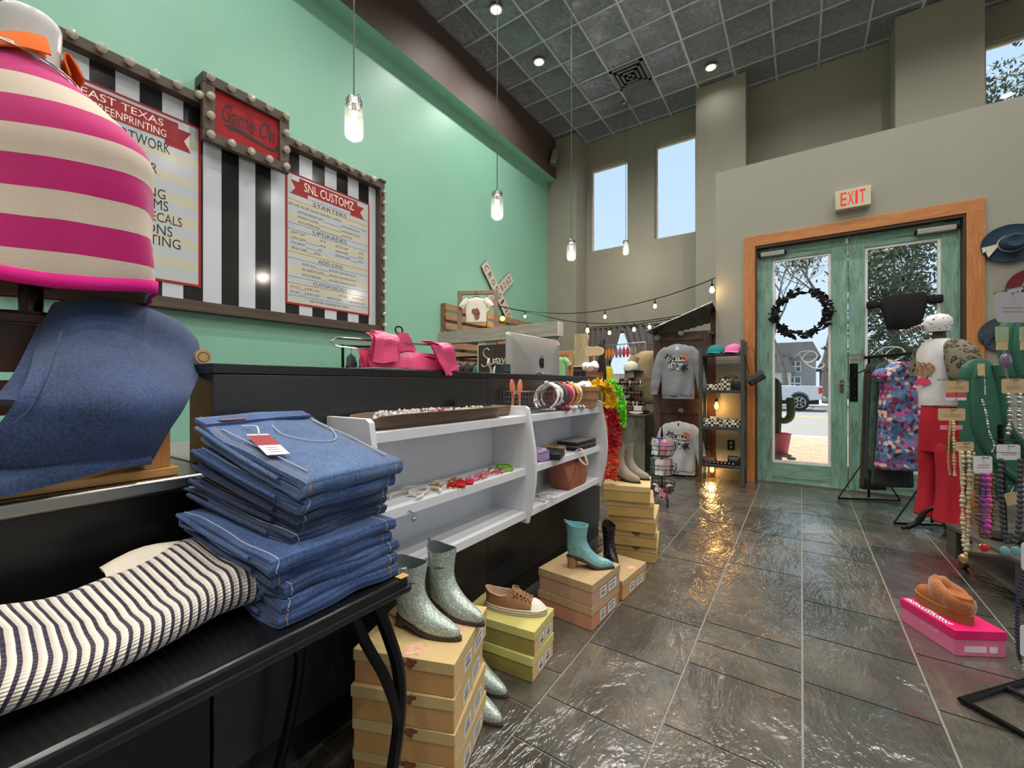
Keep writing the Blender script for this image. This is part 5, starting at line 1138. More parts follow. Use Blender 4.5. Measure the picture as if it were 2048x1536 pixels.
T = thing('t_shirt', 'small white tee with a rust figure print hanging in the grey wood frame', 't-shirt', (-3.345, 3.845, 1.7)); tc_ = ((fx0+fx1)/2-.01, 3.815, fz1-.085); shirt(T, tc_, .42, (1, .0, 0), TEE, nrm=(0, -1, 0), depth=.04, sd=1); hanger(T, (tc_[0], tc_[1], tc_[2]+.012), .46, Vector((1, 0, 0)), DARKWOOD)
g = G(); blob(g, FY(tc_[0]-.0, 3.815-.022, tc_[2]-.17), 0, 0, .05, 16, 3); blob(g, FY(tc_[0]+.01, 3.815-.022, tc_[2]-.225), 0, 0, .04, 14, 8); link('print', g, RUST, T)
T.rotation_euler[2] = R(28); T.scale = (1.1, 1, 1)
T = thing('railroad_sign', 'crossed white RAILROAD CROSSING sign on the mint wall above the pallets', 'sign', (-4.70, 6.55, 2.35))
WSG = mat('weathered white sign paint', (206, 196, 182), .6, var=.1, vs=8)
yC, zC = 6.50, 2.76
def blade(ang, words, x, gap):
    M = FX(x, yC, zC) @ Matrix.Rotation(ang, 4, 'Z'); L, w = .62, .105
    b = link('blade', G().prism([(-L, -w), (L, -w), (L, w), (-L, w)], M, .012), WSG, T); g = G()
    for wd, a0, a1 in words:
        n = len(wd); st = (a1-a0)/n
        for i, ch in enumerate(wd): g.text(ch, M @ Matrix.Translation((a0+st*(i+.18), -.06, .0135)), st*(.3 if ch == 'I' else .62), .12)
    link('lettering', g, INK, b)
    link('blade_edge', G().prism([(-L-.008, -w-.008), (L+.008, -w-.008), (L+.008, w+.008), (-L-.008, w+.008)], M @ Matrix.Translation((0, 0, -.004)), .004), INK, b)
blade(R(40), [('RAIL', -.58, -.14), ('ROAD', .14, .58)], -4.735, 0); blade(R(-47), [('CROSSING', -.60, .60)], -4.718, 0)
# ---------------- clothes racks behind the bar ----------------
def rail_rack(x0, y0, x1, y1, z, label, m=BLKMET):
    T = thing('clothes_rack', label, 'rack', ((x0+x1)/2, (y0+y1)/2, 0), 0); d = Vector((x1-x0, y1-y0, 0)).normalized(); n = Vector((-d.y, d.x, 0))
    a, b = Vector((x0, y0, z)), Vector((x1, y1, z)); link('rail', G().tube([a-d*.06, b+d*.06], .016, 10), m, T)
    for p in (a, b):
        link('upright', G().cyl((p.x, p.y, .05), (p.x, p.y, z+.02), .016, n=10), m, T); link('foot', G().tube([(p.x-n.x*.25, p.y-n.y*.25, .02), (p.x+n.x*.25, p.y+n.y*.25, .02)], .016, 8), m, T)
    return a, b, d, n
def hang_row(a, b, d, n, specs, zl, s=.8, grp='', long=False):
    for i, (m, lb) in enumerate(specs):
        p = a.lerp(b, (i+.7)/(len(specs)+.4)); T = thing('hanging_shirt', lb, 'shirt', (p.x, p.y, zl), 0, grp)
        shirt(T, (p.x, p.y, p.z-.10), s, n, m, nrm=d, depth=.05, fold=.02, sd=i*1.3, long=long); hanger(T, (p.x, p.y, p.z-.09), s, n)
GRN = mat('green cotton', (46, 110, 84), .85); GRY = mat('heather grey cotton', (150, 150, 154), .9, var=.06, vs=40); CHAR = mat('charcoal cotton', (44, 46, 50), .9); MINTC = mat('pale green cotton', (160, 206, 150), .85); DBL = mat('dark denim cotton', (50, 58, 76), .85)
a, b, d, n = rail_rack(-4.42, 3.02, -4.0, 3.45, 1.49, 'black pipe clothes rack left of the pink bags, behind the bar')
hang_row(a, b, d, n, [(CHAR, 'charcoal shirt at the left end of the rack beside the pink bags'), (DBL, 'dark blue shirt second on the rack beside the pink bags'), (GRY, 'grey shirt third on the rack beside the pink bags'), (DBL, 'dark blue shirt at the right end of the rack beside the pink bags')], .7, .62, 'shirts on the rack left of the pink bags')
a, b, d, n = rail_rack(-4.05, 4.55, -3.2, 4.6, 1.42, 'clothes rack of grey and green shirts right of the pink bags')
hang_row(a, b, d, n, [(GRY, 'heather grey shirt at the left end of the rack right of the pink bags'), (CHAR, 'black shirt next to the grey one behind the bar'), (CHAR, 'black shirt in the middle of the rack right of the pink bags'), (GRN, 'green shirt right of the black ones behind the bar'), (GRN, 'second green shirt toward the right end of the rack'), (CHAR, 'dark shirt at the right end of the rack by the chalkboard')], .6, .62, 'shirts on the rack right of the pink bags')
# ---------------- card reader and horn stand ----------------
pc = at(985, 744, 2.45)
T = thing('display_stand', 'small cream forked stand on the work counter in front of the chalkboard', 'stand', (pc.x, pc.y, .83))
for s_ in (-1, 1): link('prong', G().tube(smooth_pts([pc+Vector((0, s_*.012, -.02)), pc+Vector((0, s_*.018, .02)), pc+Vector((0, s_*.045, .045)), pc+Vector((0, s_*.032, .075))], 5), .006, 8), CREAML, T)
link('stem', G().cyl((pc.x, pc.y, .831), (pc.x, pc.y, pc.z-.01), .014, n=12), CREAML, T)
pc = at(1006, 742, 2.4)
T = thing('card_reader', 'small dark card reader on the work counter before the chalkboard', 'card reader', (pc.x, pc.y, .83))
link('body', G().ob((pc.x, pc.y, (pc.z+.871)/2), (.05, .085, pc.z+.039-.83), 0), mat('teal black plastic', (40, 52, 52), .4), T, bev=.006); link('screen', G().ob((pc.x+.026, pc.y, pc.z+.012), (.002, .06, .03)), mat('dark screen', (70, 84, 84), .2), T)
# ---------------- entrance doors ----------------
q = N('distressed teal paint'); co1 = q.co(scale=(9, 9, 1.1)); f = q.noise(co1, 2.4, 6, .65, 1.4); f2 = q.noise(q.co(scale=(20, 20, 2.2)), 2.0, 5, .7, .8)
c = q.ramp(f, [(.3, (98, 134, 120)), (.5, (118, 156, 140)), (.7, (142, 178, 162))]); c = q.mix(q.ramp(f2, [(.54, (0, 0, 0)), (.66, (225, 225, 225))]), c, lin((86, 76, 60)))
q.bsdf(c, .5, 0, f2, .2, .002); TEAL = q.m
q = N('distressed teal rail'); co1 = q.co(scale=(1.1, 9, 9)); f = q.noise(co1, 2.4, 6, .65, 1.4); f2 = q.noise(q.co(scale=(2.2, 20, 20)), 2.0, 5, .7, .8)
c = q.ramp(f, [(.3, (98, 134, 120)), (.5, (118, 156, 140)), (.7, (142, 178, 162))]); c = q.mix(q.ramp(f2, [(.53, (0, 0, 0)), (.65, (225, 225, 225))]), c, lin((78, 70, 56)))
q.bsdf(c, .5, 0, f2, .2, .002); TEALH = q.m
PINEX = wood('orange pine casing header', (160, 96, 46), (206, 140, 82), 0); PINEZ = wood('orange pine casing', (156, 92, 44), (204, 136, 78), 2)
JAMB = mat('dark brown jamb', (66, 46, 36), .55, var=.15); DY = 5.30
g = struct('trim_5', G().box(-.505, 5.215, 2.515, 1.285, 5.24, 2.625), PINEX, bev=.003)
struct('trim_6', G().box(-.505, 5.215, 0, -.405, 5.24, 2.515), PINEZ, bev=.003); struct('trim_7', G().box(1.175, 5.215, 0, 1.285, 5.24, 2.515), PINEZ, bev=.003)
struct('trim_8', G().box(-.405, 5.225, 0, -.392, 5.40, 2.51).box(1.158, 5.225, 0, 1.171, 5.40, 2.51).box(-.392, 5.225, 2.49, 1.158, 5.40, 2.51), JAMB)
struct('trim_9', G().box(-.392, 5.26, 0.0, 1.158, 5.40, .014), STEEL)
MUNT = mat('white glazing bead', (226, 226, 224), .5)
def door(n, x0, x1, gx0, gx1):
    D = bpy.data.objects.new('door_%d' % n, None); COL.objects.link(D); D['kind'] = 'structure'; D.location = (x0, DY, 0); D.matrix_basis = Matrix.Translation((x0, DY, 0))
    gz0, gz1 = .225, 2.36
    link('stile', G().box(x0, DY, .016, gx0, DY+.045, 2.488), TEAL, D, bev=.002); link('stile', G().box(gx1, DY, .016, x1, DY+.045, 2.488), TEAL, D, bev=.002)
    link('rail', G().box(gx0, DY, gz1, gx1, DY+.045, 2.488), TEALH, D, bev=.002); link('rail', G().box(gx0, DY, .016, gx1, DY+.045, gz0), TEALH, D, bev=.002)
    b = .022; g = G()
    for a0, a1, c0, c1 in ((gx0, gx0+b, gz0, gz1), (gx1-b, gx1, gz0, gz1), (gx0+b, gx1-b, gz0, gz0+b), (gx0+b, gx1-b, gz1-b, gz1)): g.box(a0, DY+.012, c0, a1, DY+.040, c1)
    link('glazing_bead', g, MUNT, D); link('pane', G().box(gx0+b, DY+.022, gz0+b, gx1-b, DY+.028, gz1-b), GLASS, D)
    return D
D1 = door(1, -.392, .378, -.252, .248); D2 = door(2, .386, 1.157, .508, 1.036)
g = G(); Ms = lambda x, z: FY(x, DY+.0212, z)
def swirl(D, cx, cz, s):
    g = G()
    for pts in ([(-.8, .1), (-.3, .55), (.4, .5), (.55, .1), (.1, -.2), (-.25, .0), (-.1, .35), (.3, .6)], [(-.45, .45), (-.2, -.1), (.3, -.55), (.8, -.6), (.95, -.35), (.8, -.25)]):
        P = smooth_pts([(cx+a*s, DY+.019, cz+b*s) for a, b in pts], 6); k = len(P); g.tube(P, [.002+.006*math.sin(PI*i/(k-1)) for i in range(k)], 6)
    link('white_script', g, WHITE, D)
swirl(D1, .05, 1.30, .15); swirl(D2, .70, 1.30, .17)
def closer(D, x0, x1, z):
    c = link('closer_arm', G().box(x0, DY-.045, z-.028, x1, DY-.002, z+.028), mat('silver closer', (176, 174, 170), .35, .7), D, bev=.01); link('closer_cover', G().cyl((x0-.015, DY-.024, z), (x0, DY-.024, z), .02, n=14).cyl((x1, DY-.024, z), (x1+.015, DY-.024, z), .02, n=14), BLKMET, c)
    link('closer_shoe', G().box((x0+x1)/2-.03, DY-.03, 2.488, (x0+x1)/2+.05, DY-.004, 2.508), SILVER, c)
closer(D1, -.36, -.14, 2.425); closer(D2, .87, 1.13, 2.425)
pp = link('push_plate', G().box(.392, DY-.006, .88, .455, DY-.001, 1.25), BLKMET, D2, bev=.002); g = G()
for z in (.91, 1.0, 1.13, 1.22): g.cyl((.435, DY-.009, z), (.435, DY-.006, z), .004, n=10)
link('screw', g, SILVER, pp)
g = G(); g.text('PLEASE USE', FY(.392, DY-.0015, 1.315), .125, .028); g.text('OTHER DOOR', FY(.392, DY-.0015, 1.272), .125, .028); link('lettering', g, mat('red vinyl', (150, 40, 46), .5), D2)
link('lock_plate', G().box(.318, DY-.012, .97, .345, DY-.001, 1.09), mat('worn bronze lock', (110, 92, 78), .4, .6), D1, bev=.003); link('lock_cylinder', G().cyl((.331, DY-.03, 1.055), (.331, DY-.012, 1.055), .014, n=16), SILVER, D1)
link('flush_bolt', G().box(.36, DY-.01, 2.42, .376, DY-.001, 2.485), SILVER, D1)
# ---- exit sign
T = thing('exit_sign', 'cream exit sign with red letters above the teal entrance doors', 'sign', (.41, 5.2, 2.72))
ex = link('housing', G().box(.275, 5.165, 2.725, .54, 5.238, 2.905), mat('cream sign plastic', (198, 192, 160), .5), T, bev=.004)
g = G()
for ch, x in zip('EXIT', (.315, .368, .425, .455)): g.text(ch, FY(x, 5.1635, 2.755), .046 if ch != 'I' else .018, .125)
link('lettering', g, mat('lit red letters', (226, 8, 30), .5, emit=.35, var=0, bump=0), ex)
# ---- wreath and hanger
T = thing('door_wreath', 'round black leafy wreath hanging on the glass of the left teal door', 'wreath', (-.0, DY-.03, 1.66))
wc = ony(1602, 626, DY-.035); g = G(); rn = random.Random(12); leafm = mat('black wreath leaves', (8, 8, 8), .9)
for i in range(150):
    a = rn.uniform(0, 2*PI); r = .225+rn.uniform(-.035, .035); p = wc+Vector((r*math.cos(a), rn.uniform(-.02, .012), r*math.sin(a)*.98)); b = rn.uniform(0, 2*PI); s_ = rn.uniform(.022, .042)
    M = Matrix.Translation(p) @ Matrix.Rotation(rn.uniform(-.7, .7), 4, 'X') @ Matrix.Rotation(b, 4, 'Y') @ Matrix.Rotation(rn.uniform(-.6, .6), 4, 'Z')
    g.sheet([[M @ Vector((s_*(k-1)*.5*w, .004*(k != 1), s_*t)) for k in range(3)] for t, w in ((-1, .12), (-.3, 1.0), (.3, .85), (1, .1))], .002)
link('leaves', g, leafm, T, kind='stuff'); link('hoop', G().tube([wc+Vector((.215*math.cos(2*PI*i/40), 0, .21*math.sin(2*PI*i/40))) for i in range(40)], .006, 6, loop=True), leafm, T)
link('hanging_wire', G().tube([wc+Vector((-.29, .0, .02)), wc+Vector((-.2, 0, .0))], .006, 6).tube([wc+Vector((.2, 0, .0)), wc+Vector((.29, 0, -.01))], .006, 6), leafm, T)
T = thing('door_hanger', 'large black bucket-shaped hanger with ears on the right teal door glass', 'door hanger', (.77, DY-.03, 1.5))
hc = ony(1806, 622, DY-.04)
pl = [(-.15, .135), (-.10, .150), (.0, .155), (.10, .158), (.155, .150), (.165, .08), (.15, .0), (.125, -.10), (.115, -.155), (.06, -.168), (-.04, -.168), (-.11, -.155), (-.125, -.09), (-.155, .02), (-.165, .08)]
rs = [[hc+Vector((x*s, y_, z*s)) for x, z in pl] for s, y_ in ((.90, -.035), (1, -.02), (1, .01), (.92, .022))]
DKH = mat('black hanger', (7, 7, 7), .9); link('face', G().rings(rs), DKH, T, ang=50)
link('ear', G().rings([[hc+Vector((x, .012*math.cos(a), .075+h*math.sin(a)+.02*(-x-.15))) for a in [2*PI*j/12 for j in range(12)]] for x, h in ((-.26, .026), (-.25, .038), (-.21, .036), (-.16, .028), (-.13, .03))]), DKH, T)
link('ear', G().rings([[hc+Vector((x, .012*math.cos(a), .085+h*math.sin(a))) for a in [2*PI*j/12 for j in range(12)]] for x, h in ((.12, .03), (.16, .035), (.2, .038), (.25, .040), (.265, .03))]), DKH, T)
hk = ony(1806, 558, DY-.01); T2 = link('suction_hook', G().lathe([(.002, 0), (.018, .002), (.014, .012), (.002, .016)], hk, 16, M=Matrix.Rotation(PI/2, 4, 'X'), sc=(.7, 1.2)), DKH, T)
link('hanging_cord', G().tube([hk, hc+Vector((0, .0, .15))], .0015, 5), DKH, T)
# ---------------- hats on the wall ----------------
def wallhat(c, r, m, label, band=None, crown=.42, tilt=(0, 0)):
    T = thing('brimmed_hat', label, 'hat', c, 0, 'hats on the wall right of the doors'); M = Matrix.Rotation(PI/2, 4, 'X') @ Matrix.Rotation(tilt[0], 4, 'X') @ Matrix.Rotation(tilt[1], 4, 'Y')
    link('brim', G().lathe([(r*.40, .002), (r*.8, .004), (r*.98, .012), (r, .015), (r*.98, .020), (r*.8, .011), (r*.42, .010)], (0, 0, 0), 40, M=M, sc=(1, .88)), m, T, world=False)
    link('crown', G().lathe([(r*.44, .004), (r*.43, .05), (r*.40, .095), (r*.30, .112), (r*.1, .102), (.002, .10)], (0, 0, 0), 36, M=M, sc=(1.05, .88)), m, T, world=False)
    if band:
        link('band', G().lathe([(r*.445, .012), (r*.452, .014), (r*.447, .034), (r*.44, .036)], (0, 0, 0), 36, M=M, sc=(1.05, .88)), band, T, world=False)
        for dx, dz in ((-.50, -.18), (-.34, -.42)):
            P = [M @ Vector((r*(-.46+dx*t)+w*dz*.10*r, (r*(-.02+dz*t)+w*.09*r*(.4+t)), .028+.004*t)) for t in (0, .5, 1) for w in (-1, 1)]
            link('bow_tail', G().sheet([[P[0], P[1]], [P[2], P[3]], [P[4], P[5]]], .003), band, T, world=False)
    return T
hcen = ony(2022, 487, 5.22); wallhat((hcen.x+.0, 5.225, hcen.z), .178, mat('navy felt', (36, 56, 78), .9, bump=.2), 'navy blue brimmed hat with a cream ribbon on the wall beside the door casing', mat('cream ribbon', (206, 202, 180), .6))
hcen = ony(2072, 572, 5.22); wallhat((hcen.x, 5.225, hcen.z), .17, mat('maroon felt', (112, 34, 46), .9, bump=.2), 'maroon felt hat cut by the right picture edge below the navy hat', mat('grey ribbon', (150, 160, 164), .5))
hcen = ony(2012, 668, 5.22); wallhat((hcen.x, 5.225, hcen.z), .165, mat('slate felt', (66, 76, 86), .9, bump=.2), 'slate grey felt hat behind the hanging earring cards', DBL)
# ---------------- ladder shelf ----------------
RUS = wood('weathered dark green post', (44, 46, 40), (92, 90, 78), 2, .7); RUSX = wood('weathered dark plank', (34, 32, 30), (74, 70, 64), 0, .6)
T = thing('ladder_shelf', 'dark weathered four-tier ladder shelf standing left of the teal doors', 'shelf', (-.68, 5.0, 0)); SX0, SX1, SY = -.905, -.475, 4.90
for x, zt in ((SX0, 1.43), (SX1-.035, 1.50)):
    link('post', G().box(x, SY, 0, x+.035, SY+.04, zt), RUS, T, bev=.003); link('post', G().box(x, SY+.24, 0, x+.035, SY+.28, zt), RUS, T, bev=.003)
SZ = (.205, .60, .985, 1.375)
for z in SZ:
    s_ = link('shelf_plank', G().box(SX0+.035, SY+.005, z-.022, SX1-.035, SY+.275, z), RUSX, T, bev=.002); link('lip', G().box(SX0+.035, SY-.004, z-.03, SX1-.035, SY+.006, z-.004), RUSX, s_)
for x in (SX0+.006, SX1-.03):
    for z in SZ: link('cross_bar', G().box(x, SY+.04, z-.04, x+.022, SY+.24, z-.015), RUS, T)
link('foot_tip', G().box(SX0, SY-.004, 0, SX0+.035, SY+.0, .03), GOLD, T)
def ball_cap(x, y, z, rz, m, label):
    T = thing('ball_cap', label, 'cap', (x, y, z), rz, 'caps on the ladder shelf'); r = .088
    dome = [[Vector((r*1.08*math.cos(2*PI*j/28)*math.cos(t), r*math.sin(2*PI*j/28)*math.cos(t), .012+r*.95*math.sin(t)**.9)) for j in range(28)] for t in [i/8*PI/2*.985 for i in range(9)]]
    link('crown', G().rings(dome), m, T, world=False, ang=60)
    P = [[Vector((r*.92*math.cos(a)*(1)+k*.070*max(0, math.cos(a))**.5*.9, r*.97*math.sin(a), .014-.010*k*k+.012*math.cos(a)*0-.012*abs(math.sin(a))*k)) for k in (0, .35, .7, 1)] for a in [(-1.1+2.2*i/14) for i in range(15)]]
    link('brim', G().sheet(P, .004), m, T, world=False); link('button', G().sph((0, 0, .012+r*.95), .008, 8), m, T, world=False)
    for k in range(6): a = k*PI/3; link('seam', G().tube([Vector((r*1.085*math.cos(a)*math.cos(t), r*1.005*math.sin(a)*math.cos(t), .012+r*.955*math.sin(t)**.9)) for t in [i/8*PI/2 for i in range(9)]], .0012, 4), m, T, world=False)
c = ony(1432, 700, 5.02); ball_cap(c.x, 5.02, SZ[3], -1.9, mat('teal twill', (28, 132, 136), .85), 'teal ball cap on top of the ladder shelf')
c = ony(1468, 700, 5.0); ball_cap(c.x, 5.0, SZ[3], -1.9, mat('pink twill', (228, 120, 172), .85), 'pink ball cap on top of the ladder shelf')
q = N('black and cream check'); ck = q.n('TexChecker'); ck.inputs['Scale'].default_value = 40; q.l(q.co(rot=(.02, .0, .3)), ck.inputs['Vector']); ck.inputs['Color1'].default_value = lin((24, 22, 20)); ck.inputs['Color2'].default_value = lin((216, 208, 186)); q.bsdf(ck.outputs[0], .7); CHK = q.m
BRB = mat('brown faux leather', (96, 66, 52), .55, var=.2)
def pouch(u, v, Y, w, h, z, m, label, t=.06, rz=0, strap=False):
    c = ony(u, v, Y); T = thing('zip_pouch', label, 'pouch', (c.x, Y, z), rz, 'pouches on the ladder shelf'); rs = []
    for zz, f, d in ((.0008, .96, .9), (h*.3, 1, 1), (h*.7, .98, .8), (h*.93, .93, .35), (h, .9, .12)): rs.append([Vector((w/2*f*(abs(math.cos(a))**.4*(1 if math.cos(a) > 0 else -1)), t/2*d*(abs(math.sin(a))**.6*(1 if math.sin(a) > 0 else -1)), zz)) for a in [2*PI*j/28 for j in range(28)]])
    link('body', G().rings(rs), m, T, world=False, ang=60); link('zip', G().tube([(-w*.44, -.004, h), (w*.44, -.004, h)], .003, 6), GOLD, T, world=False)
    link('pull', G().ob((w*.40, -.010, h-.012), (.006, .003, .022)), GOLD, T, world=False)
    if strap: link('strap', G().tube(smooth_pts([(-w*.45, 0, h*.95), (-w*.2, -.02, h*1.15), (w*.2, -.01, h*1.12), (w*.45, 0, h*.95)], 6), .004, 6), m, T, world=False)
pouch(1426, 775, 4.98, .13, .065, SZ[2], CHK, 'small checked pouch at the left of the second ladder shelf')
pouch(1449, 775, 4.97, .12, .125, SZ[2], CHK, 'tall checked pouch in the middle of the second ladder shelf', .04)
pouch(1462, 775, 5.03, .16, .135, SZ[2], BRB, 'brown bag behind the tall checked pouch on the ladder shelf', .06, 0, True); pouch(1478, 775, 4.99, .12, .125, SZ[2], BLKL, 'black bag at the right of the second ladder shelf', .05)
pouch(1424, 850, 4.98, .19, .085, SZ[1], CHK, 'checked pouch at the left of the third ladder shelf', .08, .15); pouch(1461, 850, 4.99, .20, .085, SZ[1], CHK, 'checked pouch at the right of the third ladder shelf', .08, -.12)
pouch(1418, 925, 5.0, .15, .065, SZ[0], BRB, 'brown patterned pouch at the left of the bottom ladder shelf', .08); pouch(1468, 925, 5.02, .12, .09, SZ[0], BLKL, 'black pouch at the right of the bottom ladder shelf', .08)
c = ony(1444, 925, 4.95); T = thing('bead_garland', 'black beads with white dots strung along the bottom ladder shelf', 'beads', (c.x, 4.95, SZ[0]))
for i in range(7):
    b = link('bead', G().sph((c.x-.11+.036*i, 4.945, SZ[0]+.018), .018, 12), mat('black bead', (22, 20, 20), .4), T); link('dot', G().sph((c.x-.11+.036*i, 4.929, SZ[0]+.018), .006, 8), WHITE, b)
link('cord', G().tube([(c.x-.12, 4.945, SZ[0]+.018), (c.x+.12, 4.945, SZ[0]+.018)], .002, 5), BLKMET, T)
c = ony(1425, 856, 4.9); T = thing('price_card', 'small white price card on the front of the third ladder shelf', 'card', (c.x, 4.893, SZ[1]-.01))
link('card', G().ob((c.x+.0, 4.925, SZ[1]+.093), (.055, .002, .03), 0, ry=.2), PAPER, T); link('clip', G().ob((c.x, 4.927, SZ[1]+.080), (.012, .01, .012)), GOLD, T)
# glowing bulbs behind the ladder shelf
AMB = mat('amber lit bulb', (255, 176, 64), .4, emit=7, var=0, bump=0); AMBG = mat('warm lit bulb', (255, 206, 130), .4, emit=10, var=0, bump=0)
def edison(p, label, w=2.2, r=.024):
    T = thing('edison_bulb', label, 'bulb', p, 0, 'amber bulbs behind the ladder shelf')
    link('glass', G().lathe([(.002, -.062), (r*.6, -.055), (r, -.03), (r*.85, -.008), (r*.5, .012), (.011, .024)], n=16), AMB, T, world=False); link('lamp_holder', G().cyl((0, 0, .022), (0, 0, .06), .014, n=12), BLKMET, T, world=False)
    link('cord', G().tube(smooth_pts([(0, 0, .06), (.03, .03, .12), (-.05, .05, .2), (-.14, .06, .24)], 6), .003, 6), BLKMET, T, world=False); lamp('bulb_light', Vector(p)+Vector((0, -.05, -.03)), w, (1, .55, .18), .03)
edison(ony(1433, 808, 5.19), 'amber lit bulb behind the middle of the ladder shelf'); edison(ony(1424, 934, 5.19), 'amber lit bulb near the floor behind the ladder shelf')
T = thing('wall_outlet', 'black outlet plate on the grey wall behind the ladder shelf', 'outlet', tuple(ony(1462, 890, 5.238))); link('plate', G().box(-.035, -.006, -.055, .035, .0, .055), BLKMET, T, world=False, bev=.002)
for z in (-.022, .022): link('socket', G().lathe([(.001, 0), (.016, 0), (.016, .004), (.001, .004)], (0, -.006, z), 16, M=Matrix.Rotation(PI/2, 4, 'X')), GREIGE, T, world=False)
c = ony(1512, 757, 5.10); T = thing('clutch_bag', 'small metallic black clutch hanging by a thin strap beside the door casing', 'bag', tuple(c))
M = Matrix.Translation(c) @ Matrix.Rotation(-.55, 4, 'Y') @ Matrix.Rotation(.3, 4, 'Z'); link('body', G().box(-.085, -.02, -.045, .085, .02, .05, M=M), BLKL, T, bev=.012); link('flap', G().box(-.087, -.024, .005, .087, -.018, .052, M=M), mat('pewter leather', (90, 86, 88), .3, .5), T, bev=.002)
link('strap', G().tube([c+Vector((.0, 0, .05)), c+Vector((-.02, -.0, .30)), (SX1-.02, SY+.02, 1.45), c+Vector((-.06, 0, .05))], .003, 6), BLKL, T)
# ---------------- string lights ----------------
PA, PB_ = Vector((-4.60, 6.55, 0)), Vector((-.80, 5.18, 0)); pn_ = Vector((-(PB_-PA).y, (PB_-PA).x, 0)).normalized()
def onp(u, v):
    r = at(u, v, 1)-Vector((0, 0, H)); o_ = Vector((0, 0, H)); t = (PA-o_).dot(pn_)/r.dot(pn_); return o_+r*t
def strand(label, path, bulbs, first=None):
    T = thing('string_lights', label, 'string lights', tuple(onp(*path[-1])), 0, 'strands of bulbs across the nook'); link('wire', G().tube(smooth_pts([onp(*p) for p in path], 8), .0055, 6), BLKMET, T)
    for u, v, l in bulbs:
        p = onp(u, v); s = .55 if l < 22 else .72; z = l/855*4.9*.95; b = p-Vector((0, 0, z))
        h_ = link('bulb_socket', G().tube([p, p-Vector((0, 0, z*.3)), p-Vector((0, 0, z*.36)), p-Vector((0, 0, z*.62))], [.006, .006, .014, .014], 10), BLKMET, T)
        link('bulb', G().lathe([(.012*s, .10*s), (.02*s, .075*s), (.036*s, .03*s), (.037*s, .012*s), (.025*s, -.012*s), (.003, -.022*s)], b, 14), AMBG, h_); lamp('bulb_light', b-Vector((0, .06, 0)), 1.1, (1, .68, .34), .03)
strand('upper strand of warm bulbs running from the rail sign to the wall corner', [(1000, 612), (1050, 622), (1130, 627), (1210, 620), (1310, 598), (1390, 572), (1430, 556)], [(1050, 622, 20), (1210, 620, 20), (1310, 598, 19), (1424, 560, 24)])
strand('middle strand of warm bulbs sagging above the grey curtains', [(1000, 613), (1070, 628), (1130, 641), (1175, 646), (1220, 647), (1268, 644), (1330, 636), (1365, 630), (1430, 618)], [(1175, 646, 24), (1268, 644, 21), (1365, 630, 12)])
strand('lowest strand of warm bulbs over the curtain tops', [(1176, 655), (1219, 652), (1260, 650), (1299, 644), (1360, 636)], [(1219, 652, 20), (1299, 644, 14)])
T = thing('edison_bulb', 'amber lit bulb glowing behind the foot of the rail sign', 'bulb', tuple(at(1005, 637, 7.6))); link('glass', G().sph((0, 0, 0), .045, 12), AMB, T, world=False); link('lamp_holder', G().cyl((0, 0, .03), (0, 0, .09), .02, n=10), BLKMET, T, world=False); lamp('bulb_light', at(1005, 637, 7.5), 2.5, (1, .72, .3), .04)
# ---------------- old door partition with sweatshirts ----------------
OLD = wood('old stripped brown door', (58, 38, 36), (112, 82, 74), 2, .6, s=.6); OLDX = wood('old stripped brown door rail', (62, 42, 38), (120, 94, 84), 0, .6, s=.6); PORC = mat('white porcelain', (206, 204, 194), .25)
YD = 5.26; X0, X1, Z1 = -1.485, -.835, 1.66
T = thing('old_door_panel', 'old brown panelled door standing as a display wall for the sweatshirts', 'door panel', ((X0+X1)/2, YD+.02, 0))
link('stile', G().box(X0, YD, 0, X0+.09, YD+.035, Z1), OLD, T, bev=.003); link('stile', G().box(X1-.09, YD, 0, X1, YD+.035, Z1), OLD, T, bev=.003)
for a, b in ((0, .14), (.70, .90), (1.56, Z1)): link('rail', G().box(X0+.09, YD, a, X1-.09, YD+.035, b), OLDX, T, bev=.003)
for a, b in ((.14, .70), (.90, 1.56)): link('panel', G().box(X0+.09, YD+.012, a, X1-.09, YD+.026, b), OLD, T)
link('tall_post', G().box(X1-.02, YD+.04, 0, X1+.04, YD+.10, 1.93), wood('brown post wood', (84, 52, 36), (128, 88, 62), 2), T, bev=.003)
def knob(u, v, r=.03):
    c = ony(u, v, YD-.002); link('hook_knob', G().lathe([(.012, 0), (r, .004), (r*.9, .012), (.010, .016), (.010, .04), (.020, .05), (.018, .062), (.002, .066)], c, 18, M=Matrix.Rotation(PI/2, 4, 'X')), PORC, T)
knob(1362, 667); knob(1315, 675, .034); knob(1362, 821, .03)
GSW = mat('heather grey fleece', (138, 140, 146), .95, var=.05, vs=60, bump=.3, bs=120); LSW = mat('pale grey fleece', (186, 186, 188), .95, var=.04, vs=60, bump=.3, bs=120)
def sweat(u, v, s, m, label, orange, Y):
    c = ony(u, v, Y); T = thing('sweatshirt', label, 'sweatshirt', tuple(c), 0, 'sweatshirts hung on the old door'); shirt(T, c, s, (1, 0, 0), m, nrm=(0, -1, 0), depth=.085, fold=.016, sd=u*.1, long=True, wbody=.21, hbody=.68); hanger(T, (c.x, c.y, c.z+.01), s, Vector((1, 0, 0)), RUBBER)
    wb_ = [[c+Vector((s*(.205-.006*k)*math.cos(2*PI*j/36), -s*(.082-.003*k)*math.sin(2*PI*j/36), -s*(.675+.02*k))) for j in range(36)] for k in range(3)]; link('waist_rib', G().rings(wb_, cap=False), m, T)
    return T, c
BASK = mat('orange ball print', (196, 104, 60), .8)
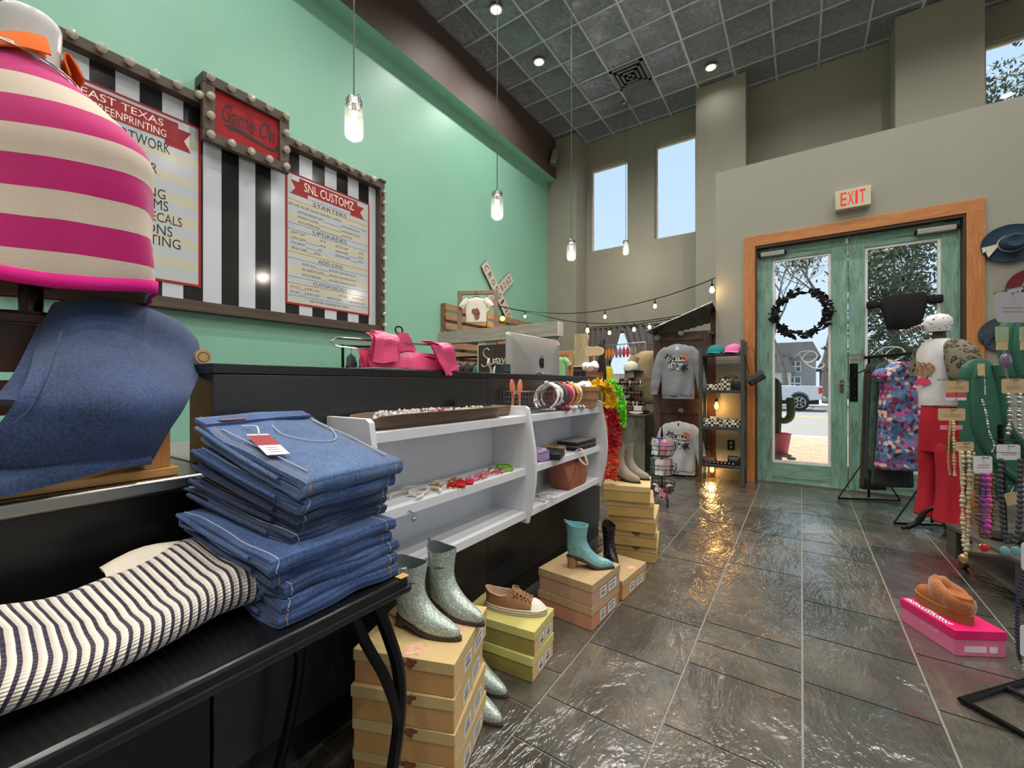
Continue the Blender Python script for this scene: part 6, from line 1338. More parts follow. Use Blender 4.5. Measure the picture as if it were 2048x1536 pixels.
def gameday(T, c, s, first):
    yy = c.y-s*.134; g = G(); k = s
    def st(cx, cz, r):
        o = []
        for i in range(10): a = PI/2+.35+i*PI/5; rr = r if i % 2 == 0 else r*.42; o.append((cx+rr*math.cos(a), cz+rr*math.sin(a)))
        return o
    M = FY(c.x, yy, c.z-.30*s)
    for cx, cz, r in ((-.12, .085, .075), (.12, -.08, .085)): g.prism([(a*k, b*k) for a, b in st(cx, cz, r)], M, .001)
    p = link('star_print', g, INK, T); o = G()
    o.prism([((.125+.065*math.cos(2*PI*i/20))*k, (.075+.06*math.sin(2*PI*i/20))*k) for i in range(20)], M @ Matrix.Translation((0, 0, .001)), .0006)
    o.prism([((-.13+.06*math.cos(2*PI*i/20))*k, (-.06+.08*math.sin(2*PI*i/20))*k) for i in range(20)], M @ Matrix.Translation((0, 0, .001)), .0006) if not first else None
    link('ball_print', o, BASK, T)
    for wd, z in (('game', .005), ('day', -.105)):
        wid = .26 if wd == 'game' else .20; Mw = M @ Matrix.Translation((-wid/2*k, z*k, .002)); link('print_outline', G().text(wd, Mw, wid*k, .095*k, off=.12, pad=.10), PAPER, T)
        link('lettering', G().text(wd, Mw @ Matrix.Translation((0, 0, .0012)), wid*k, .095*k, off=.004), INK, T)
T, c = sweat(1353, 690, .84, GSW, 'heather grey sweatshirt behind the upper game day one on the old door', 0, 5.18)
for o in (T,): o['label'] = 'plain grey sweatshirt hanging behind the upper game day one'
T, c = sweat(1356, 688, .86, GSW, 'heather grey game day sweatshirt, upper of the two on the old door', True, 5.02); gameday(T, c, .70, True)
link('neck_tag', G().box(c.x-.012, c.y-.072, c.z-.085, c.x+.025, c.y-.068, c.z-.03), PAPER, T)
T, c = sweat(1359, 842, .84, LSW, 'pale grey game day sweatshirt, lower of the two on the old door', True, 5.12); gameday(T, c, .70, False)
link('neck_label', G().box(c.x-.008, c.y-.062, c.z-.05, c.x+.008, c.y-.058, c.z-.02), INK, T)
T = thing('metal_awning', 'sloped corrugated metal awning above the old door panel', 'awning', (-1.1, 5.3, 1.7)); P = []
for i in range(25):
    t = i/24; P.append([Vector((-1.50+.71*t, 5.02+.55*w, 1.66+.27*t-.02*w-.10*w*t+.008*math.sin(t*60))) for w in (0, .5, 1)])
link('metal_sheet', G().sheet(P, .003), mat('weathered sheet metal', (92, 92, 92), .45, .6, var=.2), T); link('front_lip', G().tube([(-1.505, 5.018, 1.66), (-.785, 5.018, 1.935)], .009, 8), SILVER, T); link('bracket', G().box(-.84, 5.05, 1.60, -.81, 5.3, 1.63), OLDX, T)
# ---------------- curtains in the nook ----------------
CUR = mat('grey curtain cloth', (112, 106, 108), .9, var=.06, bump=.1, bs=200)
def curtain(x0, x1, xb0, xb1, label):
    T = thing('curtain', label, 'curtain', ((x0+x1)/2, 8.9, .6), 0, 'grey curtains of the nook window'); P = []
    for i in range(20):
        t = i/19; z = 2.28-1.55*t; e = min(1, t/.55)**1.2; a, b = x0+(xb0-x0)*e, x1+(xb1-x1)*e
        P.append([Vector((a+(b-a)*j/36, 8.90+.030*math.sin(j/36*2*PI*6)*(1-.4*e), z)) for j in range(37)])
    link('cloth', G().sheet(P, .006), CUR, T, ang=70); link('rod_sleeve', G().tube([(x0-.02, 8.90, 2.29), (x1+.02, 8.90, 2.29)], .022, 8), CUR, T)
    link('tie_back', G().tube([(min(xb0, xb1)-.01, 8.87, 1.40), ((xb0+xb1)/2, 8.84, 1.38), (max(xb0, xb1)+.01, 8.87, 1.40)], .018, 6), CUR, T)
curtain(-3.95, -3.18, -3.95, -3.45, 'left grey curtain panel tied back at the bright nook window'); curtain(-3.16, -2.35, -2.85, -2.35, 'right grey curtain panel tied back at the bright nook window')
# ---------------- glass display counter with tiered stand ----------------
T = thing('display_counter', 'low black counter with a polished front beyond the boot box tower', 'counter', (-2.0, 5.4, 0))
q = N('black steel with painted reflections'); q.bsdf(q.ramp(q.noise(q.co(scale=(3, 1, 1.2)), 2, 4), [(.35, (110, 106, 100)), (.65, (190, 184, 174))]), .30, .85); link('front_panel', G().box(-2.45, 5.07, .02, -1.53, 5.08, .655), q.m, T)  # pale tones put bright reflections into the panel colour
link('body', G().box(-2.45, 5.081, 0, -1.53, 5.75, .655), BLACK, T); link('top', G().box(-2.47, 5.05, .655, -1.51, 5.77, .68), mat('dark brown counter top', (66, 44, 44), .35), T, bev=.003)
TIER = wood('dark tier wood', (34, 26, 24), (66, 52, 46), 0, .4)
T = thing('jewelry_tree', 'dark tiered jewellery stand crowded with bracelets on the polished counter', 'stand', (-1.82, 5.42, .68)); c0 = Vector((-1.82, 5.42, .681))
link('base_board', G().box(c0.x-.20, c0.y-.14, .681, c0.x+.20, c0.y+.14, .715), TIER, T, bev=.003); link('post', G().cyl((c0.x, c0.y, .715), (c0.x, c0.y, 1.22), .018, n=12), TIER, T)
rn = random.Random(2)
for k, z in enumerate((.80, .93, 1.06)):
    link('tier_arm', G().cyl((c0.x-.20+.02*k, c0.y-.06, z), (c0.x+.20-.02*k, c0.y-.06, z), .022, n=14), TIER, T); link('tier_arm', G().cyl((c0.x-.18, c0.y+.10, z+.05), (c0.x+.18, c0.y+.10, z+.05), .022, n=14), TIER, T)
    for i in range(8):
        x = c0.x-.16+.045*i; b = link('bracelet', G().tube([(x+.004*math.sin(j), c0.y-.06+.036*math.sin(2*PI*j/18), z+.036*math.cos(2*PI*j/18)-.008) for j in range(18)], .006, 6, loop=True), rn.choice([SILVER, GOLD, PEARL, BRB, BLKMET]), T)
for i, (dx, m) in enumerate(((-.15, SILVER), (.02, BRB), (.14, PAPER))): link('box_display', G().box(c0.x+dx-.05, c0.y-.15, .716, c0.x+dx+.05, c0.y-.10, .775), m, T, bev=.002)
g = G(); link('card_holder', G().box(c0.x-.03, c0.y-.02, 1.13, c0.x+.05, c0.y+.0, 1.22), mat('silver card', (150, 150, 148), .4), T)
T = thing('ball_cap', 'pale blue and white cap on top of the tiered jewellery stand', 'cap', (c0.x-.0, c0.y+.02, 1.222)); link('crown', G().lathe([(.09, 0), (.095, .03), (.085, .08), (.05, .115), (.003, .125)], (0, 0, 0), 24), mat('pale green cap', (196, 204, 186), .8), T, world=False); link('brim', G().sheet([[Vector((.03+.06*i+.0, -.09+.045*j, .012-.012*i*i*.3)) for j in range(5)] for i in range(3)], .004), mat('blue brim', (70, 84, 160), .7), T, world=False)
for i, (x, y) in enumerate(((-1.66, 5.14), (-1.95, 5.16))):
    T = thing('necklace_pile', ('white beaded necklace heap at the front edge of the polished counter', 'black and white bead heap on the left of the polished counter')[i], 'necklace', (x, y, .681), 0, 'loose beads on the polished counter')
    for k in range(3): link('strand', G().tube([(x+(.06+.01*k)*math.cos(2*PI*j/24)+.004*math.sin(j*3), y+.03*math.sin(2*PI*j/24), .690+.008*k) for j in range(24)], .007, 6, loop=True), (PAPER, BLKMET)[i] if k != 1 else SILVER, T)
# ---------------- coat, jewellery bar, brown cases, yellow cloth ----------------
KH = mat('khaki canvas', (150, 134, 106), .9, var=.1, vs=5, bump=.3, bs=90)
c = ony(1300, 702, 5.55); T = thing('canvas_coat', 'khaki canvas coat hanging left of the old door panel', 'coat', tuple(c))
rs = [[c+Vector((w*math.cos(a), .10*d*math.sin(a)+.012*math.sin(a*5+z*6), z)) for a in [2*PI*j/40 for j in range(40)]] for z, w, d in ((0, .10, .5), (-.05, .20, .8), (-.14, .245, 1), (-.35, .255, 1), (-.60, .25, 1), (-.66, .22, .9), (-.675, .16, .7))]
link('body', G().rings(rs), KH, T, ang=60); link('sleeve', G().tube(smooth_pts([c+Vector((-.17, -.03, -.07)), c+Vector((-.25, -.05, -.25)), c+Vector((-.255, -.06, -.5))], 6), [.07]*7+[.06]*6, 14), KH, T); link('seam', G().tube([c+Vector((-.06, -.115, -.36)), c+Vector((.12, -.115, -.355))], .004, 5), DARKWOOD, T); hanger(T, c+Vector((0, 0, .01)), .7, Vector((1, 0, 0)))
T = thing('jewelry_bar', 'long metal bar hung with bright earrings before the nook window', 'rack', (-2.6, 7.6, 0)); a, b = ony(1207, 692, 7.6), ony(1291, 684, 7.6)
link('bar', G().tube([a+Vector((0, 0, -.15)), a, b, b+Vector((0.02, 0, -.15))], .010, 8), SILVER, T); link('upright', G().cyl((a.x, 7.6, 0), (a.x, 7.6, a.z), .012, n=8), SILVER, T); link('upright', G().cyl((b.x, 7.6, 0), (b.x, 7.6, b.z), .012, n=8), SILVER, T)
cols = [mat('amber drop', (214, 120, 50), .4), mat('mauve drop', (140, 96, 130), .4), mat('crimson drop', (180, 50, 60), .4), mat('grey feather drop', (140, 132, 126), .7), mat('brown drop', (120, 96, 84), .6)]
for i in range(11):
    p = a.lerp(b, (i+.6)/11.2); T = thing('hanging_earring', 'earring %s the jewellery bar before the nook window' % ('hung near the left end of', 'hung near the left end of', 'hung near the left end of', 'red or mauve, left of the middle of', 'red or mauve, left of the middle of', 'hung at the middle of', 'hung at the middle of', 'grey, hung right of the middle of', 'grey, hung right of the middle of', 'grey, hung near the right end of', 'grey, hung near the right end of')[i], 'earring', tuple(p), 0, 'earrings on the nook jewellery bar')
    link('hook', G().tube([p, p+Vector((0, -.012, -.03)), p+Vector((0, 0, -.06))], .004, 5), SILVER, T); link('drop', G().rings([[p+Vector((w*math.cos(t), .012*math.sin(t), z)) for t in [2*PI*j/10 for j in range(10)]] for z, w in ((-.05, .006), (-.10, .030), (-.17, .034), (-.24, .016))]), cols[min(4, i*5//11)], T)
T = thing('hanging_cloth', 'row of pale striped cloths hanging in the bright nook window', 'cloth', (-2.9, 7.75, .6)); a, b = ony(1222, 735, 7.75), ony(1284, 735, 7.75)
P = [[Vector((a.x+(b.x-a.x)*j/40, 7.75+.035*math.sin(j*1.1), 1.22-.60*i/8)) for j in range(41)] for i in range(9)]
q = N('pale striped cloth'); sp = q.n('SeparateXYZ'); q.l(q.co(), sp.inputs[0]); q.bsdf(q.ramp(q.math('FRACT', q.math('MULTIPLY', sp.outputs['X'], 6)), [(0, (220, 226, 232)), (.3, (236, 230, 220)), (.5, (190, 206, 224)), (.7, (236, 236, 232)), (.86, (206, 220, 200))], 'CONSTANT'), .8); link('cloth', G().sheet(P, .004), q.m, T); link('rail', G().tube([(a.x-.03, 7.75, 1.23), (b.x+.03, 7.75, 1.23)], .008, 6), SILVER, T)
for x in (a.x-.02, b.x+.02): link('upright', G().cyl((x, 7.75, 0), (x, 7.75, 1.23), .008, n=8), SILVER, T)
c = ony(1215, 765, 6.2); T = thing('yellow_garment', 'bright yellow garment hanging behind the flower leis', 'garment', tuple(c)); YEL = mat('yellow cotton', (236, 210, 50), .8); cz = 1.32
rs = [[Vector((c.x+w*math.cos(t), 6.2+.05*math.sin(t)+.01*math.sin(t*5), z)) for t in [2*PI*j/24 for j in range(24)]] for z, w in ((cz, .02), (cz-.03, .07), (cz-.15, .09), (cz-.45, .10), (cz-.62, .10))]; link('cloth', G().rings(rs), YEL, T); hanger(T, (c.x, 6.2, cz+.02), .35, Vector((1, 0, 0))); T = thing('garment_stand', 'slim black stand behind the leis carrying the yellow garment', 'stand', (c.x, 6.3, 0)); link('pole', G().cyl((c.x, 6.3, .02), (c.x, 6.3, cz+.10), .012, n=8), BLKMET, T); link('arm', G().tube([(c.x, 6.3, cz+.07), (c.x, 6.19, cz+.06)], .006, 6), BLKMET, T); link('base', G().cyl((c.x, 6.3, 0), (c.x, 6.3, .02), .14, n=20), BLKMET, T)
c = ony(1203, 690, 5.9); T = thing('black_dress', 'narrow black dress hanging beside the tan cloud plaque', 'dress', tuple(c)); cz = c.z
rs = [[Vector((c.x+w*math.cos(t)+dx, 5.9+.05*math.sin(t)+.008*math.sin(t*5), z)) for t in [2*PI*j/24 for j in range(24)]] for z, w, dx in ((cz, .03, 0), (cz-.05, .06, 0), (cz-.16, .035, .01), (cz-.25, .05, .0), (cz-.40, .08, -.01), (cz-.56, .07, 0), (cz-.62, .05, 0))]; link('cloth', G().rings(rs), mat('black jersey', (28, 28, 28), .9), T, ang=60); hanger(T, (c.x, 5.9, cz+.02), .3, Vector((1, 0, 0))); T = thing('garment_stand', 'slim black stand carrying the narrow black dress', 'stand', (c.x, 6.0, 0)); link('pole', G().cyl((c.x, 6.0, .02), (c.x, 6.0, cz+.09), .012, n=8), BLKMET, T); link('arm', G().tube([(c.x, 6.0, cz+.06), (c.x, 5.89, cz+.055)], .006, 6), BLKMET, T); link('base', G().cyl((c.x, 6.0, 0), (c.x, 6.0, .02), .14, n=20), BLKMET, T)
# ---------------- slab, speaker, cloud plaque, tissue, wooden boxes ----------------
c = ony(1163, 690, 5.6); T = thing('wood_slab', 'tall pale live-edge wood slab standing in the nook corner', 'slab', (c.x, 5.6, 1.30)); rn = random.Random(6)
L_ = [(-.105+.018*rn.uniform(-1, 1), 1.31+.45*i/9) for i in range(10)]; R2 = [(.10+.022*rn.uniform(-1, 1), 1.31+.45*i/9) for i in range(10)]
link('slab', G().prism([(c.x+a, b) for a, b in R2+L_[::-1]], FY(0, 5.62, 0), .04), wood('pale live edge wood', (132, 116, 88), (196, 180, 144), 2, .8, s=.8), T, bev=.004)
T = thing('pillar_stand', 'black box stand carrying the live-edge slab and a black speaker', 'stand', (c.x, 5.62, 0)); link('column', G().box(c.x-.15, 5.5, 0, c.x+.15, 5.72, 1.29), mat('dark brown stand', (52, 42, 44), .6), T, bev=.004); link('top', G().box(c.x-.16, 5.49, 1.29, c.x+.16, 5.73, 1.31), GWE, T)
c = ony(1188, 703, 5.2); T = thing('cloud_plaque', 'tan cloud-shaped wooden plaque in the nook', 'plaque', (c.x, 5.2, c.z)); link('plaque', G().prism([(.10+.04*math.cos(t), .05*math.sin(t)) for t in [(-PI/2+PI*i/8) for i in range(9)]]+[(.05, .065), (-.02, .06), (-.08, .07), (-.12, .05), (-.13, 0), (-.12, -.05), (-.06, -.065), (0, -.055), (.06, -.06)], FY(c.x, 5.21, c.z), .015), mat('tan plaque wood', (206, 182, 140), .7), T, bev=.004); link('support_stick', G().box(c.x-.012, 5.20, 0, c.x+.012, 5.212, c.z+.02), CRL, T)
c = ony(1186, 738, 5.0); T = thing('craft_table', 'narrow wooden craft table in the nook behind the bar end', 'table', (c.x, 5.0, 0)); link('top', G().box(c.x-.35, 4.70, 1.0, c.x+.20, 5.03, 1.03), CRLY, T, bev=.003)
for dx, dy in ((-.33, 4.72), (.16, 4.72), (-.33, 4.98), (.16, 4.98)): link('leg', G().box(c.x+dx, dy, 0, c.x+dx+.03, dy+.03, 1.0), CRL, T)
c2 = ony(1195, 742, 5.0); T = thing('wooden_box', 'small reddish wooden box on the craft table under white tissue', 'box', (c2.x, 5.0, 1.031)); link('body', G().box(c2.x-.07, 4.87, 1.031, c2.x+.07, 5.01, 1.18), wood('reddish box wood', (126, 74, 50), (170, 108, 76), 2), T, bev=.003); link('lid', G().box(c2.x-.074, 4.866, 1.18, c2.x+.074, 5.014, 1.195), wood('reddish lid wood', (120, 70, 48), (160, 100, 70), 0), T)
T = thing('tissue_bundle', 'bright white tissue bundle heaped on the small wooden box', 'tissue', (c2.x-.03, 5.0, 1.196)); g = G().sph((c2.x-.05, 4.93, 1.26), .11, 18, sc=(1, .6, .58)); g.jitter(.04, 18, 4)
for v in g.v: v.z = max(v.z, 1.1965)
link('tissue', g, PAPER, T); link('ribbon', G().tube(smooth_pts([(c2.x-.08, 4.91, 1.25), (c2.x-.10, 4.90, 1.14), (c2.x-.09, 4.90, 1.05)], 6), .006, 6), mat('sky blue ribbon', (130, 180, 206), .6), T)
c3 = ony(1160, 735, 5.0); T = thing('desk_speaker', 'dark speaker box on the craft table beside the pale slab', 'speaker', (c3.x, 4.98, 1.031)); link('cabinet', G().box(c3.x-.075, 4.86, 1.031, c3.x+.075, 4.99, 1.22), mat('dark brown plastic', (52, 44, 46), .5), T, bev=.006); link('grille', G().box(c3.x-.065, 4.855, 1.045, c3.x+.065, 4.86, 1.205), mat('dark grille', (40, 36, 38), .9), T)
# green tee in its frame
F0, F1 = ony(1112, 705, 4.6), ony(1145, 708, 4.6); T = thing('picture_frame', 'light wooden frame behind the computer with a green tee hung in it', 'frame', ((F0.x+F1.x)/2, 4.6, .95)); zt = F0.z+.01
for a, b, c_, d in ((F1.x-.045, F1.x, .0, zt), (F0.x-.25, F0.x-.205, .0, zt), (F0.x-.205, F1.x-.045, zt-.045, zt)): link('frame_bar', G().box(a, 4.58, c_, b, 4.62, d), PINE, T, bev=.003)
T = thing('t_shirt', 'pale green tee with a black print hanging in the light wooden frame', 't-shirt', ((F0.x+F1.x)/2, 4.55, 1.2)); tc_ = (F0.x+.05, 4.54, zt-.065); shirt(T, tc_, .42, (1, 0, 0), MINTC, nrm=(0, -1, 0), depth=.06, sd=2); hanger(T, (tc_[0], tc_[1], tc_[2]+.01), .42, Vector((1, 0, 0))); g = G(); M = FY(tc_[0]-.02, tc_[1]-.028, tc_[2]-.17)
for i in range(3): g.prism([(-.03, .028-.025*i), (.035, .028-.025*i), (.03, .040-.025*i), (-.025, .042-.025*i)], M, .001)
link('print', g, INK, T)
# ---------------- wire tier basket ----------------
T = thing('tiered_wire_stand', 'black three-tier wire basket stand on the floor right of the boot box tower', 'stand', (-1.0, 3.78, 0)); tx, ty = -1.0, 3.80
WIREM = BLKMET
for k, (z, r) in enumerate(((.115, .105), (.265, .12), (.43, .115))):
    for zz, rr in ((z, r*.72), (z+.06, r), (z+.095, r)): link('basket_ring', G().tube([(tx+rr*math.cos(2*PI*i/28), ty+rr*math.sin(2*PI*i/28), zz) for i in range(28)], .003, 6, loop=True), WIREM, T)
    g = G()
    for i in range(12): a = 2*PI*i/12; g.tube([(tx, ty, z-.004), (tx+r*.72*math.cos(a), ty+r*.72*math.sin(a), z), (tx+r*math.cos(a), ty+r*math.sin(a), z+.06), (tx+r*math.cos(a), ty+r*math.sin(a), z+.095)], .002, 5)
    link('basket_wires', g, WIREM, T)
link('centre_rod', G().tube([(tx, ty, .06), (tx, ty, .60)], .005, 8), WIREM, T); link('finial', G().lathe([(.002, .09), (.008, .04), (.012, .0), (.004, -.01)], (tx, ty, .60), 10), WIREM, T)
for i in range(3): a = 2*PI*i/3-.8; link('scroll_foot', G().tube(smooth_pts([(tx, ty, .06), (tx+.03*math.cos(a), ty+.03*math.sin(a), .10), (tx+.09*math.cos(a), ty+.09*math.sin(a), .05), (tx+.10*math.cos(a), ty+.10*math.sin(a), .008), (tx+.075*math.cos(a), ty+.075*math.sin(a), .02)], 6), .0045, 6), WIREM, T)
pkc = [PLAS, mat('blue packet', (98, 112, 176), .3), mat('green packet', (96, 126, 110), .3), mat('white packet', (226, 226, 228), .25), mat('pink packet b', (206, 160, 160), .3)]
rn = random.Random(9)
for k, (z, n) in enumerate(((.13, 7), (.285, 8), (.455, 6))):
    for i in range(n):
        a = 2*PI*i/n; x, y = tx+.06*math.cos(a), ty+.06*math.sin(a); m = pkc[(i+k*2) % 5] if k else (PAPER if i % 2 else BRB)
        T = thing('gift_packet' if k else 'wrapped_soap', ('small wrapped ball in the bottom wire basket', 'crinkled gift packet in the middle wire basket', 'crinkled clear packet in the top wire basket')[k], 'packet', (x, y, z), a, 'packets in the tiered wire stand')
        if k: link('packet', G().sheet(interp_grid([[Vector((.012*rn.uniform(-1, 1)+.02, (b_-1)*.035, -.012+c_*.045)) for b_ in range(3)] for c_ in range(4)], 3, 3), .006), m, T, world=False)
        else: link('ball', G().sph((.015, 0, .018), .028, 12), m, T, world=False)
PKT = mat('pink price tag', (236, 120, 180), .6)
for u, v in ((1329, 892), (1326, 986)):
    c = ony(u, v, 3.72); T = thing('price_tag', ('pink price tag clipped to the top wire basket', 'pink price tag clipped to the bottom wire basket')[v > 900], 'tag', tuple(c)); link('card', G().ob(c, (.055, .002, .065), .3, ry=.35 if v > 900 else 0), PKT, T); link('string', G().tube([c+Vector((-.02, 0, .02)), c+Vector((-.07, .03, .03))], .0015, 4), PAPER, T)
# ---------------- garment rack by the doors ----------------
RA, RB = Vector((.505, 4.98, 1.29)), Vector((.80, 4.34, 1.29)); T = thing('garment_rack', 'black rolling garment rail with dresses in front of the right teal door', 'rack', (.65, 4.66, 0)); d = (RB-RA).normalized(); n = Vector((-d.y, d.x, 0))
link('rail', G().tube([RA-d*.05, RB+d*.05], .014, 10), BLKMET, T)
for p in (RA, RB):
    link('post', G().cyl((p.x, p.y, .03), (p.x, p.y, 1.30), .010, n=10), BLKMET, T); f0, f1 = Vector((p.x, p.y, .012))-n*.25, Vector((p.x, p.y, .012))+n*.25; link('foot_bar', G().tube([f0, f1], .009, 8), BLKMET, T)
    for f_ in (f0, f1): link('brace', G().tube([f_, (p.x, p.y, .42)], .006, 6), BLKMET, T)
def floral():
    q = N('floral print'); v = q.n('TexVoronoi'); v.inputs['Scale'].default_value = 36; co = q.co(); q.l(co, v.inputs['Vector']); s_ = q.n('SeparateXYZ'); q.l(v.outputs['Color'], s_.inputs[0])
    c = q.ramp(s_.outputs['X'], [(0, (96, 128, 170)), (.30, (84, 108, 150)), (.42, (158, 44, 88)), (.58, (188, 90, 156)), (.70, (224, 196, 180)), (.80, (70, 44, 70)), (.90, (110, 142, 182))], 'CONSTANT')
    f = q.noise(co, 55, 3); c = q.mix(q.ramp(f, [(.55, (0, 0, 0)), (.6, (150, 150, 150))]), c, lin((60, 40, 66))); q.bsdf(c, .8); return q.m
FLO = floral()
def dress(t, m, label, w, zl, tiers=0, neckw=.05, sd=0, name='hanging_dress', top=None):
    p = RA.lerp(RB, t); T = thing(name, label, 'dress', (p.x, p.y, zl), 0, 'garments on the rail by the doors'); rs = []; z0 = 1.23; k = 26
    for i in range(k+1):
        f = i/k; z = z0-(z0-zl)*f; ww = neckw+(w*.72-neckw)*min(1, f/.12)**.7+(w*.28)*f; dd = .020+.026*f+.012*(tiers and math.sin(f*tiers*2*PI))
        rs.append([Vector((p.x, p.y, z))+n*(ww*math.cos(a)*(1+(.06*((f*tiers) % 1) if tiers else 0)))+d*(dd*math.sin(a)*1.0+.008*math.sin(a*6+sd+f*3)*f) for a in [2*PI*j/40 for j in range(40)]])
    b = link('cloth', G().rings(rs, cap=False), m, T, ang=70); md = b.modifiers.new('solid', 'SOLIDIFY'); md.thickness = .003
    hanger(T, (p.x, p.y, 1.20), .62, n); 
    if tiers:
        for s_ in (-1, 1): g = G().sph(Vector((p.x, p.y, 1.12))+n*(w*.80*s_), .05, 14, sc=(1, 1, 1.2)); g.jitter(.02, 25, sd); link('ruffle_sleeve', g, m, T)
    return T
OLV = mat('dark olive brown knit', (58, 50, 42), .9); CHG = mat('charcoal jersey', (46, 52, 52), .9); TEALD = mat('dark green print', (62, 84, 80), .9, var=.5, vs=24)
dress(.08, OLV, 'long dark brown dress at the door end of the garment rail', .10, .12, sd=1); dress(.20, CHG, 'long charcoal dress second from the door end of the rail', .12, .20, sd=2); dress(.31, TEALD, 'dark green print dress in the middle of the garment rail', .14, .30, sd=4); dress(.42, CHG, 'charcoal pleated garment hanging lower, behind the floral dresses', .155, .20, sd=6); dress(.51, FLO, 'blue and magenta floral dress tucked behind the front floral one', .165, .36, 4, sd=5); dress(.59, FLO, 'front blue and magenta floral tiered dress on the garment rail', .165, .36, 4, sd=3)
# ---------------- second mannequin ----------------
mx, my = .80, 4.15; ax = Vector((-.80, -.60, 0)).normalized(); sx_ = Vector((.60, -.80, 0)); T = thing('dressed_mannequin', 'mannequin in a white graphic tee, leopard sleeve and red flared trousers by the doors', 'mannequin', (mx, my, 0)); C2 = Vector((mx, my, 0))
def el(c, z, w, d_, rot=0, n_=28, f=0): return [c+sx_*(w*math.cos(a)+f*math.sin(a*5+z*9))+ax*(d_*math.sin(a)+f*math.cos(a*4+z*7))+Vector((0, 0, z)) for a in [2*PI*j/n_ for j in range(n_)]]
def prof(rows, k=4): return [tuple(p) for p in smooth_pts([Vector(r) for r in rows], k)]
TEEW = mat('white graphic tee cotton', (206, 200, 204), .9, bump=.2, bs=40); REDT = mat('crimson trouser cloth', (168, 12, 36), .85, var=.12, vs=4, bump=.1); q = N('leopard print'); v = q.n('TexVoronoi'); v.inputs['Scale'].default_value = 26; co = q.co(); cn = q.n('VectorMath', operation='ADD'); nz_ = q.n('TexNoise'); nz_.inputs['Scale'].default_value = 20; q.l(co, nz_.inputs['Vector']); ms_ = q.n('VectorMath', operation='SCALE'); q.l(nz_.outputs['Color'], ms_.inputs[0]); ms_.inputs['Scale'].default_value = .03; q.l(co, cn.inputs[0]); q.l(ms_.outputs[0], cn.inputs[1]); q.l(cn.outputs[0], v.inputs['Vector']); q.bsdf(q.ramp(v.outputs['Distance'], [(0, (104, 96, 78)), (.26, (44, 38, 34)), (.40, (44, 38, 34)), (.44, (112, 104, 86)), (1, (112, 104, 86))], 'CONSTANT'), .9); LEO = q.m
link('tee', G().rings([el(C2, z, w, d_, f=.006) for z, w, d_ in prof([(.90, .118, .085), (.95, .120, .088), (1.05, .115, .088), (1.18, .120, .09), (1.27, .128, .082), (1.33, .10, .066), (1.365, .055, .05)])], cap=False), TEEW, T, ang=70)
link('neck', G().rings([el(C2, z, w, w*.95) for z, w in ((1.30, .05), (1.38, .036), (1.44, .034), (1.46, .03))]), mat('dark mannequin neck', (70, 58, 52), .5), T)
link('trousers', G().rings([el(C2, z, w, d_, f=.004) for z, w, d_ in prof([(.58, .116, .084), (.72, .118, .09), (.82, .112, .088), (.925, .100, .08)])], cap=True), REDT, T, ang=70)
for s_, bend in ((-1, -.02), (1, .05)):
    rs = [el(C2+sx_*(s_*.058+bend*(1-z/.62)*.8)+ax*(.02*s_*(1-z/.62)), z, w, d_, f=.007*(1-z/.7)) for z, w, d_ in prof([(.115, .098, .095), (.20, .082, .082), (.32, .066, .070), (.45, .060, .068), (.60, .058, .080), (.66, .050, .066)])]; l = link('trouser_leg', G().rings(rs, cap=False), REDT, T, ang=70); md = l.modifiers.new('solid', 'SOLIDIFY'); md.thickness = .004; md.offset = 1
LA = [(C2+sx_*.06+Vector((0, 0, 1.325))), (C2+sx_*.125+Vector((0, 0, 1.27))), (C2+sx_*.165+ax*.01+Vector((0, 0, 1.19))), (C2+sx_*.175+ax*.02+Vector((0, 0, 1.10))), (C2+sx_*.165+ax*.03+Vector((0, 0, 1.04)))]
link('sleeve', G().tube(smooth_pts(LA, 5), [.040, .050, .060, .068, .074, .079, .083, .086, .088, .089, .089, .088, .087, .085, .083, .080, .076, .070, .062, .052, .044], 18), LEO, T)
link('forearm', G().tube([(C2+sx_*.165+ax*.03+Vector((0, 0, 1.06))), (C2+sx_*.15+ax*.06+Vector((0, 0, .98)))], [.04, .03], 12), LEO, T)
LB = [(C2-sx_*.10+Vector((0, 0, 1.29))), (C2-sx_*.135+Vector((0, 0, 1.2))), (C2-sx_*.145+ax*.02+Vector((0, 0, 1.10)))]
link('sleeve', G().tube(smooth_pts(LB, 5), [.052, .055, .058, .058, .057, .055, .053, .05, .048, .045, .042], 14), LEO, T)
gp = G(); Mp = Matrix.Translation(C2+ax*.098-sx_*.02+Vector((0, 0, 1.13))) @ Matrix(((sx_.x*-1, 0, ax.x, 0), (sx_.y*-1, 0, ax.y, 0), (0, 1, 0, 0), (0, 0, 0, 1)))
blob(gp, Mp, 0, .02, .078, 18, 4); link('print', gp, mat('multicolour tee print', (150, 110, 84), .8, var=.7, vs=60), T); gp = G(); gp.prism([(.055*math.cos(2*PI*i/20), -.065+.026*math.sin(2*PI*i/20)) for i in range(20)], Mp @ Matrix.Translation((0, 0, .001)), .001); link('badge_print', gp, mat('raspberry badge', (206, 56, 96), .8), T)
STN = mat('black stand iron', (24, 23, 22), .4, .3)
link('stand_pole', G().cyl((mx, my, .15), (mx, my, 1.0), .014, n=10), STN, T)
for a in (PI*1.02, PI*1.70, PI*.36): link('stand_leg', G().tube(smooth_pts([(mx, my, .19), (mx+.06*math.cos(a), my+.06*math.sin(a), .16), (mx+.11*math.cos(a), my+.11*math.sin(a), .07), (mx+.16*math.cos(a), my+.16*math.sin(a), .025), (mx+.20*math.cos(a), my+.20*math.sin(a), .014)], 6), [.020]*12+[.018]*8+[.013]*5, 10), STN, T)
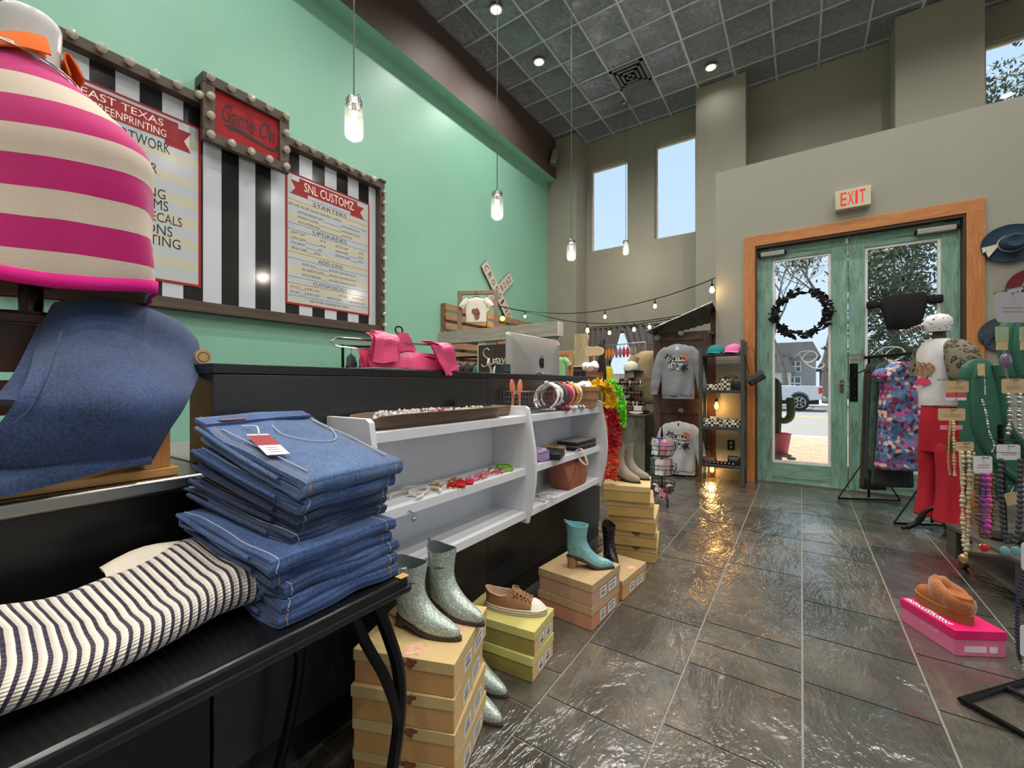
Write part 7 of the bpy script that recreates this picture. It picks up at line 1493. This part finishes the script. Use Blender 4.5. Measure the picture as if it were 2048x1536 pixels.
T = thing('printed_cap', 'white and black printed cap with a long brim on the tee mannequin', 'cap', (mx, my, 1.42)); q = N('striped dotted print'); sp = q.n('SeparateXYZ'); q.l(q.co(), sp.inputs[0]); q.bsdf(q.ramp(q.math('FRACT', q.math('MULTIPLY', q.math('ADD', sp.outputs['X'], sp.outputs['Z']), 42)), [(0, (216, 212, 212)), (.66, (50, 48, 54))], 'CONSTANT'), .8); CPM = q.m; v = None
DOT = blotch('white dotted cap', (54, 52, 58), (214, 210, 212), sc=55, th=.22); cc_ = C2+Vector((0, 0, 1.445))+ax*.01
link('crown', G().rings([[cc_+sx_*(w*math.cos(a))+ax*(w*1.1*math.sin(a)+o)+Vector((0, 0, z)) for a in [2*PI*j/26 for j in range(26)]] for z, w, o in ((-.03, .064, -.004), (0, .070, 0), (.03, .074, 0), (.06, .068, -.004), (.085, .046, -.008), (.098, .006, -.01))]), DOT, T, ang=60)
sd2 = (ax*.35-sx_*.94).normalized(); lt = Vector((-sd2.y, sd2.x, 0)); P = [[cc_+sd2*(.050+.13*i/6)+lt*((j-2)/2*.074*(1-.45*(i/6)**2))+Vector((0, 0, .03-.055*i/6-.014*abs(j-2)/2+.02*math.sin(i/6*PI))) for j in range(5)] for i in range(7)]
link('brim', G().sheet(P, .010), CPM, T, ang=60); g = G(); M_ = Matrix.Translation(cc_+sd2*.055+ax*.065+Vector((0, 0, .03))) @ Matrix(((-sd2.x, 0, ax.x, 0), (-sd2.y, 0, ax.y, 0), (0, 1, 0, 0), (0, 0, 0, 1)))
# ---------------- jewellery spinner at the right ----------------
e1, e2 = Vector((.647, .762, 0)), Vector((.753, -.658, 0)); F0 = Vector((.436, 1.988, .013)); fw = .44
T = thing('jewelry_spinner', 'black metal necklace rack on a square floor frame at the right edge', 'rack', (.745, 2.02, 0)); pc = F0+(e1+e2)*fw/2
link('base_frame', G().tube([F0, F0+e1*fw, F0+(e1+e2)*fw, F0+e2*fw], .011, 8, loop=True), BLKMET, T); link('cross_bar', G().tube([F0+e1*fw*.5, F0+e1*fw*.5+e2*fw], .009, 8), BLKMET, T)
link('post', G().cyl((pc.x, pc.y, .01), (pc.x, pc.y, 1.5), .018, n=12), BLKMET, T); JS = T
CARDB = mat('beige jewellery card', (196, 168, 124), .75, var=.06); CARDW = mat('white jewellery card', (214, 210, 212), .6, var=.03); CARDG = mat('pale lilac card', (168, 160, 164), .6, var=.04)
vx = Vector((CT, ST, 0)); vd = Vector((-ST, CT, 0))
RC = Matrix(((CT, 0, ST, 0), (ST, 0, -CT, 0), (0, 1, 0, 0), (0, 0, 0, 1)))     # cards turned square to the aisle
def arm(p): link('arm', G().tube(smooth_pts([p+Vector((0, 0, .0))-vd*.012, p+vd*.05+Vector((0, 0, .012)), (pc.x, pc.y, p.z+.02)], 6), .0009, 5), BLKMET, JS)
def card(u0, u1, v0, v1, d, m, name, label, grp, cat='necklace'):
    c = at((u0+u1)/2, v0, d); w = (u1-u0)/FP*d; h = (v1-v0)/FP*d; T = thing(name, label, cat, tuple(c), 0, grp); M = Matrix.Translation(c) @ RC
    cd_ = link('card', G().prism(rrect(-w/2, w/2, -h, 0, min(w, h)*.14, 4), M, .0012), m, T); g = G()
    for k in range(2): g.prism([(-w*.32, -h*(.5+.13*k)), (w*.32, -h*(.5+.13*k)), (w*.32, -h*(.54+.13*k)), (-w*.32, -h*(.54+.13*k))], M @ Matrix.Translation((0, 0, .0013)), .0002)
    link('card_print', g, mat('faint card print', (150, 128, 100), .8), cd_)
    hk = c+Vector((0, 0, -.006)); link('peg_hook', G().tube([hk-vd*.018+Vector((0, 0, .008)), hk-vd*.014, hk+vd*.006], .0018, 6), SILVER, T); arm(c+Vector((0, 0, -.004))); return T
def beads(T, pts, d, r, m, name='bead_strand', var=None):
    P = smooth_pts([at(u, v, d) for u, v in pts], 8); L = [0]
    for a, b in zip(P, P[1:]): L.append(L[-1]+(b-a).length)
    g = G(); s_ = 0; i = 0; k = 0
    while s_ < L[-1]:
        while i < len(L)-2 and L[i+1] < s_: i += 1
        t = (s_-L[i])/max(1e-6, L[i+1]-L[i]); p = P[i].lerp(P[i+1], t); rr = r*(1 if not var else (1+.35*math.sin(k*var))); g.sph(p-vd*.006, rr, 8); s_ += rr*1.95; k += 1
    o = link(name, g, m, T); link('cord', G().tube([p-vd*.006 for p in P], r*.22, 5), GOLD, T); return o
BB = [mat('cream pearl bead', (206, 192, 162), .25, .1), mat('dark grey bead', (62, 66, 70), .25, .2), mat('purple bead', (120, 50, 140), .3), mat('magenta bead', (200, 70, 150), .3), mat('navy bead', (36, 40, 72), .25), mat('aqua bead', (110, 160, 176), .3), mat('bronze bead', (110, 84, 58), .3, .5), mat('gold bead', (196, 164, 110), .25, .7)]
GN = 'jewellery hung on the spinner'
T = card(1890, 1937, 762, 785, 1.52, CARDB, 'earring_card', 'beige card of red and white square earrings, upper left on the spinner', GN, 'earrings')
for s_ in (1901, 1923): a_ = at(s_, 793, 1.51); link('square_drop', G().ob(a_, (.030, .004, .026), TH), mat('coral enamel', (196, 66, 78), .4), T); link('white_tip', G().ob(a_-Vector((0, 0, .0085)), (.0305, .0045, .010), TH), CARDW, T)
T = card(1876, 1930, 817, 841, 1.46, CARDB, 'earring_card', 'beige card with pink lettered earrings and a gold chain below the red-and-white pair', GN, 'earrings')
for s_ in (1890, 1915): link('pink_drop', G().ob(at(s_, 855, 1.45), (.030, .004, .014), TH), mat('pink enamel', (220, 130, 150), .4), T)
beads(T, [(1897, 843), (1894, 880), (1893, 920), (1896, 950)], 1.45, .0038, BB[7]); beads(T, [(1903, 843), (1904, 890), (1906, 952)], 1.45, .0042, BB[0], var=.9); link('pendant_plate', G().ob(at(1899, 893, 1.445), (.018, .003, .045), TH), BB[6], T)
T = card(1910, 1947, 884, 902, 1.42, CARDB, 'necklace_card', 'beige card with a long pearl necklace reaching down past the low cart', GN)
beads(T, [(1916, 903), (1918, 940), (1922, 985), (1932, 1000), (1940, 985), (1943, 940), (1944, 905)], 1.42, .0036, BB[0]); beads(T, [(1920, 905), (1922, 960), (1921, 1010), (1924, 1070), (1927, 1110)], 1.42, .0062, BB[0], var=1.1); beads(T, [(1934, 905), (1935, 960), (1933, 1010), (1932, 1070), (1928, 1110)], 1.415, .0062, BB[0], var=1.3); link('end_bead', G().sph(at(1927, 1117, 1.41), .012, 12, sc=(1, 1, 1.3)), BB[7], T)
T = card(1947, 1984, 912, 947, 1.38, CARDW, 'necklace_card', 'white card of purple and bronze beads with a red oval pendant', GN)
for pts, m, r in (([(1951, 949), (1950, 1000), (1954, 1050), (1963, 1075)], BB[6], .006), ([(1961, 949), (1962, 985), (1960, 1030), (1966, 1075)], BB[2], .007), ([(1971, 949), (1974, 985), (1974, 1030), (1969, 1075)], BB[3], .007), ([(1981, 949), (1982, 1000), (1979, 1050), (1970, 1075)], BB[6], .006)): beads(T, pts, 1.38, r, m, var=1.2)
link('pendant', G().sph(at(1968, 1095, 1.37), .014, 16, sc=(1, .5, .9)), mat('ruby pendant', (170, 40, 52), .3), T); link('pendant_rim', G().tube([at(1968, 1095, 1.37)+vx*(.015*math.cos(2*PI*i/20))+Vector((0, 0, .0135*math.sin(2*PI*i/20))) for i in range(20)], .002, 5, loop=True), GOLD, T)
T = card(1993, 2040, 889, 920, 1.40, CARDW, 'necklace_card', 'white card with a long dark grey bead necklace, right of the ruby pendant', GN)
beads(T, [(1998, 921), (1996, 960), (1999, 1010), (2003, 1060), (2010, 1085)], 1.40, .0085, BB[1]); beads(T, [(2037, 921), (2036, 960), (2036, 1010), (2032, 1060), (2022, 1090)], 1.40, .0085, BB[1])
for s_ in (2010, 2032): link('butterfly_bow', G().sph(at(s_, 1102, 1.39), .015, 12, sc=(.8, .35, 1.05)), BB[5], T)
T = card(2003, 2050, 758, 787, 1.46, CARDB, 'earring_card', 'wide beige card of dangling metal earrings at the right picture edge', GN, 'earrings'); beads(T, [(2014, 789), (2016, 830), (2012, 870)], 1.45, .006, SILVER, var=1.4); beads(T, [(2036, 789), (2034, 830), (2038, 870)], 1.45, .006, SILVER, var=1.4)
T = card(1992, 2056, 584, 645, 1.48, CARDG, 'earring_card', 'large pale card at the top of the spinner with two tasselled earrings', GN, 'earrings')
for s_ in (2004, 2052): a_ = at(s_, 668, 1.47); link('wrapped_drop', G().ob(a_, (.040, .006, .05), TH), mat('pale green wrap', (150, 166, 132), .7), T); link('tassel', G().ob(a_-Vector((0, 0, .04)), (.036, .005, .03), TH), CARDB, T)
link('jewel', G().sph(at(2011, 722, 1.47), .018, 14, sc=(.9, .6, 1.5)), mat('amethyst jewel', (130, 110, 140), .15, .3), T); link('chain', G().tube([at(2008, 700, 1.47), at(2012, 745, 1.47), at(2016, 758, 1.47)], .003, 5), SILVER, T)
c = at(2021, 997, 1.44); T = thing('price_tag', 'small beige string tag hanging between the dark grey bead strands', 'tag', tuple(c)); link('card', G().prism(rrect(-.018, .018, -.022, .02, .004, 3), Matrix.Translation(c) @ RC @ Matrix.Rotation(.25, 4, 'Z'), .001), CARDB, T); link('string_loop', G().tube([c+Vector((0, 0, .02)), c+vx*.012+Vector((0, 0, .04)), c-vx*.006+Vector((0, 0, .045))], .001, 4, loop=True), SILVER, T)
T = card(2042, 2090, 1085, 1140, 1.30, CARDW, 'necklace_card', 'white card low at the right edge with a navy bead strand', GN); beads(T, [(2043, 1142), (2032, 1190), (2030, 1260), (2034, 1310), (2046, 1330)], 1.30, .006, BB[4]); 
T = card(2040, 2090, 1250, 1312, 1.24, CARDW, 'necklace_card', 'lowest white card at the right picture edge', GN); beads(T, [(2046, 1314), (2040, 1335), (2050, 1350)], 1.24, .006, SILVER)
# ---------------- low cart, bag and green busts ----------------
u1, u2 = Vector((.24, -.97, 0)), Vector((.97, .24, 0)); P0 = Vector((.70, 3.50, 0)); MC = Matrix(((u2.x, u1.x, 0, P0.x), (u2.y, u1.y, 0, P0.y), (0, 0, 1, 0), (0, 0, 0, 1)))
T = thing('rolling_cart', 'low dark wooden cart on casters under the green display busts', 'cart', tuple(P0)); CW = wood('worn black cart wood', (34, 32, 30), (78, 74, 68), 1, .5)
link('top_board', G().box(0, 0, .215, .60, .62, .237, M=MC), mat('dark worn cart top', (70, 70, 66), .35, var=.3), T, bev=.003)
for a, b in ((0, .09), (.53, .62)): link('leg_panel', G().box(.005, a, .062, .045, b, .215, M=MC), CW, T, bev=.002); link('leg_panel', G().box(.555, a, .062, .595, b, .215, M=MC), CW, T, bev=.002)
link('lower_shelf', G().box(.01, .01, .062, .59, .61, .085, M=MC), CW, T, bev=.002)
for x, y in ((.06, .05), (.06, .56), (.54, .05), (.54, .56)):
    w_ = link('caster', G().box(x-.012, y-.012, .038, x+.012, y+.012, .062, M=MC), SILVER, T); link('wheel', G().cyl(MC @ Vector((x-.011, y, .028)), MC @ Vector((x+.011, y, .028)), .027, n=18), mat('brown caster wheel', (84, 70, 62), .5), w_)
c = MC @ Vector((.20, .42, .237)); T = thing('leather_bag', 'slumped black leather bag lying on the low cart', 'bag', tuple(c)); g = G()
g.rings([[c+u1*(w*math.cos(a))+u2*(d_*math.sin(a))+Vector((0, 0, z)) for a in [2*PI*j/24 for j in range(24)]] for z, w, d_ in ((.001, .13, .08), (.03, .14, .09), (.07, .13, .075), (.10, .09, .04))]); g.jitter(.012, 14, 2)
for v in g.v: v.z = max(v.z, .2375)
link('body', g, BLKL, T); link('strap', G().tube(smooth_pts([c+u1*.12+Vector((0, 0, .07)), c+u1*.1-u2*.08+Vector((0, 0, .10)), c-u2*.10+Vector((0, 0, .05)), c-u1*.12+Vector((0, 0, .07))], 6), .007, 8), BLKL, T); link('zip', G().tube([c+u1*.1+Vector((0, 0, .101)), c-u1*.1+Vector((0, 0, .101))], .003, 5), SILVER, T)
BG = mat('deep green display velvet', (40, 92, 74), .7, var=.15, vs=3, bump=.15, bs=200)
def bust(outline, d, label, ridges, base):
    T = thing('necklace_bust', label, 'display bust', base, 0, 'green necklace busts'); c = at(*outline[0], d); P = [at(u, v, d) for u, v in outline]; k = len(P); cen = sum(P, Vector())/k
    P = smooth_pts(P, 4, loop=True); rs = [[p.lerp(cen, s)+vd*o for p in P] for s, o in ((.06, .035), (0, .022), (0, .0), (.05, -.012), (.3, -.020), (.7, -.024), (.97, -.025))]
    link('panel', G().rings(rs), BG, T, ang=50)
    for r, w in ridges: link('ridge', G().tube([p-vd*.02 for p in smooth_pts([at(u, v, d) for u, v in r], 6)], w, 10), BG, T)
    b = Vector(base); link('stem', G().tube([b+Vector((0, 0, .012)), Vector((b.x, b.y, cen.z))+vd*.02], .012, 10), BLKMET, T); link('foot', G().cyl(b+Vector((0, 0, .0008)), b+Vector((0, 0, .014)), .09, n=24), BLKMET, T); return T
b0 = MC @ Vector((.14, .22, .237))
T = bust([(1926, 748), (1940, 725), (1963, 717), (1984, 726), (1996, 750), (2004, 800), (2014, 845), (2040, 880), (2052, 930), (2030, 985), (1995, 1002), (1960, 985), (1938, 930), (1928, 850)], 2.30, 'large green velvet necklace bust on the low cart behind the hanging cards', [([(1950, 728), (1940, 770), (1942, 840), (1958, 890), (1995, 935), (2030, 960)], .020), ([(1984, 730), (1996, 790), (2006, 850), (2035, 890), (2048, 920)], .022)], tuple(b0))
link('name_card', G().prism(rrect(-.018, .018, -.065, 0, .004, 3), Matrix.Translation(at(1962, 727, 2.24)) @ RC, .002), CARDB, T); beads(T, [(1966, 750), (1968, 790)], 2.24, .004, SILVER, 'chain'); beads(T, [(1962, 800), (1970, 830), (1976, 865), (1986, 890), (1980, 905)], 2.24, .006, SILVER, 'crystal_strand', var=1.3)
b1 = MC @ Vector((.42, .30, .237)); bust([(2006, 655), (2030, 634), (2060, 630), (2090, 650), (2095, 750), (2060, 790), (2020, 775), (2008, 720)], 2.42, 'second green necklace bust behind the large pale card at the right edge', [([(2030, 645), (2022, 700), (2035, 760)], .02)], tuple(b1))
# ---------------- outside ----------------
q = N('brick paving'); br = q.n('TexBrick'); br.inputs['Scale'].default_value = 4; br.inputs['Color1'].default_value = lin((176, 150, 124)); br.inputs['Color2'].default_value = lin((198, 174, 148)); br.inputs['Mortar'].default_value = lin((150, 140, 126)); q.l(q.co(), br.inputs['Vector']); q.bsdf(br.outputs[0], .9); PAVE = q.m
ASPH = mat('pale asphalt', (142, 140, 136), .95, var=.06, vs=3); WALK = mat('pale concrete', (196, 192, 184), .9, var=.05)  # road is one even pale grey
struct('ground_pavement', G().box(-.67, 5.40, -.10, 2.1, 9.0, -.012).box(-30, 9.0, -.10, 40, 10.4, -.012), PAVE)
struct('ground_road', G().box(-40, 10.65, -.2, 60, 25, -.05), ASPH); struct('ground_kerb', G().box(-40, 10.4, -.2, 60, 10.65, -.010), mat('white kerb', (226, 224, 216), .9)); struct('ground_far_walk', G().box(-40, 25, -.2, 60, 60, .02), WALK)
YLN = mat('yellow road paint', (222, 180, 60), .8)
struct('trim_10', G().box(-40, 17.2, -.06, 60, 17.32, -.046).box(-40, 17.5, -.06, 60, 17.62, -.046), YLN)
# pickup truck seen from the side, tail to the right
T = thing('pickup_truck', 'white pickup truck parked across the street, seen through the left glass door', 'truck', (-1.6, 21.6, -.05)); TW = mat('white truck paint', (226, 228, 232), .2, var=.02, bump=0); ty0, ty1 = 21.0, 22.6
link('bed', G().prism([(-1.30, .38), (-.40, .38), (-.36, .55), (-.25, .68), (-.08, .74), (.10, .70), (.24, .58), (.28, .38), (.66, .42), (.70, .60), (.70, .97), (-1.30, .99)], FY(0, ty0+.0, 0) @ Matrix.Translation((0, 0, -1.6)), 1.6), TW, T, bev=.02)
link('cab', G().prism([(-3.0, .38), (-1.32, .38), (-1.32, 1.0), (-1.42, 1.50), (-2.35, 1.52), (-2.9, 1.02), (-3.9, .95), (-4.1, .85), (-4.15, .45), (-3.9, .38), (-3.8, .55), (-3.5, .66), (-3.2, .55)], FY(0, ty0, 0) @ Matrix.Translation((0, 0, -1.6)), 1.6), TW, T, bev=.02)
link('side_window', G().prism([(-2.3, 1.04), (-1.46, 1.06), (-1.53, 1.42), (-2.28, 1.44)], FY(0, ty0-.004, 0), .004), mat('dark window glass', (50, 60, 70), .1), T)
for x in (-.06, -3.52):
    w_ = link('wheel', G().lathe([(.02, -.10), (.26, -.10), (.33, -.07), (.345, 0), (.33, .07), (.26, .10), (.02, .10)], (x, ty0+.12, .295), 28, M=Matrix.Rotation(PI/2, 4, 'X')), RUBBER, T); g = G()
    for k in range(6): a = k*PI/3; g.tube([(x+.05*math.cos(a), ty0+.015, .295+.05*math.sin(a)), (x+.2*math.cos(a), ty0+.012, .295+.2*math.sin(a))], .028, 6)
    g.tube([(x+.215*math.cos(2*PI*i/24), ty0+.012, .295+.215*math.sin(2*PI*i/24)) for i in range(24)], .022, 6, loop=True); link('rim', g, SILVER, w_)
    link('wheel', G().lathe([(.02, -.10), (.30, -.10), (.345, 0), (.30, .10), (.02, .10)], (x, ty1-.12, .295), 20, M=Matrix.Rotation(PI/2, 4, 'X')), RUBBER, T)
link('tail_light', G().box(.58, ty0-.01, .66, .705, ty0+.06, .90), mat('red tail light', (200, 30, 36), .3, emit=.3), T, bev=.01); link('bumper', G().box(.70, ty0+.05, .36, .86, ty1-.05, .52), CHROME, T, bev=.02); link('underbody', G().box(-3.6, ty0+.15, .22, .6, ty1-.15, .40), RUBBER, T); link('mirror', G().box(-2.45, ty0-.16, .98, -2.3, ty0-.0, 1.12), TW, T, bev=.02)
# cactus and leaning board by the door
T = thing('potted_cactus', 'green metal cactus in a pink pot outside the left glass door', 'cactus', (-.33, 7.75, -.012)); cx_, cy_ = -.28, 7.75; CAC = mat('cactus green', (62, 84, 70), .6, var=.15); link('pot', G().lathe([(.002, 0), (.115, 0), (.16, .29), (.172, .30), (.165, .315), (.14, .31), (.13, .28), (.002, .27)], (cx_, cy_, -.0115), 28), mat('pink pot', (216, 110, 146), .5), T)
def lobed(path, rads): return [[v for v in r] for r in [[p+Vector((rr*(1+.12*math.cos(8*2*PI*j/32))*math.cos(2*PI*j/32), rr*(1+.12*math.cos(8*2*PI*j/32))*math.sin(2*PI*j/32), 0)) for j in range(32)] for p, rr in zip(path, rads)]]
link('stem', G().rings(lobed([Vector((cx_-.06, cy_, z)) for z in (.26, .5, .8, 1.05, 1.12, 1.15)], (.075, .085, .09, .08, .05, .01))), CAC, T); link('arm', G().tube(smooth_pts([(cx_, cy_, .50), (cx_+.09, cy_, .50), (cx_+.15, cy_, .58), (cx_+.145, cy_, .80), (cx_+.14, cy_, .86)], 6), [.055]*20+[.05, .045, .035, .022, .01], 14), CAC, T)
T = thing('leaning_board', 'dark board with a pale edge leaning beside the cactus outside the door', 'board', (-.36, 6.6, 0)); M = Matrix.Translation((-.32, 6.7, -.011)) @ Matrix.Rotation(-.42, 4, 'Y') @ Matrix.Rotation(.1, 4, 'Z'); link('board', G().box(-.03, -.30, 0.015, -.005, .30, .62, M=M), RUBBER, T); link('board_edge', G().box(-.005, -.30, 0.015, .02, -.27, .62, M=M), CREAML, T)
# buildings across the street
def building(x0, x1, y, h, m, label, win, roof):
    T = thing('building', label, 'building', ((x0+x1)/2, y+3, .02), 0, 'buildings across the street'); link('wall', G().box(x0, y, .02, x1, y+6, h), m, T); link('roof', G().prism([(x0-.3, h), (x1+.3, h), (x1-.2, h+1.1), (x0+.2, h+1.1)], FY(0, y-.3, 0) @ Matrix.Translation((0, 0, -6.5)), 6.8), roof, T)
    for a, b, c_, d in win:
        f = link('window', G().box(a, y-.06, c_, b, y-.002, d), WHITE, T); g = G(); n_ = 3
        for i in range(n_):
            for j in range(2): w = (b-a)/n_; hh = (d-c_)/2; g.box(a+w*i+.05, y-.075, c_+hh*j+.05, a+w*(i+1)-.05, y-.061, c_+hh*(j+1)-.05)
        link('pane', g, mat('dark far panes', (92, 108, 120), .1), f)
SHG = mat('grey shingle roof', (120, 118, 116), .9, var=.1, vs=2)
building(-9, .9, 38, 3.0, mat('grey clapboard', (150, 150, 150), .9), 'grey house with white trimmed windows across the street', [(-1.2, .0, .6, 1.6), (-1.0, -.0, 1.95, 2.75), (-3.2, -1.9, .6, 2.4)], SHG); building(1.3, 12, 39, 2.1, mat('brown brick house', (128, 106, 92), .9, var=.15, vs=6), 'low brown brick house across the street', [(2.2, 3.2, .6, 1.5), (4.4, 6.0, .6, 1.5), (8, 9.6, .6, 1.5)], SHG)
building(-2.4, -.6, 37.6, 1.9, mat('white storefront', (214, 214, 212), .9), 'small white storefront before the grey house', [(-2.2, -.8, .5, 1.2)], SHG)
# trees
BARK = mat('pale grey bark', (126, 118, 110), .95, var=.2, vs=4, bump=.6, bs=12); LEAF = mat('dark evergreen leaves', (66, 82, 50), .7, var=.5, vs=2); LEAFP = mat('olive winter leaves', (116, 116, 84), .8, var=.3, vs=2)
def bare_tree(x, y, h, label, seed, r=.18, lean=0, leaves=0):
    T = thing('bare_tree', label, 'tree', (x, y, 0), 0, 'bare trees across the street'); rn = random.Random(seed); gt = G(); gb = G(); tips = []
    def grow(p, d, L, r, k, g):
        n_ = 4; pts = [p]
        for i in range(n_): d = (d+Vector((rn.uniform(-.16, .16), rn.uniform(-.16, .16), rn.uniform(-.03, .10)))).normalized(); pts.append(pts[-1]+d*L/n_)
        g.tube(pts, [r*(1-.45*i/n_) for i in range(n_+1)], 6 if k else 9)
        if k >= 6: tips.append(pts[-1]); return
        for i in range(2 if k < 1 else 3):
            dd = (d+Vector((rn.uniform(-.8, .8), rn.uniform(-.6, .6), rn.uniform(-.15, .5)))).normalized(); grow(pts[-1] if i < 2 else pts[2], dd, L*rn.uniform(.6, .8), r*.52, k+1, gb)
    grow(Vector((x, y, -.04)), Vector((lean, 0, 1)).normalized(), h*.36, r, 0, gt); link('trunk', gt, BARK, T); link('branches', gb, BARK, T)
    if leaves:
        g = G()
        for i in range(leaves): p = rn.choice(tips)+Vector((rn.gauss(0, .35), rn.gauss(0, .35), rn.gauss(0, .3))); s_ = rn.uniform(.06, .13); a = Vector((rn.uniform(-1, 1), rn.uniform(-1, 1), rn.uniform(-1, 1))).normalized(); b = a.orthogonal().normalized(); g.add([p-a*s_, p+b*s_*.6, p+a*s_, p-b*s_*.6], [(0, 1, 2, 3)])
        link('leaves', g, LEAFP, T, kind='stuff')
bare_tree(-.55, 27, 10.5, 'bare branching tree across the street behind the pickup cab', 3, .16, -.05, 700); bare_tree(1.15, 29, 13, 'tall pale-trunked bare tree right of the pickup tail', 8, .22, .04, 500); bare_tree(-3.2, 31, 9, 'smaller bare tree far left across the street', 11, .15, 0, 300)
def evergreen(x, y, z0, z1, r, n_, label, seed):
    T = thing('evergreen_tree', label, 'tree', (x, y, 0), 0, 'evergreens beyond the right door'); rn = random.Random(seed); link('trunk', G().tube([(x, y, -.04), (x+.1, y, z0+1), (x, y, z1*.8)], [.25, .2, .06], 9), BARK, T); g = G()
    cl = [Vector((x+rn.gauss(0, r*.5), y+rn.gauss(0, r*.4), rn.uniform(z0, z1))) for _ in range(70)]
    for i in range(n_): p = rn.choice(cl)+Vector((rn.gauss(0, .42), rn.gauss(0, .42), rn.gauss(0, .34))); s_ = rn.uniform(.08, .17); a = Vector((rn.uniform(-1, 1), rn.uniform(-1, 1), rn.uniform(-1, 1))).normalized(); b = a.orthogonal().normalized(); g.add([p-a*s_, p+b*s_*.5, p+a*s_, p-b*s_*.5], [(0, 1, 2, 3)])
    link('foliage', g, LEAF, T, kind='stuff')
evergreen(3.5, 26, .8, 8.6, 1.9, 9000, 'dense dark evergreen seen through the right glass door', 5); evergreen(7.3, 27, 5.0, 14.5, 1.3, 4500, 'tall evergreen seen at the left of the upper corner window', 7)
